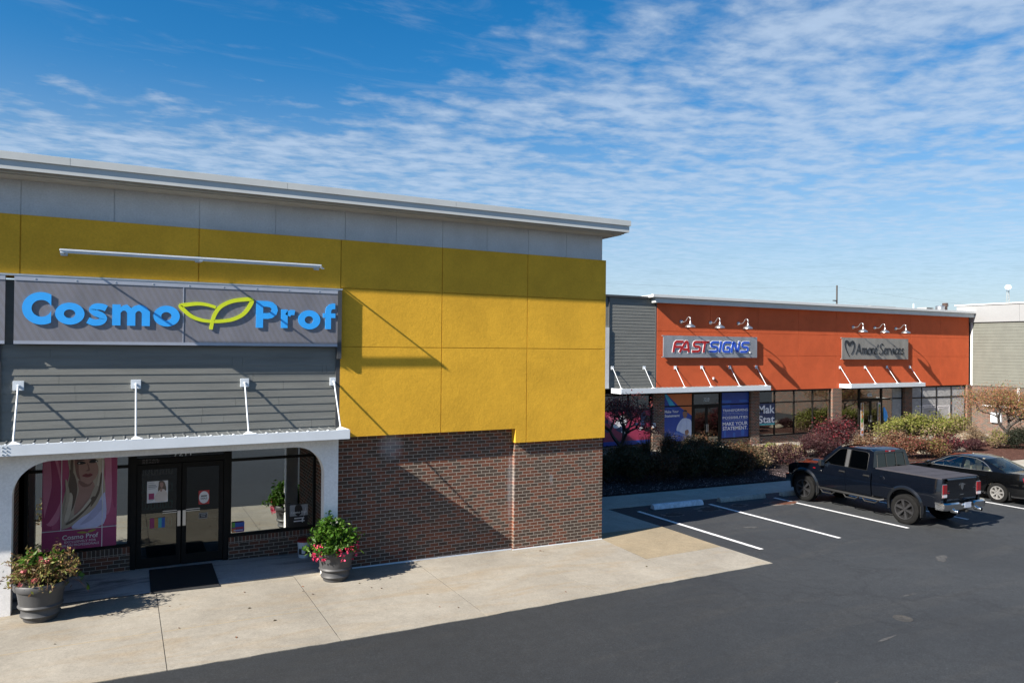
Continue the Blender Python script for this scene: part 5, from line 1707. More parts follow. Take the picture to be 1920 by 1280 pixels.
sun_sh = [
    ('sunlit olive brown shrub at the end of the dark row', 24.0, 22.6, 1.3, 1.2, 0.95, 'brown', 'dark_green', .5, 3200, .07),
    ('purple barberry behind the olive brown shrub', 24.9, 23.6, 1.7, 1.4, 0.9, 'purple', None, 0, 3600, .06),
    ('purple barberry beside the pickup bumper', 26.0, 22.9, 1.7, 1.5, 0.95, 'purple', 'brown', .3, 3600, .06),
    ('low purple barberry behind the pickup bonnet', 29.2, 24.0, 1.9, 1.3, 1.05, 'purple', None, 0, 3400, .06),
    ('purple shrub between the bonnet and the big crimson barberry', 30.6, 24.6, 1.7, 1.3, 1.15, 'purple', 'red', .15, 3200, .06),
    ('big rounded crimson and purple barberry in front of the brick pier', 32.2, 25.2, 2.4, 1.7, 1.75, 'purple', 'red', .28, 6500, .075),
    ('pale cream flower clump in front of the shop door', 23.5, 25.1, 1.5, .8, 0.5, 'cream', None, 0, 1500, .11),
    ('cream and green hydrangea clump behind the purple barberries', 26.9, 24.7, 2.0, 1.1, 0.6, 'cream', 'lime', .4, 2400, .12),
    ('cream hydrangea clump next to the pickup bonnet', 28.3, 24.5, 1.7, 1.1, 0.55, 'cream', 'lime', .3, 2200, .12),
    ('rust brown shrub behind the pickup cab', 33.2, 23.9, 1.8, 1.4, 0.95, 'rust', 'brown', .4, 3200, .075),
    ('rust shrub in front of the green shrubs', 35.2, 23.9, 2.0, 1.4, 1.0, 'rust', 'brown', .3, 3400, .075),
    ('rust orange shrub over the pickup bed', 33.6, 22.2, 1.9, 1.4, 1.1, 'rust', 'red', .15, 3600, .075),
    ('rust and olive shrub in front of the sedan roof', 35.1, 21.9, 1.7, 1.3, 1.0, 'rust', 'lime', .2, 3200, .075),
    ('small purple barberry beside the rust shrubs', 37.5, 22.5, 1.7, 1.3, 1.0, 'purple', 'red', .25, 3200, .06),
    ('low dark purple barberry behind the sedan roof', 40.3, 22.9, 1.6, 1.2, 0.65, 'purple', None, 0, 2600, .06),
    ('first bright green shrub beside the shop doors', 38.6, 26.3, 2.2, 1.5, 1.45, 'brown', 'lime', .95, 5200, .09),
    ('second bright green shrub in the sunny row', 40.3, 26.2, 2.2, 1.5, 1.55, 'brown', 'lime', .95, 5200, .09),
    ('third bright green shrub under the grey windows', 42.2, 26.1, 2.3, 1.5, 1.45, 'brown', 'lime', .9, 5200, .09),
    ('leggy green topped shrub near the tan wing', 44.6, 26.4, 2.3, 1.5, 1.6, 'brown', 'lime', .8, 3000, .09),
    ('thin brown twiggy shrub in front of the pale boulders', 42.6, 24.2, 1.8, 1.3, 1.1, 'brown', None, 0, 1500, .07),
    ('small green weed on the mulch', 40.2, 24.2, .8, .6, .5, 'lime', None, 0, 700, .09),
    ('dark rounded yew below the orange leafed tree', 43.9, 22.4, 1.9, 1.5, 1.25, 'yew', None, 0, 6000, .06),
    ('olive shrub beside the dark yew', 42.6, 22.9, 1.1, 1.0, .95, 'brown', 'lime', .5, 2000, .07),
    ('yellow brown shrub at the picture edge beyond the yew', 46.6, 22.6, 1.4, 1.2, 1.35, 'brown', 'lime', .35, 2600, .08),
]
for i, (lab, x, y, w, d, h, a, b_, fr, n, s_) in enumerate(sun_sh):
    shrub(lab, x, y, w, d, h, LM[a], n, s_, 300 + i, second=LM[b_] if b_ else None, frac=fr, k=16 if n > 2500 else 9, spread=.27, aspect=.75 if a == 'cream' else .5, group='sunny planting bed shrubs', stem_n=16 if 'twiggy' in lab or 'leggy' in lab else 9)


def grass_tuft(label, x, y, h, n, seed):
    rng = np.random.default_rng(seed)
    z = gz(x)
    r = root('grass_tuft', label, 'grass', (x, y, z), 'dry ornamental grasses')
    V = []
    for i in range(n):
        a = rng.uniform(0, 6.283)
        l, lean = h * rng.uniform(.55, 1.1), rng.uniform(.05, .5)
        b0 = np.array([x + rng.normal() * .07, y + rng.normal() * .07, z])
        dr = np.array([math.cos(a), math.sin(a), 0])
        sd = np.array([-math.sin(a), math.cos(a), 0]) * .006
        p1 = b0 + dr * lean * l * .3 + np.array([0, 0, l * .6])
        p2 = b0 + dr * lean * l + np.array([0, 0, l * (1 - .25 * lean)])
        V += [b0 - sd, b0 + sd, p1 + sd, p1 - sd, p1 - sd, p1 + sd, p2 + sd * .3, p2 - sd * .3]
    foliage_part('blades', np.array(V), LM['straw'], r)


for i, (lab, x, y, h) in enumerate((('dry grass tuft beside the bare tree trunk', 19.9, 24.9, 1.35), ('dry grass tuft below the brick pier', 20.9, 24.8, 1.45), ('dry grass tuft in front of the pale shirt poster', 22.3, 24.9, 1.3), ('dry grass tuft nearest the yellow corner', 18.9, 25.1, 1.2))):
    grass_tuft(lab, x, y, h, 420, 700 + i)


def tree(label, x, y, h, spread, m, nleaf, size, seed, bark, fork=0.8, bare=0.0, levels=4, zb=None, r0=.1, flat=1.0, fuzz=.13):
    rng, rnd = np.random.default_rng(seed), random.Random(seed)
    z = gz(x) if zb is None else zb
    r = root('tree', label, 'tree', (x, y, z))
    b = MB()
    tips = []

    def grow(p, d, l, rad, lev):
        q = p + d * l
        bend = Vector((rnd.uniform(-1, 1), rnd.uniform(-1, 1), rnd.uniform(-.3, .6))) * l * .13
        path = smooth_open([tuple(p), tuple((p + q) / 2 + bend), tuple(q)], 3)
        b.tube(path, [rad * (1 - .38 * i / 6) for i in range(7)], 6 if lev < 3 else 4, cap=False)
        for t in (4, 6):
            tips.append((Vector(path[t]), lev))
        if lev >= levels:
            return
        k = 3 if lev < 2 else rnd.choice([2, 3])
        a0 = rnd.uniform(0, 6.28)
        for i in range(k):
            a = a0 + 6.283 * i / k + rnd.uniform(-.5, .5)
            tilt = rnd.uniform(.45, .95) if lev else rnd.uniform(.55, .9)
            e = d.orthogonal().normalized()
            f = d.cross(e)
            nd = d * math.cos(tilt) + (e * math.cos(a) + f * math.sin(a)) * math.sin(tilt)
            nd.z = nd.z * flat + .16
            nd.normalize()
            grow(q, nd, l * rnd.uniform(.62, .85), rad * .62, lev + 1)

    grow(Vector((x, y, z - .05)), Vector((rnd.uniform(-.08, .08), 0, 1)).normalized(), fork, r0, 0)
    # fit the crown to the wanted height and spread
    pts = np.array([t[0][:] for t in tips if t[1] >= 2])
    sz = h / (pts[:, 2].max() - z)
    sx = spread / (np.percentile(np.hypot(pts[:, 0] - x, pts[:, 1] - y), 96) + .05)
    f = lambda v: (x + (v[0] - x) * sx, y + (v[1] - y) * sx, z + (v[2] - z) * sz)
    b.v = [f(v) for v in b.v]
    part('trunk', b, bark, r, smooth=60)
    tp = np.array([f(t[0]) for t in tips if t[1] >= levels - 2])
    idx = rng.integers(0, len(tp), nleaf)
    p = tp[idx] + rng.normal(size=(nleaf, 3)) * np.array([fuzz, fuzz, fuzz * .8]) * (spread / 1.5)
    foliage_part('crown', leaf_quads(p, size, rng, .2, .5), m, r)
    return r


tree('small dark forked tree with sparse dusky red leaves in the shade', 18.35, 24.6, 3.1, 1.75, LM['crab'], 3600, .085, 41, M['dark_bark'], .75, r0=.10, levels=5)
tree('small spreading tree with orange and green autumn leaves before the pale brick wing', 44.6, 23.5, 3.25, 2.5, LM['orange_leaf'], 17000, .075, 52, M['bark'], .5, r0=.06, levels=5, flat=1.25, fuzz=.20)


def boulder(label, x, y, s_, seed):
    rnd = random.Random(seed)
    b = MB()
    n, k = 14, 8
    vs = []
    for j in range(k + 1):
        t = math.pi * j / k
        for i in range(n):
            a = 2 * math.pi * i / n
            q = 1 + .12 * math.sin(3 * a + seed) + .1 * math.sin(5 * a + 2 * t) + rnd.uniform(-.05, .05)
            vs.append((x + s_[0] * q * math.sin(t) * math.cos(a), y + s_[1] * q * math.sin(t) * math.sin(a), gz(x) + .05 + s_[2] * (math.cos(t) * q * .9 + .25)))
    b.add(vs, [(j * n + i, j * n + (i + 1) % n, (j + 1) * n + (i + 1) % n, (j + 1) * n + i) for j in range(k) for i in range(n)])
    single('boulder', b, M['boulder'], label, 'boulder', (x, y, gz(x)), 'pale landscape boulders', smooth=40)


M['boulder'] = plain('pale_limestone', (0.27, 0.235, 0.18), 0.95, 0, 0.25, 4, 0.8, 14)
boulder('long pale boulder behind the twiggy brown shrub', 43.4, 25.2, (1.15, .6, .45), 1)
boulder('pale boulder beneath the leggy green topped shrub', 45.4, 25.6, (.9, .6, .42), 2)
boulder('small flat pale stone between the rust shrubs and the barberry', 36.3, 23.0, (.55, .4, .22), 3)
boulder('small flat pale stone beside the low dark barberry', 39.2, 23.1, (.5, .4, .2), 4)


# trees across the road behind the camera, seen only in glass and paint
rng = np.random.default_rng(77)
n = 7000
cx = rng.uniform(-70, 150, n)
ch = 6 + 3.5 * np.sin(cx * .21) + 2.0 * np.sin(cx * .67 + 1)
pts = np.stack([cx, -75 + rng.normal(size=n) * 2.0, rng.random(n) * np.maximum(3, ch)], 1)
me = bpy.data.meshes.new('treeline')
me.from_pydata(leaf_quads(pts, 2.2, rng, 0, .8).tolist(), [], [(4 * i, 4 * i + 1, 4 * i + 2, 4 * i + 3) for i in range(n)])
me.materials.append(LM['dark_green'])
tl = bpy.data.objects.new('treeline', me)
COL.objects.link(tl)
tl['kind'] = 'stuff'

# ------------------------------------------------------------------ planters, pail, mat
M['pail_red'] = plain('red_plastic_lid', (0.30, 0.02, 0.02), 0.5)
M['mat'] = plain('black_rubber_mat', (0.010, 0.011, 0.013), 0.9, 0, 0.3, 6, 0.5, 60)

def planter(label, x, y, tilt, scale, grow):
    z = gz(x)
    r = root('flower_planter', label, 'planter', (x, y, z))
    prof = [(0.0, 0.0), (.225, 0.0), (.235, .015), (.240, .055), (.268, .072), (.282, .10), (.266, .125), (.268, .195), (.300, .212), (.316, .24), (.297, .268), (.316, .40), (.335, .49), (.368, .50), (.378, .525), (.375, .585), (.366, .60),
            (.340, .60), (.335, .57), (.30, .55), (0.0, .56)]
    b = MB()
    b.lathe([(a * scale, h * scale) for a, h in prof], (x, y, z), 40)
    part('pot', b, M['pot'], r, smooth=35)
    b = MB()
    b.lathe([(0, .548 * scale), (.32 * scale, .556 * scale), (.30 * scale, .575 * scale), (0, .59 * scale)], (x, y, z), 24)
    part('soil', b, M['dirt'], r, smooth=60)
    grow(r, x, y, z + .58 * scale)


M['pot'] = plain('grey_resin_pot', (0.048, 0.049, 0.052), 0.55, 0, 0.22, 5, 0.15, 40, stretch=(1, 1, .5))


def lush(r, x, y, z):
    rng, rnd = np.random.default_rng(61), random.Random(61)
    top = clump_points(rng, (x - .01, y, z + .28), (.35, .35, .36), 1900, 16, .55, .26, z - .02)
    low = clump_points(rng, (x - .08, y - .02, z + .06), (.50, .46, .22), 1200, 14, .75, .2, z - .22)
    foliage_part('foliage', leaf_quads(np.vstack([top, low]), .105, rng, .3, .42, .1), LM['bright'], r)
    b = MB()
    stems(b, (x, y, z - .03), [tuple(t) for t in top[rng.integers(0, len(top), 26)]], .007, rng, rnd)
    part('stem', b, M['green_stem'], r, smooth=60)
    V = []
    k = 0
    while k < 40:
        a = rng.uniform(0, 6.283)
        if math.cos(a - 4.4) < -.15:
            continue
        c = np.array([x + .45 * math.cos(a), y + .45 * math.sin(a), z + rng.uniform(-.16, .17)])
        V.append(leaf_quads(c + rng.normal(size=(5, 3)) * .015, .058, rng, 0, .75))
        k += 1
    foliage_part('flowers', np.vstack(V), LM['pink'], r)


def wilted(r, x, y, z):
    rng, rnd = np.random.default_rng(62), random.Random(62)
    b = MB()
    tips = []
    for i in range(130):
        a, l = rnd.uniform(0, 6.283), rnd.uniform(.30, .72)
        tilt = rnd.uniform(.15, 1.25)
        p0 = Vector((x + .2 * math.cos(a) * rnd.random(), y + .2 * math.sin(a) * rnd.random(), z - .03))
        dr = Vector((math.cos(a) * math.sin(tilt), math.sin(a) * math.sin(tilt), math.cos(tilt)))
        p1 = p0 + dr * l * .6 + Vector((0, 0, .04))
        p2 = p0 + dr * l + Vector((rnd.uniform(-.06, .06), rnd.uniform(-.06, .06), -.05 - .12 * tilt * rnd.random()))
        path = smooth_open([tuple(p0), tuple(p1), tuple(p2)], 3)
        b.tube(path, [.0065, .006, .006, .005, .005, .004, .003], 4, cap=False)
        tips += path[2:]
    for (dx, dy, dz, l) in ((.50, -.05, .12, .2), (.60, -.08, -.02, .1)):      # the trailing runner
        b.tube(smooth_open([(x + .25, y, z + .02), (x + dx * .9, y + dy, z + dz), (x + dx + .12, y + dy - .05, z + dz - .22)], 3), .004, 4, cap=False)
    part('stem', b, M['dry_stem'], r, smooth=60)
    tips = np.array(tips)
    p = tips[rng.integers(0, len(tips), 2000)] + rng.normal(size=(2000, 3)) * .035
    g = clump_points(rng, (x + .02, y, z + .26), (.36, .34, .30), 420, 12, .7, .22, z)
    tr = np.array([[x + .58, y - .08, z + .10], [x + .62, y - .1, z + .0], [x + .66, y - .1, z - .02], [x + .70, y - .12, z - .10], [x + .71, y - .13, z - .16], [x + .60, y - .09, z + .06]])
    foliage_part('foliage', np.vstack([leaf_quads(p, .07, rng, 0, .42, .3), leaf_quads(g, .11, rng, .3, .5), leaf_quads(tr, .11, rng, .2, .7)]), [LM['wilt'], LM['bright']], r,
                 np.concatenate([np.zeros(2000), np.ones(len(g)), np.ones(len(tr))]))
    V = [leaf_quads(np.array([x + dx, y + dy, z + dz]) + rng.normal(size=(8, 3)) * .02, .075, rng, 0, .7) for dx, dy, dz in ((.02, -.25, .42), (-.22, -.28, .26), (-.05, -.36, .14), (.12, -.2, .40), (-.3, -.2, .0))]
    foliage_part('flowers', np.vstack(V), LM['palepink'], r)


M['green_stem'] = plain('green_stem', (0.05, 0.10, 0.02), 0.6)
M['dry_stem'] = plain('dry_red_brown_stem', (0.16, 0.075, 0.035), 0.8, 0, 0.4, 8)
planter('grey ringed flower pot with lush green plant and hot pink flowers by the brick wall', 3.93, 14.95, 0, 1.06, lush)
planter('grey ringed flower pot with wilting brown and green plant by the white arch', -1.17, 14.85, 0, 1.08, wilted)

r = root('pail', 'white plastic pail with a red lid standing in the entrance corner', 'bucket', (3.70, 16.82, gz(3.7) + .005))
b = MB()
b.lathe([(0, 0), (.118, 0), (.122, .01), (.138, .30), (.145, .305), (.145, .33), (.139, .335), (.141, .352), (0, .352)], (3.70, 16.82, gz(3.7) + .005), 28)
part('body', b, M['white_metal'], r, smooth=40)
b = MB()
b.lathe([(0, .353), (.148, .353), (.152, .36), (.152, .375), (.14, .385), (.13, .38), (0, .38)], (3.70, 16.82, gz(3.7) + .005), 28)
part('lid', b, M['pail_red'], r, smooth=40)
b = MB()
A = [(3.70 + .1405 * math.cos(t), 16.82 + .1405 * math.sin(t)) for t in [R(205 + 8 * i) for i in range(15)]]
b.strip([(p[0], p[1], gz(3.7) + .09) for p in A], [(p[0], p[1], gz(3.7) + .215) for p in A], (0, -.001, 0))
A2 = A[4:9]
b.strip([(p[0], p[1] - .002, gz(3.7) + .11) for p in A2], [(p[0], p[1] - .002, gz(3.7) + .20) for p in A2], (0, -.001, 0), 1)
part('label', b, [P['dark'], P['white']], r)

b = MB()
z = gz(1.1) + .006
b.hexa([(0.54, 15.44, gz(.54) + .005), (1.77, 15.38, gz(1.77) + .005), (1.79, 17.08, gz(1.79) + .005), (0.56, 17.08, gz(.56) + .005)],
       [(0.55, 15.45, gz(.54) + .02), (1.76, 15.39, gz(1.77) + .02), (1.78, 17.07, gz(1.79) + .02), (0.57, 17.07, gz(.56) + .02)])
single('door_mat', b, M['mat'], 'black ribbed door mat before the glass doors', 'mat', (1.16, 16.2, z))


# wheel stops
def wheel_stop(label, x0, x1, yc, m):
    xm = (x0 + x1) / 2
    b = MB()
    pr = [(-.11, 0), (.11, 0), (.10, .07), (.065, .135), (.045, .15), (-.045, .15), (-.065, .135), (-.10, .07)]
    secs = []
    for x, s_ in ((x0, .90), (x0 + .03, 1.0), (xm, 1), (x1 - .03, 1.0), (x1, .90)):
        secs.append([(x, yc + a * s_, gz(x) - .012 + c * s_) for a, c in pr])
    b.loft(secs, closed=True)
    single('wheel_stop', b, m, label, 'wheel stop', (xm, yc, gz(xm)), 'concrete wheel stops', smooth=30)


M['stop_white'] = plain('worn_white_paint_concrete', (0.55, 0.60, 0.66), 0.85, 0, 0.3, 7, 0.4, 40)
M['stop_grey'] = plain('bare_grey_concrete', (0.30, 0.30, 0.27), 0.9, 0, 0.25, 8, 0.5, 50)
wheel_stop('worn white painted concrete wheel stop nearest the building corner', 14.55, 16.55, 17.88, M['stop_white'])
wheel_stop('bare grey concrete wheel stop between the white one and the pickup', 17.35, 19.4, 17.93, M['stop_grey'])
wheel_stop('grey concrete wheel stop at the pickup front wheel', 20.2, 22.2, 17.9, M['stop_grey'])


# ------------------------------------------------------------------ rooftop gear, pole, wires, dish
def rooftop():
    r = root('air_conditioner', 'long grey rooftop air conditioner showing above the orange shop roof', 'air conditioner', (48.3, 34.3, 7.38))
    b = MB(); b.box(47.1, 49.9, 33.8, 35.2, 7.38, 8.12)
    part('housing', b, M['steel_dull'], r, bevel=.02)
    b = MB(); b.box(48.9, 49.85, 33.77, 33.799, 7.6, 8.08)
    part('grille', b, M['black'], r)
    r = root('air_conditioner', 'small rooftop unit right of the white vent pipe', 'air conditioner', (49.4, 31.2, 7.38))
    b = MB(); b.box(48.95, 49.75, 30.9, 31.6, 7.38, 7.93)
    part('housing', b, M['steel_dull'], r, bevel=.02)
    b = MB(); b.box(49.0, 49.5, 30.87, 30.899, 7.6, 7.88)
    part('grille', b, M['black'], r)
    b = MB(); b.lathe([(.045, 0), (.045, .86), (.0, .86)], (49.2, 32.0, 7.38), 12)
    single('vent_pipe', b, M['white_metal'], 'thin white vent pipe on the orange shop roof', 'vent', (49.2, 32, 7.38), smooth=40)
    b = MB(); b.lathe([(.30, 0), (.30, .62), (.26, .66), (0, .66)], (49.85, 30.5, 7.38), 20)
    single('roof_vent', b, M['alu'], 'shiny round metal roof vent near the white parapet', 'vent', (49.85, 30.5, 7.38), smooth=40)
    b = MB(); b.lathe([(.14, 0), (.14, .6), (.2, .62), (.2, .66), (.14, .68), (.2, .70), (.2, .74), (.14, .76), (.2, .80), (.16, .86), (0, .86)], (50.25, 30.4, 7.38), 18)
    single('roof_vent', b, M['rust_metal'], 'dark ridged chimney vent beside the shiny roof vent', 'vent', (50.25, 30.4, 7.38), smooth=30)
    # dish on the wing roof
    r = root('satellite_dish', 'white satellite dish on a thin lattice mast above the white parapet', 'dish', (57.2, 30.0, 7.9))
    b = MB()
    for dx, dy in ((-.12, -.1), (.12, -.1), (0, .12)):
        b.tube([(57.2 + dx, 30 + dy, 7.9), (57.2 + dx * .5, 30 + dy * .5, 9.45)], .018, 5)
    for i in range(6):
        zz = 8.0 + i * .24
        b.tube([(57.2 - .1, 29.92, zz), (57.2 + .09, 29.93, zz + .22)], .010, 4)
    part('mast', b, M['steel_dull'], r)
    b = MB()
    c = Vector((56.95, 29.85, 9.62))
    ax = Vector((-.75, -.45, .35)).normalized()
    e = ax.orthogonal().normalized(); f = ax.cross(e)
    secs = []
    for q, o_ in ((.02, 0), (.10, .01), (.16, .03), (.20, .055), (.20, .063), (.16, .04), (.10, .02), (.02, .01)):
        secs.append([tuple(c + (e * math.cos(t) + f * math.sin(t)) * q + ax * (o_ - .05)) for t in [2 * math.pi * i / 20 for i in range(20)]])
    b.loft(secs, closed=True)
    part('dish', b, M['white_metal'], r, smooth=50)
    b = MB(); b.tube([tuple(c), tuple(c + ax * .3)], .012, 5); b.tube([tuple(c - ax * .05), (57.2, 30, 9.45)], .02, 5)
    part('feed_arm', b, M['steel_dull'], r)
    # pole with wires
    r = root('utility_pole', 'brown wooden utility pole with wires far behind the orange shops', 'utility pole', (90, 70, -.75))
    b = MB(); b.lathe([(.13, 0), (.11, 14.9), (0, 14.95)], (90, 70, -.75), 10)
    part('post', b, M['bark'], r, smooth=40)
    b = MB()
    b.box(89.2, 89.9, 69.92, 70.08, 11.9, 12.05); b.box(90.1, 90.9, 69.9, 70.06, 11.2, 11.35)
    part('bracket', b, M['trim'], r)

    def wire(a, c_, sag):
        a, c_ = Vector(a), Vector(c_)
        return [tuple(a.lerp(c_, t) - Vector((0, 0, sag * 4 * t * (1 - t)))) for t in [i / 14 for i in range(15)]]
    b = MB()
    for a, c_, s_ in (((89.3, 70, 12.0), (30, 92, 13.5), 1.4), ((90, 70, 14.0), (30, 92, 15.8), 1.2), ((90.2, 70, 13.9), (150, 48, 11.5), 1.5), ((90.8, 70, 11.9), (150, 48, 9.6), 1.2)):
        b.tube(wire(a, c_, s_), .008, 4)
    part('wire', b, M['trim'], r)


M['steel_dull'] = plain('dull_grey_metal', (0.30, 0.31, 0.30), 0.6, 0.2, 0.15, 3)
M['rust_metal'] = plain('rusty_metal', (0.09, 0.06, 0.05), 0.7, 0.2, 0.3, 5)
rooftop()
b = MB()
b.box(27.55, 27.63, 28.94, 28.999, 3.30, 3.42)
single('junction_box', b, M['white_metal'], 'tiny white junction box on the orange wall below the red and blue sign', 'box', (27.6, 29, 3.36), bevel=.006)
b = MB()
b.box(23.45, 23.60, 28.80, 28.92, 0.95, 1.18)
single('junction_box', b, M['white_metal'], 'small white box on the brick pier beside the crimson poster', 'box', (23.5, 28.9, 1.0), bevel=.01)

# ------------------------------------------------------------------ vehicles
def interp(tab, v):
    if v <= tab[0][0]:
        return tab[0][1]
    for (a, p), (b_, q) in zip(tab, tab[1:]):
        if v <= b_:
            return p + (q - p) * (v - a) / (b_ - a)
    return tab[-1][1]


def holed(mb, outer, holes, fn, vec, m=0):
    """flat outline with openings, mapped by fn(u, v) into space and thickened by vec"""
    loops = [outer] + holes
    tris = tessellate_polygon([[Vector((p[0], p[1], 0)) for p in l] for l in loops])
    pts = [p for l in loops for p in l]
    n = len(pts)
    v = [Vector(fn(*p)) for p in pts]
    vec = Vector(vec)
    fs = [tuple(t) for t in tris] + [tuple(n + i for i in reversed(t)) for t in tris]
    k = 0
    for l in loops:
        c = len(l)
        fs += [(k + i, k + (i + 1) % c, n + k + (i + 1) % c, n + k + i) for i in range(c)]
        k += c
    mb.add(v + [p + vec for p in v], fs, m)


def side_panel(mb, ys, zb, zt, W, sg, tap=lambda y: 0.0, nz=11, lip=0.04, m=0):
    """curved body side between the heights zb(y) and zt(y); its edges are turned inwards"""
    secs = []
    for y in ys:
        a, c = zb(y), zt(y)
        col = []
        for j in range(nz):
            z = a + (c - a) * j / (nz - 1)
            col.append((sg * (W(z) - tap(y)), y, z))
        col = [(col[0][0] - sg * lip, y, a)] + col + [(col[-1][0] - sg * lip, y, c)]
        secs.append(col)
    mb.loft(secs, m, closed=False, caps=False)
    for s_, dy in ((secs[0], 0), (secs[-1], 0)):
        k = [(p[0] - sg * lip, p[1], p[2]) for p in s_]
        mb.loft([s_, k], m, closed=False, caps=False)


def ys_range(a, b_, n):
    return [a + (b_ - a) * i / n for i in range(n + 1)]


def arch(zb0, yc, rad, zc):
    def f(y):
        d = abs(y - yc)
        return max(zb0, zc + math.sqrt(max(0, rad * rad - d * d))) if d < rad else zb0
    return f


def wheel(name, par, x, y, R_, w, sg, rim_r, spokes, mats, dish=.03):
    """tyre with rim, hub and spokes; outer face looks along sg * x"""
    tyre, rim, nut = mats
    b = MB()
    pr = [(rim_r, -w * .42), (rim_r + .02, -w * .47), (R_ * .82, -w * .5), (R_ * .93, -w * .47), (R_ * .985, -w * .40)]
    tread = []
    for i in range(9):
        h = -w * .36 + w * .72 * i / 8
        tread += [(R_, h - .008), (R_ - .010 if i % 2 else R_, h + .008)]
    prof = pr + tread + [(q, -h) for q, h in reversed(pr)]
    b.lathe(prof, (x, y, R_), 48, 'x', 0, False)
    t = part(name, b, tyre, par, smooth=40)
    b = MB()
    xo = w * .5 * sg
    b.lathe([(rim_r + .012, xo * .90), (rim_r + .006, xo * 1.0), (rim_r - .02, xo * .97), (rim_r - .035, xo * .55), (rim_r - .05, -xo * .6)], (x, y, R_), 40, 'x', 0, False)
    b.lathe([(0, xo * .25), (rim_r * .99, xo * .25)], (x, y, R_), 32, 'x', 1)
    b.lathe([(0, xo * .86), (.05, xo * .85), (.065, xo * .72), (.075, xo * .3)], (x, y, R_), 20, 'x')
    for k in range(spokes):
        a = 2 * math.pi * k / spokes + .3
        c, s_ = math.cos(a), math.sin(a)
        def P3(rad, tan, dx):
            return (x + dx, y + rad * c - tan * s_, R_ + rad * s_ + tan * c)
        r0, r1 = .055, rim_r - .012
        w0, w1 = .034, .050 if spokes < 7 else .036
        f0, f1 = xo * .84, xo * .92
        b.hexa([P3(r0, -w0, xo * .4), P3(r1, -w1, xo * .45), P3(r1, w1, xo * .45), P3(r0, w0, xo * .4)],
               [P3(r0, -w0 * .7, f0), P3(r1, -w1 * .8, f1), P3(r1, w1 * .8, f1), P3(r0, w0 * .7, f0)])
    for k in range(5):
        a = 2 * math.pi * k / 5
        b.lathe([(0, xo * .90), (.009, xo * .90), (.011, xo * .84)], (x, y + .045 * math.cos(a), R_ + .045 * math.sin(a)), 8, 'x', 1)
    part('rim', b, [rim, nut], t, smooth=35)


def flare(mb, yc, zc, r0, r1, W, sg, a0=-18, a1=198, out=.035, n=26):
    A, B, C = [], [], []
    for i in range(n + 1):
        t = R(a0 + (a1 - a0) * i / n)
        for L_, q, o in ((A, r0, out), (B, (r0 + r1) / 2, out + .01), (C, r1, .0)):
            yy, zz = yc + q * math.cos(t), zc + q * math.sin(t)
            L_.append((sg * (W(zz) + o), yy, zz))
    I = [(p[0] - sg * .10, p[1], p[2]) for p in A]
    mb.loft([I, A, B, C], closed=False, caps=False)


def side_text(mb, txt, x, y0, w, z0, z1, sg, m=0, bold=0.0):
    t = MB()
    text_into(t, txt, 0, w, z0, z1, 0, .006, 0, bold)
    mb.add([(x + sg * (.006 - v[1]) , y0 + sg * v[0] , v[2]) if True else v for v in t.v], t.f, m)


def car_paint(name, col, metal=.35, rough=.32, dirt=(0.005, 0.005, 0.006)):
    m, nt, b, N, L = new_mat(name)
    v = coords(nt)
    n = noise_node(nt, v, 3.0, 6, .7)
    sp = N('ShaderNodeSeparateXYZ'); L(v, sp.inputs[0])
    mr = N('ShaderNodeMapRange'); L(sp.outputs[2], mr.inputs[0])
    mr.inputs[1].default_value, mr.inputs[2].default_value, mr.inputs[3].default_value, mr.inputs[4].default_value = .85, .35, 0, .35
    ml = N('ShaderNodeMath'); ml.operation = 'MULTIPLY'; L(mr.outputs[0], ml.inputs[0]); L(n, ml.inputs[1])
    L(mixc(nt, ml.outputs[0], col, dirt), b.inputs['Base Color'])
    b.inputs['Metallic'].default_value = metal
    rr = ramp(nt, n, [(.3, (rough * .8,) * 3), (.7, (rough * 1.35,) * 3)])
    L(rr, b.inputs['Roughness'])
    b.inputs['Specular IOR Level'].default_value = .04
    b.inputs['Coat Weight'].default_value, b.inputs['Coat Roughness'].default_value = 1.0, .02
    return m


M['truck_paint'] = car_paint('dark_blue_grey_paint', (0.0016, 0.0027, 0.0056), 0, .35)
M['sedan_paint'] = car_paint('black_car_paint', (0.0012, 0.0014, 0.0018), .0, .3)
M['chrome'] = plain('chrome', (0.62, 0.63, 0.64), 0.12, 1.0, .05, 6)
M['tyre'] = plain('tyre_rubber', (0.008, 0.008, 0.008), .85, 0, .25, 10, .3, 60)
M['tyre'].node_tree.nodes['Principled BSDF'].inputs['Specular IOR Level'].default_value = .12
M['dark_rim'] = plain('gunmetal_rim', (0.085, 0.085, 0.09), .35, .8, .15, 8)
M['black_rim'] = plain('black_wheel_back', (0.010, 0.010, 0.011), .6, .2, .1)
M['silver_rim'] = plain('silver_rim', (0.50, 0.49, 0.47), .35, .8, .08, 8)
M['red_lens'] = plain('red_tail_lens', (0.22, 0.004, 0.008), .15, 0, .1, 6, coat=1)
M['clear_lens'] = plain('white_lens', (0.62, 0.62, 0.64), .15, 0, .1, 6, coat=1)
M['amber'] = plain('amber_lens', (0.45, 0.10, 0.01), .2, 0, .1, 6, coat=1)
M['plastic'] = plain('black_plastic', (0.009, 0.009, 0.009), .55, 0, .2, 8)
M['vinyl'] = plain('grey_vinyl_cover', (0.034, 0.032, 0.039), .75, 0, .14, 3, .2, 80)
M['cream'] = plain('cream_leather', (0.60, 0.53, 0.40), .6, 0, .08, 4)
M['dash'] = plain('grey_dashboard', (0.06, 0.06, 0.06), .7, 0, .1)


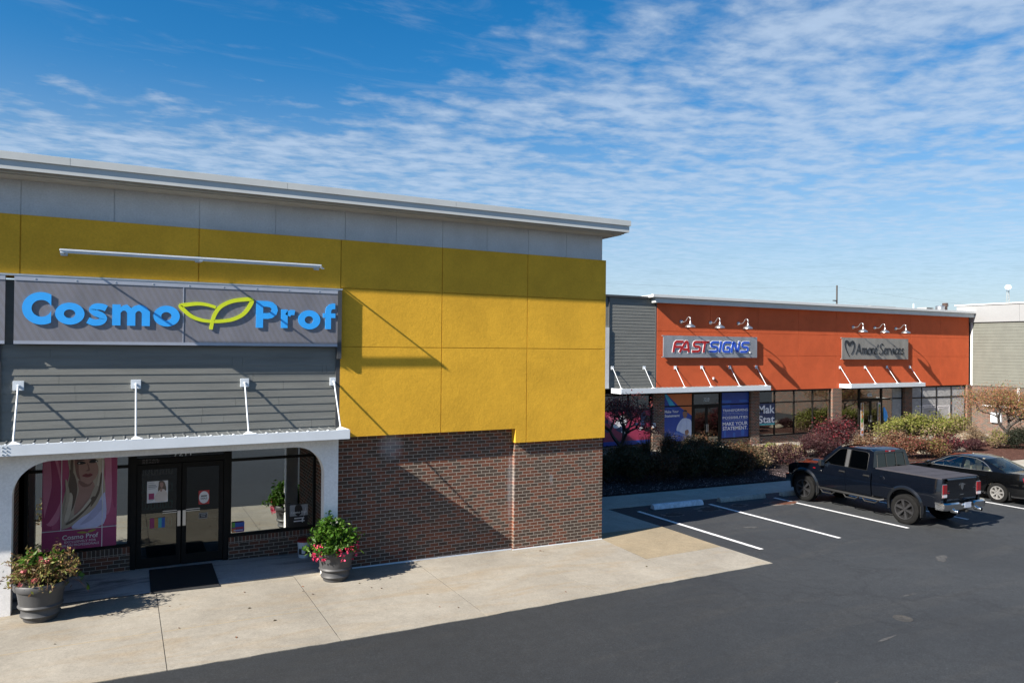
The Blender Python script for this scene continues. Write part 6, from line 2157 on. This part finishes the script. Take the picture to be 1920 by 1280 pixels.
def build_truck(X, Y):
    T = root('pickup_truck', 'dark blue grey crew pickup truck with grey bed cover and chrome rear bumper', 'pickup truck', (X, Y, gz(X) - .012), rot=(0, .015, 0), local=True)

    def tp(name, mb, *a, **k):          # the body sits a little high on its springs
        mb.v = [(x, y if y > -2.25 else -2.25 + (y + 2.25) * .80, z + .085) for x, y, z in mb.v]
        return part(name, mb, *a, **k)

    Wt = [(.45, .925), (.58, .965), (.74, .985), (.92, 1.0), (1.04, .995), (1.10, .982), (1.20, .968), (1.30, .95), (1.40, .925)]
    W = lambda z: interp(Wt, z)
    paint = M['truck_paint']
    AX = 1.785
    zc, ra = .45, .525
    tapf = lambda y: 0.0 if y < 1.9 else .30 * ((y - 1.9) / .8) ** 2.2
    tapr = lambda y: 0.0 if y > -2.7 else .06 * ((-2.7 - y) / .3) ** 2
    hood_edge = lambda y: interp([(1.2, 1.225), (1.8, 1.20), (2.2, 1.145), (2.45, 1.07), (2.62, .96)], y)
    for sg in (-1, 1):
        b = MB()
        side_panel(b, sorted(set(ys_range(1.296, 2.62, 22) + [AX - .5, AX + .5])), arch(.55, AX, ra, zc), hood_edge, W, sg, tapf)
        tp('fender', b, paint, T, smooth=40)
        b = MB()
        flare(b, AX, zc, ra - .045, ra + .06, lambda z: W(max(z, .5)), sg)
        tp('fender_flare', b, M['flare'], T, smooth=50)
        b = MB()
        flare(b, -AX, zc, ra - .045, ra + .06, lambda z: W(max(z, .5)), sg)
        tp('fender_flare', b, M['flare'], T, smooth=50)
        for (y0, y1, hy) in ((.205, 1.288, .33), (-.685, .197, -.53)):
            b = MB()
            side_panel(b, ys_range(y0, y1, 4), lambda y: .53, lambda y: 1.255, W, sg)
            d = tp('door', b, paint, T, smooth=40)
            b = MB()
            b.tube([(sg * (W(1.12) + .005), hy - .11, 1.12), (sg * (W(1.12) + .035), hy - .08, 1.125), (sg * (W(1.12) + .035), hy + .08, 1.125), (sg * (W(1.12) + .005), hy + .11, 1.12)], .013, 6)
            b.box(min(sg * W(1.11), sg * (W(1.11) + .004)), max(sg * W(1.11), sg * (W(1.11) + .004)), hy - .10, hy + .10, 1.085, 1.155)
            tp('handle', b, M['plastic'], d, smooth=40)
        b = MB()
        side_panel(b, sorted(set(ys_range(-2.98, -.725, 40))), arch(.56, -AX, ra, zc), lambda y: 1.372, W, sg, tapr, lip=.10)
        tp('bed_side', b, paint, T, smooth=40)
        # cab side with window openings
        cx = lambda z: .945 - (z - 1.24) * .285
        fn = lambda y, z: (sg * cx(z), y, z)
        fw_ = [(1.06, 1.29), (.56, 1.79), (.46, 1.825), (.275, 1.835), (.275, 1.285)]
        rw = [(.135, 1.285), (.135, 1.835), (-.36, 1.825), (-.47, 1.80), (-.50, 1.74), (-.52, 1.285)]
        b = MB()
        holed(b, [(1.275, 1.245), (.56, 1.865), (.30, 1.905), (-.50, 1.90), (-.625, 1.86), (-.725, 1.245)], [fw_, rw], fn, (-sg * .05, 0, 0))
        tp('cab_side', b, paint, T)
        b = MB()
        for poly in (fw_, rw):
            b.prism([(sg * (cx(z) - .012), y, z) for y, z in poly], (-sg * .006, 0, 0))
        tp('side_window', b, M['car_glass'], T)
        b = MB()
        for poly in (fw_, rw):
            b.tube([(sg * (cx(z) + .002), y, z) for y, z in poly] + [(sg * (cx(poly[0][1]) + .002), poly[0][0], poly[0][1])], .007, 4)
        tp('window_seal', b, M['plastic'], T)
        b = MB()
        b.prism([(sg * (cx(z) + .003), y, z) for y, z in ((.262, 1.29), (.262, 1.83), (.148, 1.83), (.148, 1.29))], (-sg * .002, 0, 0))
        tp('pillar_trim', b, M['pillar_grey'], T)
        b = MB()
        q = 1.03
        b.loft([[(sg * (q + .02 + dx * .5), 1.06 + dy, 1.30 + dz) for dx, dz in ((-.16, -.10), (.16, -.09), (.19, .0), (.17, .10), (-.14, .11), (-.18, 0))] for dy in (-.07, .0)] +
               [[(sg * (q + .02 + dx * .35), 1.06 + .06, 1.30 + dz * .7) for dx, dz in ((-.16, -.10), (.16, -.09), (.19, .0), (.17, .10), (-.14, .11), (-.18, 0))]], closed=True)
        b.tube([(sg * .93, 1.07, 1.26), (sg * .99, 1.07, 1.27)], .035, 6)
        tp('mirror', b, M['plastic'], T, smooth=50)
        b = MB()
        b.loft([[(sg * (q + .02 + dx), .985, 1.30 + dz) for dx, dz in ((-.07, -.085), (.075, -.08), (.085, 0), (.075, .085), (-.065, .09))],
                [(sg * (q + .02 + dx), .988, 1.30 + dz) for dx, dz in ((-.07, -.085), (.075, -.08), (.085, 0), (.075, .085), (-.065, .09))]], closed=True)
        tp('mirror_glass', b, M['chrome'], T)
        # running board with three drop steps
        b = MB()
        b.tube([(sg * .93, 1.22, .50), (sg * 1.0, 1.15, .47), (sg * 1.0, -1.02, .47), (sg * .93, -1.10, .50)], .038, 8)
        for yc in (.80, -.05, -.72):
            b.tube([(sg * 1.0, yc + .30, .46), (sg * 1.03, yc + .19, .36), (sg * 1.03, yc - .16, .36), (sg * 1.0, yc - .27, .46)], .024, 7)
            b.box(min(sg * .98, sg * 1.05), max(sg * .98, sg * 1.05), yc - .16, yc + .18, .352, .372)
            for k in range(5):
                b.box(min(sg * .985, sg * 1.045), max(sg * .985, sg * 1.045), yc - .14 + k * .07, yc - .12 + k * .07, .373, .384)
        tp('running_board', b, M['plastic'], T, smooth=50)
        for k, (ya) in enumerate((AX, -AX)):
            wheel('wheel', T, sg * .86, ya, .43, .29, sg, .285, 6, (M['tyre'], M['dark_rim'], M['black_rim']))
        # mud flaps
        b = MB()
        for ya, o in ((AX - .52, 0), (-AX - .50, 0)):
            b.box(sg * .87 - .12, sg * .87 + .12, ya - .012, ya + .012, .20, .62)
        tp('mud_flap', b, M['plastic'], T)
        # tail lamp: red column with chrome rim and white reverse lens
        b = MB()
        xs0, xs1 = sorted((sg * .70, sg * .932))
        b.box(xs0, xs1, -3.02, -2.96, .845, 1.245)
        tl = tp('tail_lamp', b, M['chrome'], T, bevel=.012)
        b = MB()
        b.box(xs0 + .018, xs1 - .018, -3.034, -2.98, .965, 1.225, 0)
        b.box(xs0 + .018, xs1 - .018, -3.034, -2.98, .865, .955, 1)
        tp('lens', b, [M['red_lens'], M['clear_lens']], tl, bevel=.008)
        b = MB()
        b.hexa([(sg * .62, 2.52, .84), (sg * .88, 2.40, .84), (sg * .88, 2.30, .84), (sg * .62, 2.3, .84)], [(sg * .62, 2.56, 1.04), (sg * .80, 2.42, 1.04), (sg * .80, 2.30, 1.04), (sg * .62, 2.3, 1.04)])
        hl = tp('headlight', b, M['clear_lens'], T, bevel=.01)
        b = MB()
        b.box(min(sg * .84, sg * .915), max(sg * .84, sg * .915), 2.26, 2.34, .93, 1.0)
        tp('marker_lamp', b, M['amber'], hl, bevel=.01)
    # roof, hood, bed
    b = MB()
    secs = []
    for y, z, hw in ((.57, 1.862, .70), (.42, 1.91, .735), (.1, 1.945, .755), (-.3, 1.945, .755), (-.55, 1.92, .745), (-.64, 1.875, .735)):
        secs.append([(u * hw, y - .04 * (1 - abs(u)) * (1 if y > 0 else -.6), z - .055 * abs(u) ** 3.2) for u in [i / 8 for i in range(-8, 9)]])
    b.loft(secs, caps=False)
    tp('roof', b, paint, T, smooth=50)
    b = MB()
    b.loft([[(u * .75, -.1 + dy, 1.945 + dz) for dy, dz in ((0, 0), (.03, .035), (.10, .0))] for u in (-.01, .01)], closed=True)
    tp('antenna_fin', b, M['plastic'], T)
    b = MB()
    secs = []
    for y in ys_range(1.19, 2.62, 10):
        he = hood_edge(y) + .004
        hw = W(1.2) - tapf(y) - .03
        secs.append([(u * hw, y + .05 * (1 - u * u) * max(0, (y - 1.9) / .7), he + (.055 + (.045 if abs(u) < .45 else 0) * min(1, max(0, (2.55 - y) * 2))) * (1 - abs(u) ** 2.5)) for u in [i / 12 for i in range(-12, 13)]])
    b.loft(secs, caps=False)
    tp('hood', b, paint, T, smooth=35)
    b = MB()
    b.loft([[(-.80, 1.26, 1.27), (-.4, 1.33, 1.29), (0, 1.35, 1.30), (.4, 1.33, 1.29), (.80, 1.26, 1.27)], [(-.675, .57, 1.855), (-.35, .60, 1.895), (0, .61, 1.905), (.35, .60, 1.895), (.675, .57, 1.855)]], caps=False)
    tp('windscreen', b, M['car_glass'], T, smooth=50)
    b = MB()
    for sg in (-1, 1):
        b.tube([(sg * .86, 1.27, 1.25), (sg * .72, .58, 1.862)], .04, 6)
    b.box(-.9, .9, 1.18, 1.34, 1.20, 1.262)
    tp('pillar', b, paint, T, smooth=50)
    back = lambda x, z: (x, -.735 + (z - 1.24) * .16, z)
    rwin = [(-.70, 1.30), (.70, 1.30), (.655, 1.76), (.60, 1.80), (-.60, 1.80), (-.655, 1.76)]
    b = MB()
    holed(b, [(-.945, 1.20), (.945, 1.20), (.935, 1.26), (.765, 1.86), (.70, 1.885), (-.70, 1.885), (-.765, 1.86), (-.935, 1.26)], [rwin], back, (0, .05, 0))
    tp('cab_back', b, paint, T)
    b = MB()
    b.prism([(x, back(x, z)[1] + .008, z) for x, z in rwin], (0, .006, 0))
    rwp = tp('rear_window', b, M['car_glass'], T)
    b = MB()
    for x in (-.24, .24):
        b.tube([(x, back(0, 1.30)[1], 1.30), (x, back(0, 1.80)[1], 1.80)], .012, 5)
    b.tube([(x, back(0, z)[1], z) for x, z in rwin + rwin[:1]], .012, 5)
    tp('slider_frame', b, M['plastic'], rwp)
    b = MB()
    b.box(-.22, .22, -.655, -.60, 1.835, 1.885, 0); b.box(-.10, .0, -.658, -.60, 1.842, 1.878, 1)
    tp('brake_lamp', b, [M['red_lens'], M['clear_lens']], T, bevel=.006)
    b = MB()
    b.box(-.87, .87, -2.95, -.76, 1.372, 1.398)
    for i in range(1, 4):
        b.box(-.86, .86, -.76 - i * .55, -.755 - i * .55, 1.398, 1.402)
    tp('bed_cover', b, M['vinyl'], T, bevel=.012)
    b = MB()
    b.loft([[(x, y, z) for x in (-.695, -.5, 0, .5, .695)] for y, z in ((-2.97, .745), (-3.0, .76), (-3.02, .85), (-3.005, .93), (-3.005, 1.16), (-3.02, 1.28), (-3.035, 1.345), (-3.02, 1.372), (-2.95, 1.38))], caps=False)
    tg = tp('tailgate', b, paint, T, smooth=30)
    b = MB()
    b.xz([(-.07, 1.185), (-.035, 1.235), (.035, 1.235), (.07, 1.185), (.055, 1.10), (0, 1.03), (-.055, 1.10)], -3.028, -3.006)
    b.xz([(-.16, 1.20), (-.09, 1.22), (-.08, 1.19), (-.14, 1.17)], -3.02, -3.006); b.xz([(.16, 1.20), (.09, 1.22), (.08, 1.19), (.14, 1.17)], -3.02, -3.006)
    text_into(b, "4X4", .56, .73, 1.055, 1.09, -3.012, .006)
    b.box(-.08, .08, -3.022, -3.0, .90, .925)
    text_into(b, "1500", -.71, -.58, 1.02, 1.055, -3.012, .006)
    tp('emblem', b, M['chrome'], tg)
    b = MB()
    b.box(-.72, -.60, -3.012, -3.0, .97, 1.0)
    tp('badge', b, M['red_lens'], tg)
    # rear bumper
    b = MB()
    pr = lambda d: [(-3.03 - d, .735), (-3.17 - d, .735), (-3.215 - d, .70), (-3.215 - d, .60), (-3.17 - d, .525), (-3.05 - d, .525)]
    secs = []
    for x, d, lift in ((-1.0, -.22, 0), (-.985, -.08, 0), (-.90, -.01, 0), (-.60, .01, 0), (-.36, .015, 0), (-.30, .015, -.045), (.30, .015, -.045), (.36, .015, 0), (.60, .01, 0), (.90, -.01, 0), (.985, -.08, 0), (1.0, -.22, 0)):
        secs.append([(x, y, z + (lift if z > .65 else 0)) for y, z in pr(d)])
    b.loft(secs, closed=True)
    bp = tp('rear_bumper', b, M['chrome'], T, smooth=35)
    b = MB()
    b.box(-.16, .16, -3.238, -3.228, .565, .725)
    tp('number_plate', b, M['plate'], bp, bevel=.006)
    b = MB()
    b.box(.14, .28, -3.24, -3.10, .60, .70); b.box(-.06, .06, -3.25, -2.9, .44, .52)
    tp('tow_hitch', b, M['plastic'], bp, bevel=.01)
    for x in (-.55, .55):
        b = MB()
        b.lathe([(.05, -.16), (.055, -.15), (.05, .10), (.042, .10), (.042, -.15)], (x, -3.16, .49), 16, 'y', 0, False)
        tp('exhaust_tip', b, M['chrome'], T, smooth=40)
    b = MB()
    b.loft([[(-.80, 2.56, z) for z in (.45, .55, .70)], [(-.60, 2.74, z) for z in (.45, .55, .70)], [(.60, 2.74, z) for z in (.45, .55, .70)], [(.80, 2.56, z) for z in (.45, .55, .70)]], caps=False)
    b.box(-.93, .93, 2.30, 2.58, .48, .72)
    tp('front_bumper', b, M['chrome'], T, bevel=.0)
    b = MB()
    b.box(-.60, .60, 2.48, 2.60, .74, 1.06); b.box(-.60, .60, 2.60, 2.63, .89, .92); b.box(-.02, .02, 2.60, 2.63, .75, 1.05)
    tp('grille', b, M['chrome'], T, bevel=.01)
    # dark underside and wheel wells
    b = MB()
    b.box(-.90, .90, -.70, 1.24, .42, 1.0); b.box(-.66, .66, 1.24, 2.5, .5, 1.1); b.box(-.66, .66, -2.9, -.70, .55, 1.30); b.box(-.88, .88, -1.20, -.705, .50, 1.33); b.box(-.88, .88, -2.92, -2.36, .60, 1.33)
    b.box(-.90, .90, -2.36, -1.2, 1.02, 1.33); b.box(-.88, .88, 1.24, 2.3, 1.0, 1.12)
    b.tube([(-.7, AX, .43), (.7, AX, .43)], .05, 6); b.tube([(-.7, -AX, .43), (.7, -AX, .43)], .07, 6)
    tp('underbody', b, M['black'], T)
    b = MB()
    for x in (-.40, .40):
        b.box(x - .24, x + .24, .30, .44, 1.0, 1.62); b.box(x - .12, x + .12, .32, .42, 1.64, 1.80); b.box(x - .24, x + .24, -.45, -.32, 1.0, 1.5)
    tp('seat', b, M['cream'], T, bevel=.03)
    # side badges
    b = MB()
    side_text(b, "RAM", -(W(1.05) + .004), 1.20, .19, 1.005, 1.055, -1, 0, .01)
    tp('badge', b, M['chrome'], T)
    b = MB()
    b.box(-(W(1.09) + .004), -W(1.09) + .01, 1.33, 1.42, 1.075, 1.10)
    tp('badge', b, M['red_lens'], T)
    b = MB()
    b.lathe([(.105, -.004), (.095, -.012), (0, -.012)], (-W(1.15) + .005, -1.05, 1.10), 24, 'x')
    tp('fuel_door', b, paint, T, smooth=40)


M['pillar_grey'] = plain('grey_pillar_trim', (0.035, 0.036, 0.038), .6, 0, .1, 6)
M['flare'] = car_paint('dark_flare_paint', (0.006, 0.007, 0.009), 0, .4)
M['plate'] = plain('pale_number_plate', (0.42, 0.46, 0.55), .5, 0, .25, 40)
build_truck(21.2, 15.19)


def build_sedan(X, Y):
    T = root('sedan_car', 'black four door sedan with silver star spoked wheels parked past the pickup', 'car', (X, Y, gz(X) - .012), rot=(0, .015, 0), local=True)
    Wt = [(.20, .83), (.30, .87), (.48, .895), (.66, .905), (.80, .895), (.90, .88), (1.02, .855), (1.12, .81)]
    W = lambda z: interp(Wt, z)
    paint = M['sedan_paint']
    AX, zc, ra = 1.39, .33, .375
    tapf = lambda y: 0 if y < 1.6 else .26 * ((y - 1.6) / .8) ** 2
    tapr = lambda y: 0 if y > -1.8 else .17 * ((-1.8 - y) / .65) ** 2
    top = lambda y: interp([(-2.45, 1.03), (-1.9, 1.055), (-1.2, 1.02), (0, .985), (1.0, .955), (1.6, .90), (2.2, .80), (2.4, .72)], y)
    for sg in (-1, 1):
        b = MB(); side_panel(b, ys_range(1.03, 2.38, 26), arch(.24, AX, ra, zc), top, W, sg, tapf)
        part('fender', b, paint, T, smooth=40)
        for y0, y1, hy in ((-.155, 1.022, .02), (-1.06, -.163, -.90)):
            b = MB(); side_panel(b, ys_range(y0, y1, 6), (lambda y: .25) if y0 > -.5 else arch(.25, -AX, ra + .02, zc), top, W, sg)
            d = part('door', b, paint, T, smooth=40)
            b = MB()
            b.tube([(sg * (W(.86)), hy - .09, .86), (sg * (W(.86) + .03), hy - .06, .865), (sg * (W(.86) + .03), hy + .07, .865), (sg * (W(.86)), hy + .1, .86)], .012, 6)
            part('handle', b, paint, d, smooth=50)
        b = MB(); side_panel(b, ys_range(-2.45, -1.068, 30), arch(.25, -AX, ra, zc), top, W, sg, tapr)
        part('quarter_panel', b, paint, T, smooth=40)
        cx = lambda z: .845 - (z - .98) * .50
        fn = lambda y, z: (sg * cx(z), y, z)
        w1 = [(1.0, 1.0), (.34, 1.335), (.18, 1.372), (-.11, 1.385), (-.11, 1.005)]
        w2 = [(-.20, 1.005), (-.20, 1.385), (-.58, 1.365), (-.80, 1.285), (-.84, 1.015)]
        w3 = [(-.875, 1.02), (-.84, 1.265), (-.98, 1.185), (-1.16, 1.035)]
        b = MB()
        holed(b, [(1.30, .945), (.36, 1.385), (.12, 1.425), (-.25, 1.44), (-.66, 1.415), (-1.05, 1.275), (-1.62, 1.035), (-1.2, 1.0), (0, .975)], [w1, w2, w3], fn, (-sg * .045, 0, 0))
        part('cab_side', b, paint, T)
        b = MB()
        for w in (w1, w2, w3):
            b.prism([(sg * (cx(z) - .012), y, z) for y, z in w], (-sg * .005, 0, 0))
        part('side_window', b, M['clear_glass'], T)
        b = MB()
        out = [(1.02, .992), (.34, 1.347), (.18, 1.385), (-.15, 1.398), (-.58, 1.378), (-.84, 1.285), (-.98, 1.198), (-1.19, 1.025), (-.86, 1.005), (-.15, .995), (1.02, .992)]
        b.tube([(sg * (cx(z) + .004), y, z) for y, z in out], .010, 5)
        part('window_trim', b, M['alu'], T)
        b = MB()
        b.loft([[(sg * (.98 + dx), .98 + dy, 1.04 + dz * s_) for dx, dz in ((-.10, -.07), (.09, -.06), (.10, .05), (-.08, .08))] for dy, s_ in ((-.05, 1), (.02, 1), (.08, .6))], closed=True)
        b.tube([(sg * .83, 1.0, 1.0), (sg * .92, .98, 1.02)], .025, 6)
        part('mirror', b, paint, T, bevel=.012)
        for ya in (AX, -AX):
            wheel('wheel', T, sg * .80, ya, .33, .21, sg, .215, 7, (M['tyre'], M['silver_rim'], M['black_rim']))
        b = MB(); b.box(sg * .82 - .08, sg * .82 + .08, -AX - .40, -AX - .385, .14, .42)
        part('mud_flap', b, M['plastic'], T)
        b = MB()
        b.hexa([(sg * .84, -2.22, .74), (sg * .45, -2.47, .74), (sg * .45, -2.40, .74), (sg * .80, -2.2, .74)], [(sg * .845, -2.16, .95), (sg * .45, -2.46, .95), (sg * .45, -2.40, .95), (sg * .80, -2.16, .95)])
        part('tail_lamp', b, M['red_lens'], T, bevel=.01)
        b = MB()
        b.hexa([(sg * .74, 2.14, .60), (sg * .42, 2.38, .60), (sg * .42, 2.2, .60), (sg * .66, 2.1, .60)], [(sg * .72, 2.08, .76), (sg * .42, 2.30, .78), (sg * .42, 2.2, .78), (sg * .66, 2.06, .76)])
        part('headlight', b, M['clear_lens'], T, bevel=.01)
    g = lambda hw, y, z, crown, bow=0: [(u * hw, y + bow * (1 - u * u), z + crown * (1 - abs(u) ** 2.2)) for u in [i / 8 for i in range(-8, 9)]]
    b = MB(); b.loft([g(.655, .37, 1.385, .04, .05), g(.635, .12, 1.428, .045), g(.625, -.25, 1.443, .045), g(.64, -.66, 1.418, .045), g(.66, -.86, 1.365, .045, -.05)], caps=False)
    part('roof', b, paint, T, smooth=50)
    b = MB(); b.loft([g(.84, 1.28, .955, .05, .08), g(.80, 1.7, .90, .06, .05), g(.70, 2.2, .80, .05, .06), g(.60, 2.40, .72, .03, .06)], caps=False)
    part('hood', b, paint, T, smooth=50)
    b = MB(); b.loft([g(.80, -1.64, 1.045, .03, -.05), g(.78, -1.95, 1.06, .03, -.03), g(.72, -2.42, 1.035, .03, -.06), g(.72, -2.46, .95, .02, -.06), g(.72, -2.47, .60, .0, -.06)], caps=False)
    part('boot_lid', b, paint, T, smooth=50)
    b = MB(); b.loft([g(.79, 1.30, .965, .04, .08), g(.65, .37, 1.385, .04, .05)], caps=False)
    part('windscreen', b, M['clear_glass'], T, smooth=50)
    b = MB(); b.loft([g(.66, -.87, 1.36, .045, -.05), g(.76, -1.62, 1.05, .035, -.06)], caps=False)
    part('rear_window', b, M['clear_glass'], T, smooth=50)
    b = MB()
    b.loft([g(.80, -2.38, .30, 0, -.12), g(.82, -2.42, .42, 0, -.13), g(.80, -2.43, .60, 0, -.12)], caps=False)
    b.loft([g(.74, 2.32, .25, 0, .12), g(.74, 2.36, .42, 0, .13), g(.70, 2.34, .62, 0, .12), g(.60, 2.36, .73, 0, .08)], caps=False)
    part('bumper', b, paint, T, smooth=50)
    b = MB()
    b.box(-.80, .80, -.95, 1.0, .22, .50); b.box(-.55, .55, 1.0, 2.2, .3, .72); b.box(-.55, .55, -2.3, -.95, .3, .85); b.box(-.78, .78, -2.35, -1.8, .3, .9); b.box(-.8, .8, -1.8, -1.0, .72, .9)
    part('underbody', b, M['black'], T)
    b = MB()
    for x in (-.37, .37):
        for y, h in ((-.02, 1.0), (-.98, 1.0)):
            b.box(x - .24, x + .24, y - .10, y + .04, .50, h + .05); b.box(x - .13, x + .13, y - .10, y + .0, h + .07, h + .25); b.box(x - .24, x + .24, y + .04, y + .5, .50, .62)
    part('seat', b, M['cream'], T, bevel=.03)
    b = MB()
    b.box(.74, .79, -1.0, 1.0, .5, .95); b.box(-.7, .7, -1.6, -1.12, .9, .98); b.box(-.60, .60, -.8, .3, 1.395, 1.405); b.box(-.74, .74, -.5, .8, .5, .52)
    part('interior_trim', b, M['cream'], T)
    b = MB()
    b.box(-.75, .75, .82, 1.2, .62, .93)
    part('dashboard', b, M['dash'], T, bevel=.04)
    b = MB()
    c = [(-.37 + .185 * math.cos(t), .66 + .06 * math.sin(t), .93 + .17 * math.sin(t)) for t in [2 * math.pi * i / 22 for i in range(23)]]
    b.tube(c, .016, 6, cap=False); b.tube([(-.54, .66, .93), (-.20, .66, .93)], .02, 5)
    part('steering_wheel', b, M['plastic'], T, smooth=60)


build_sedan(27.36, 15.59)
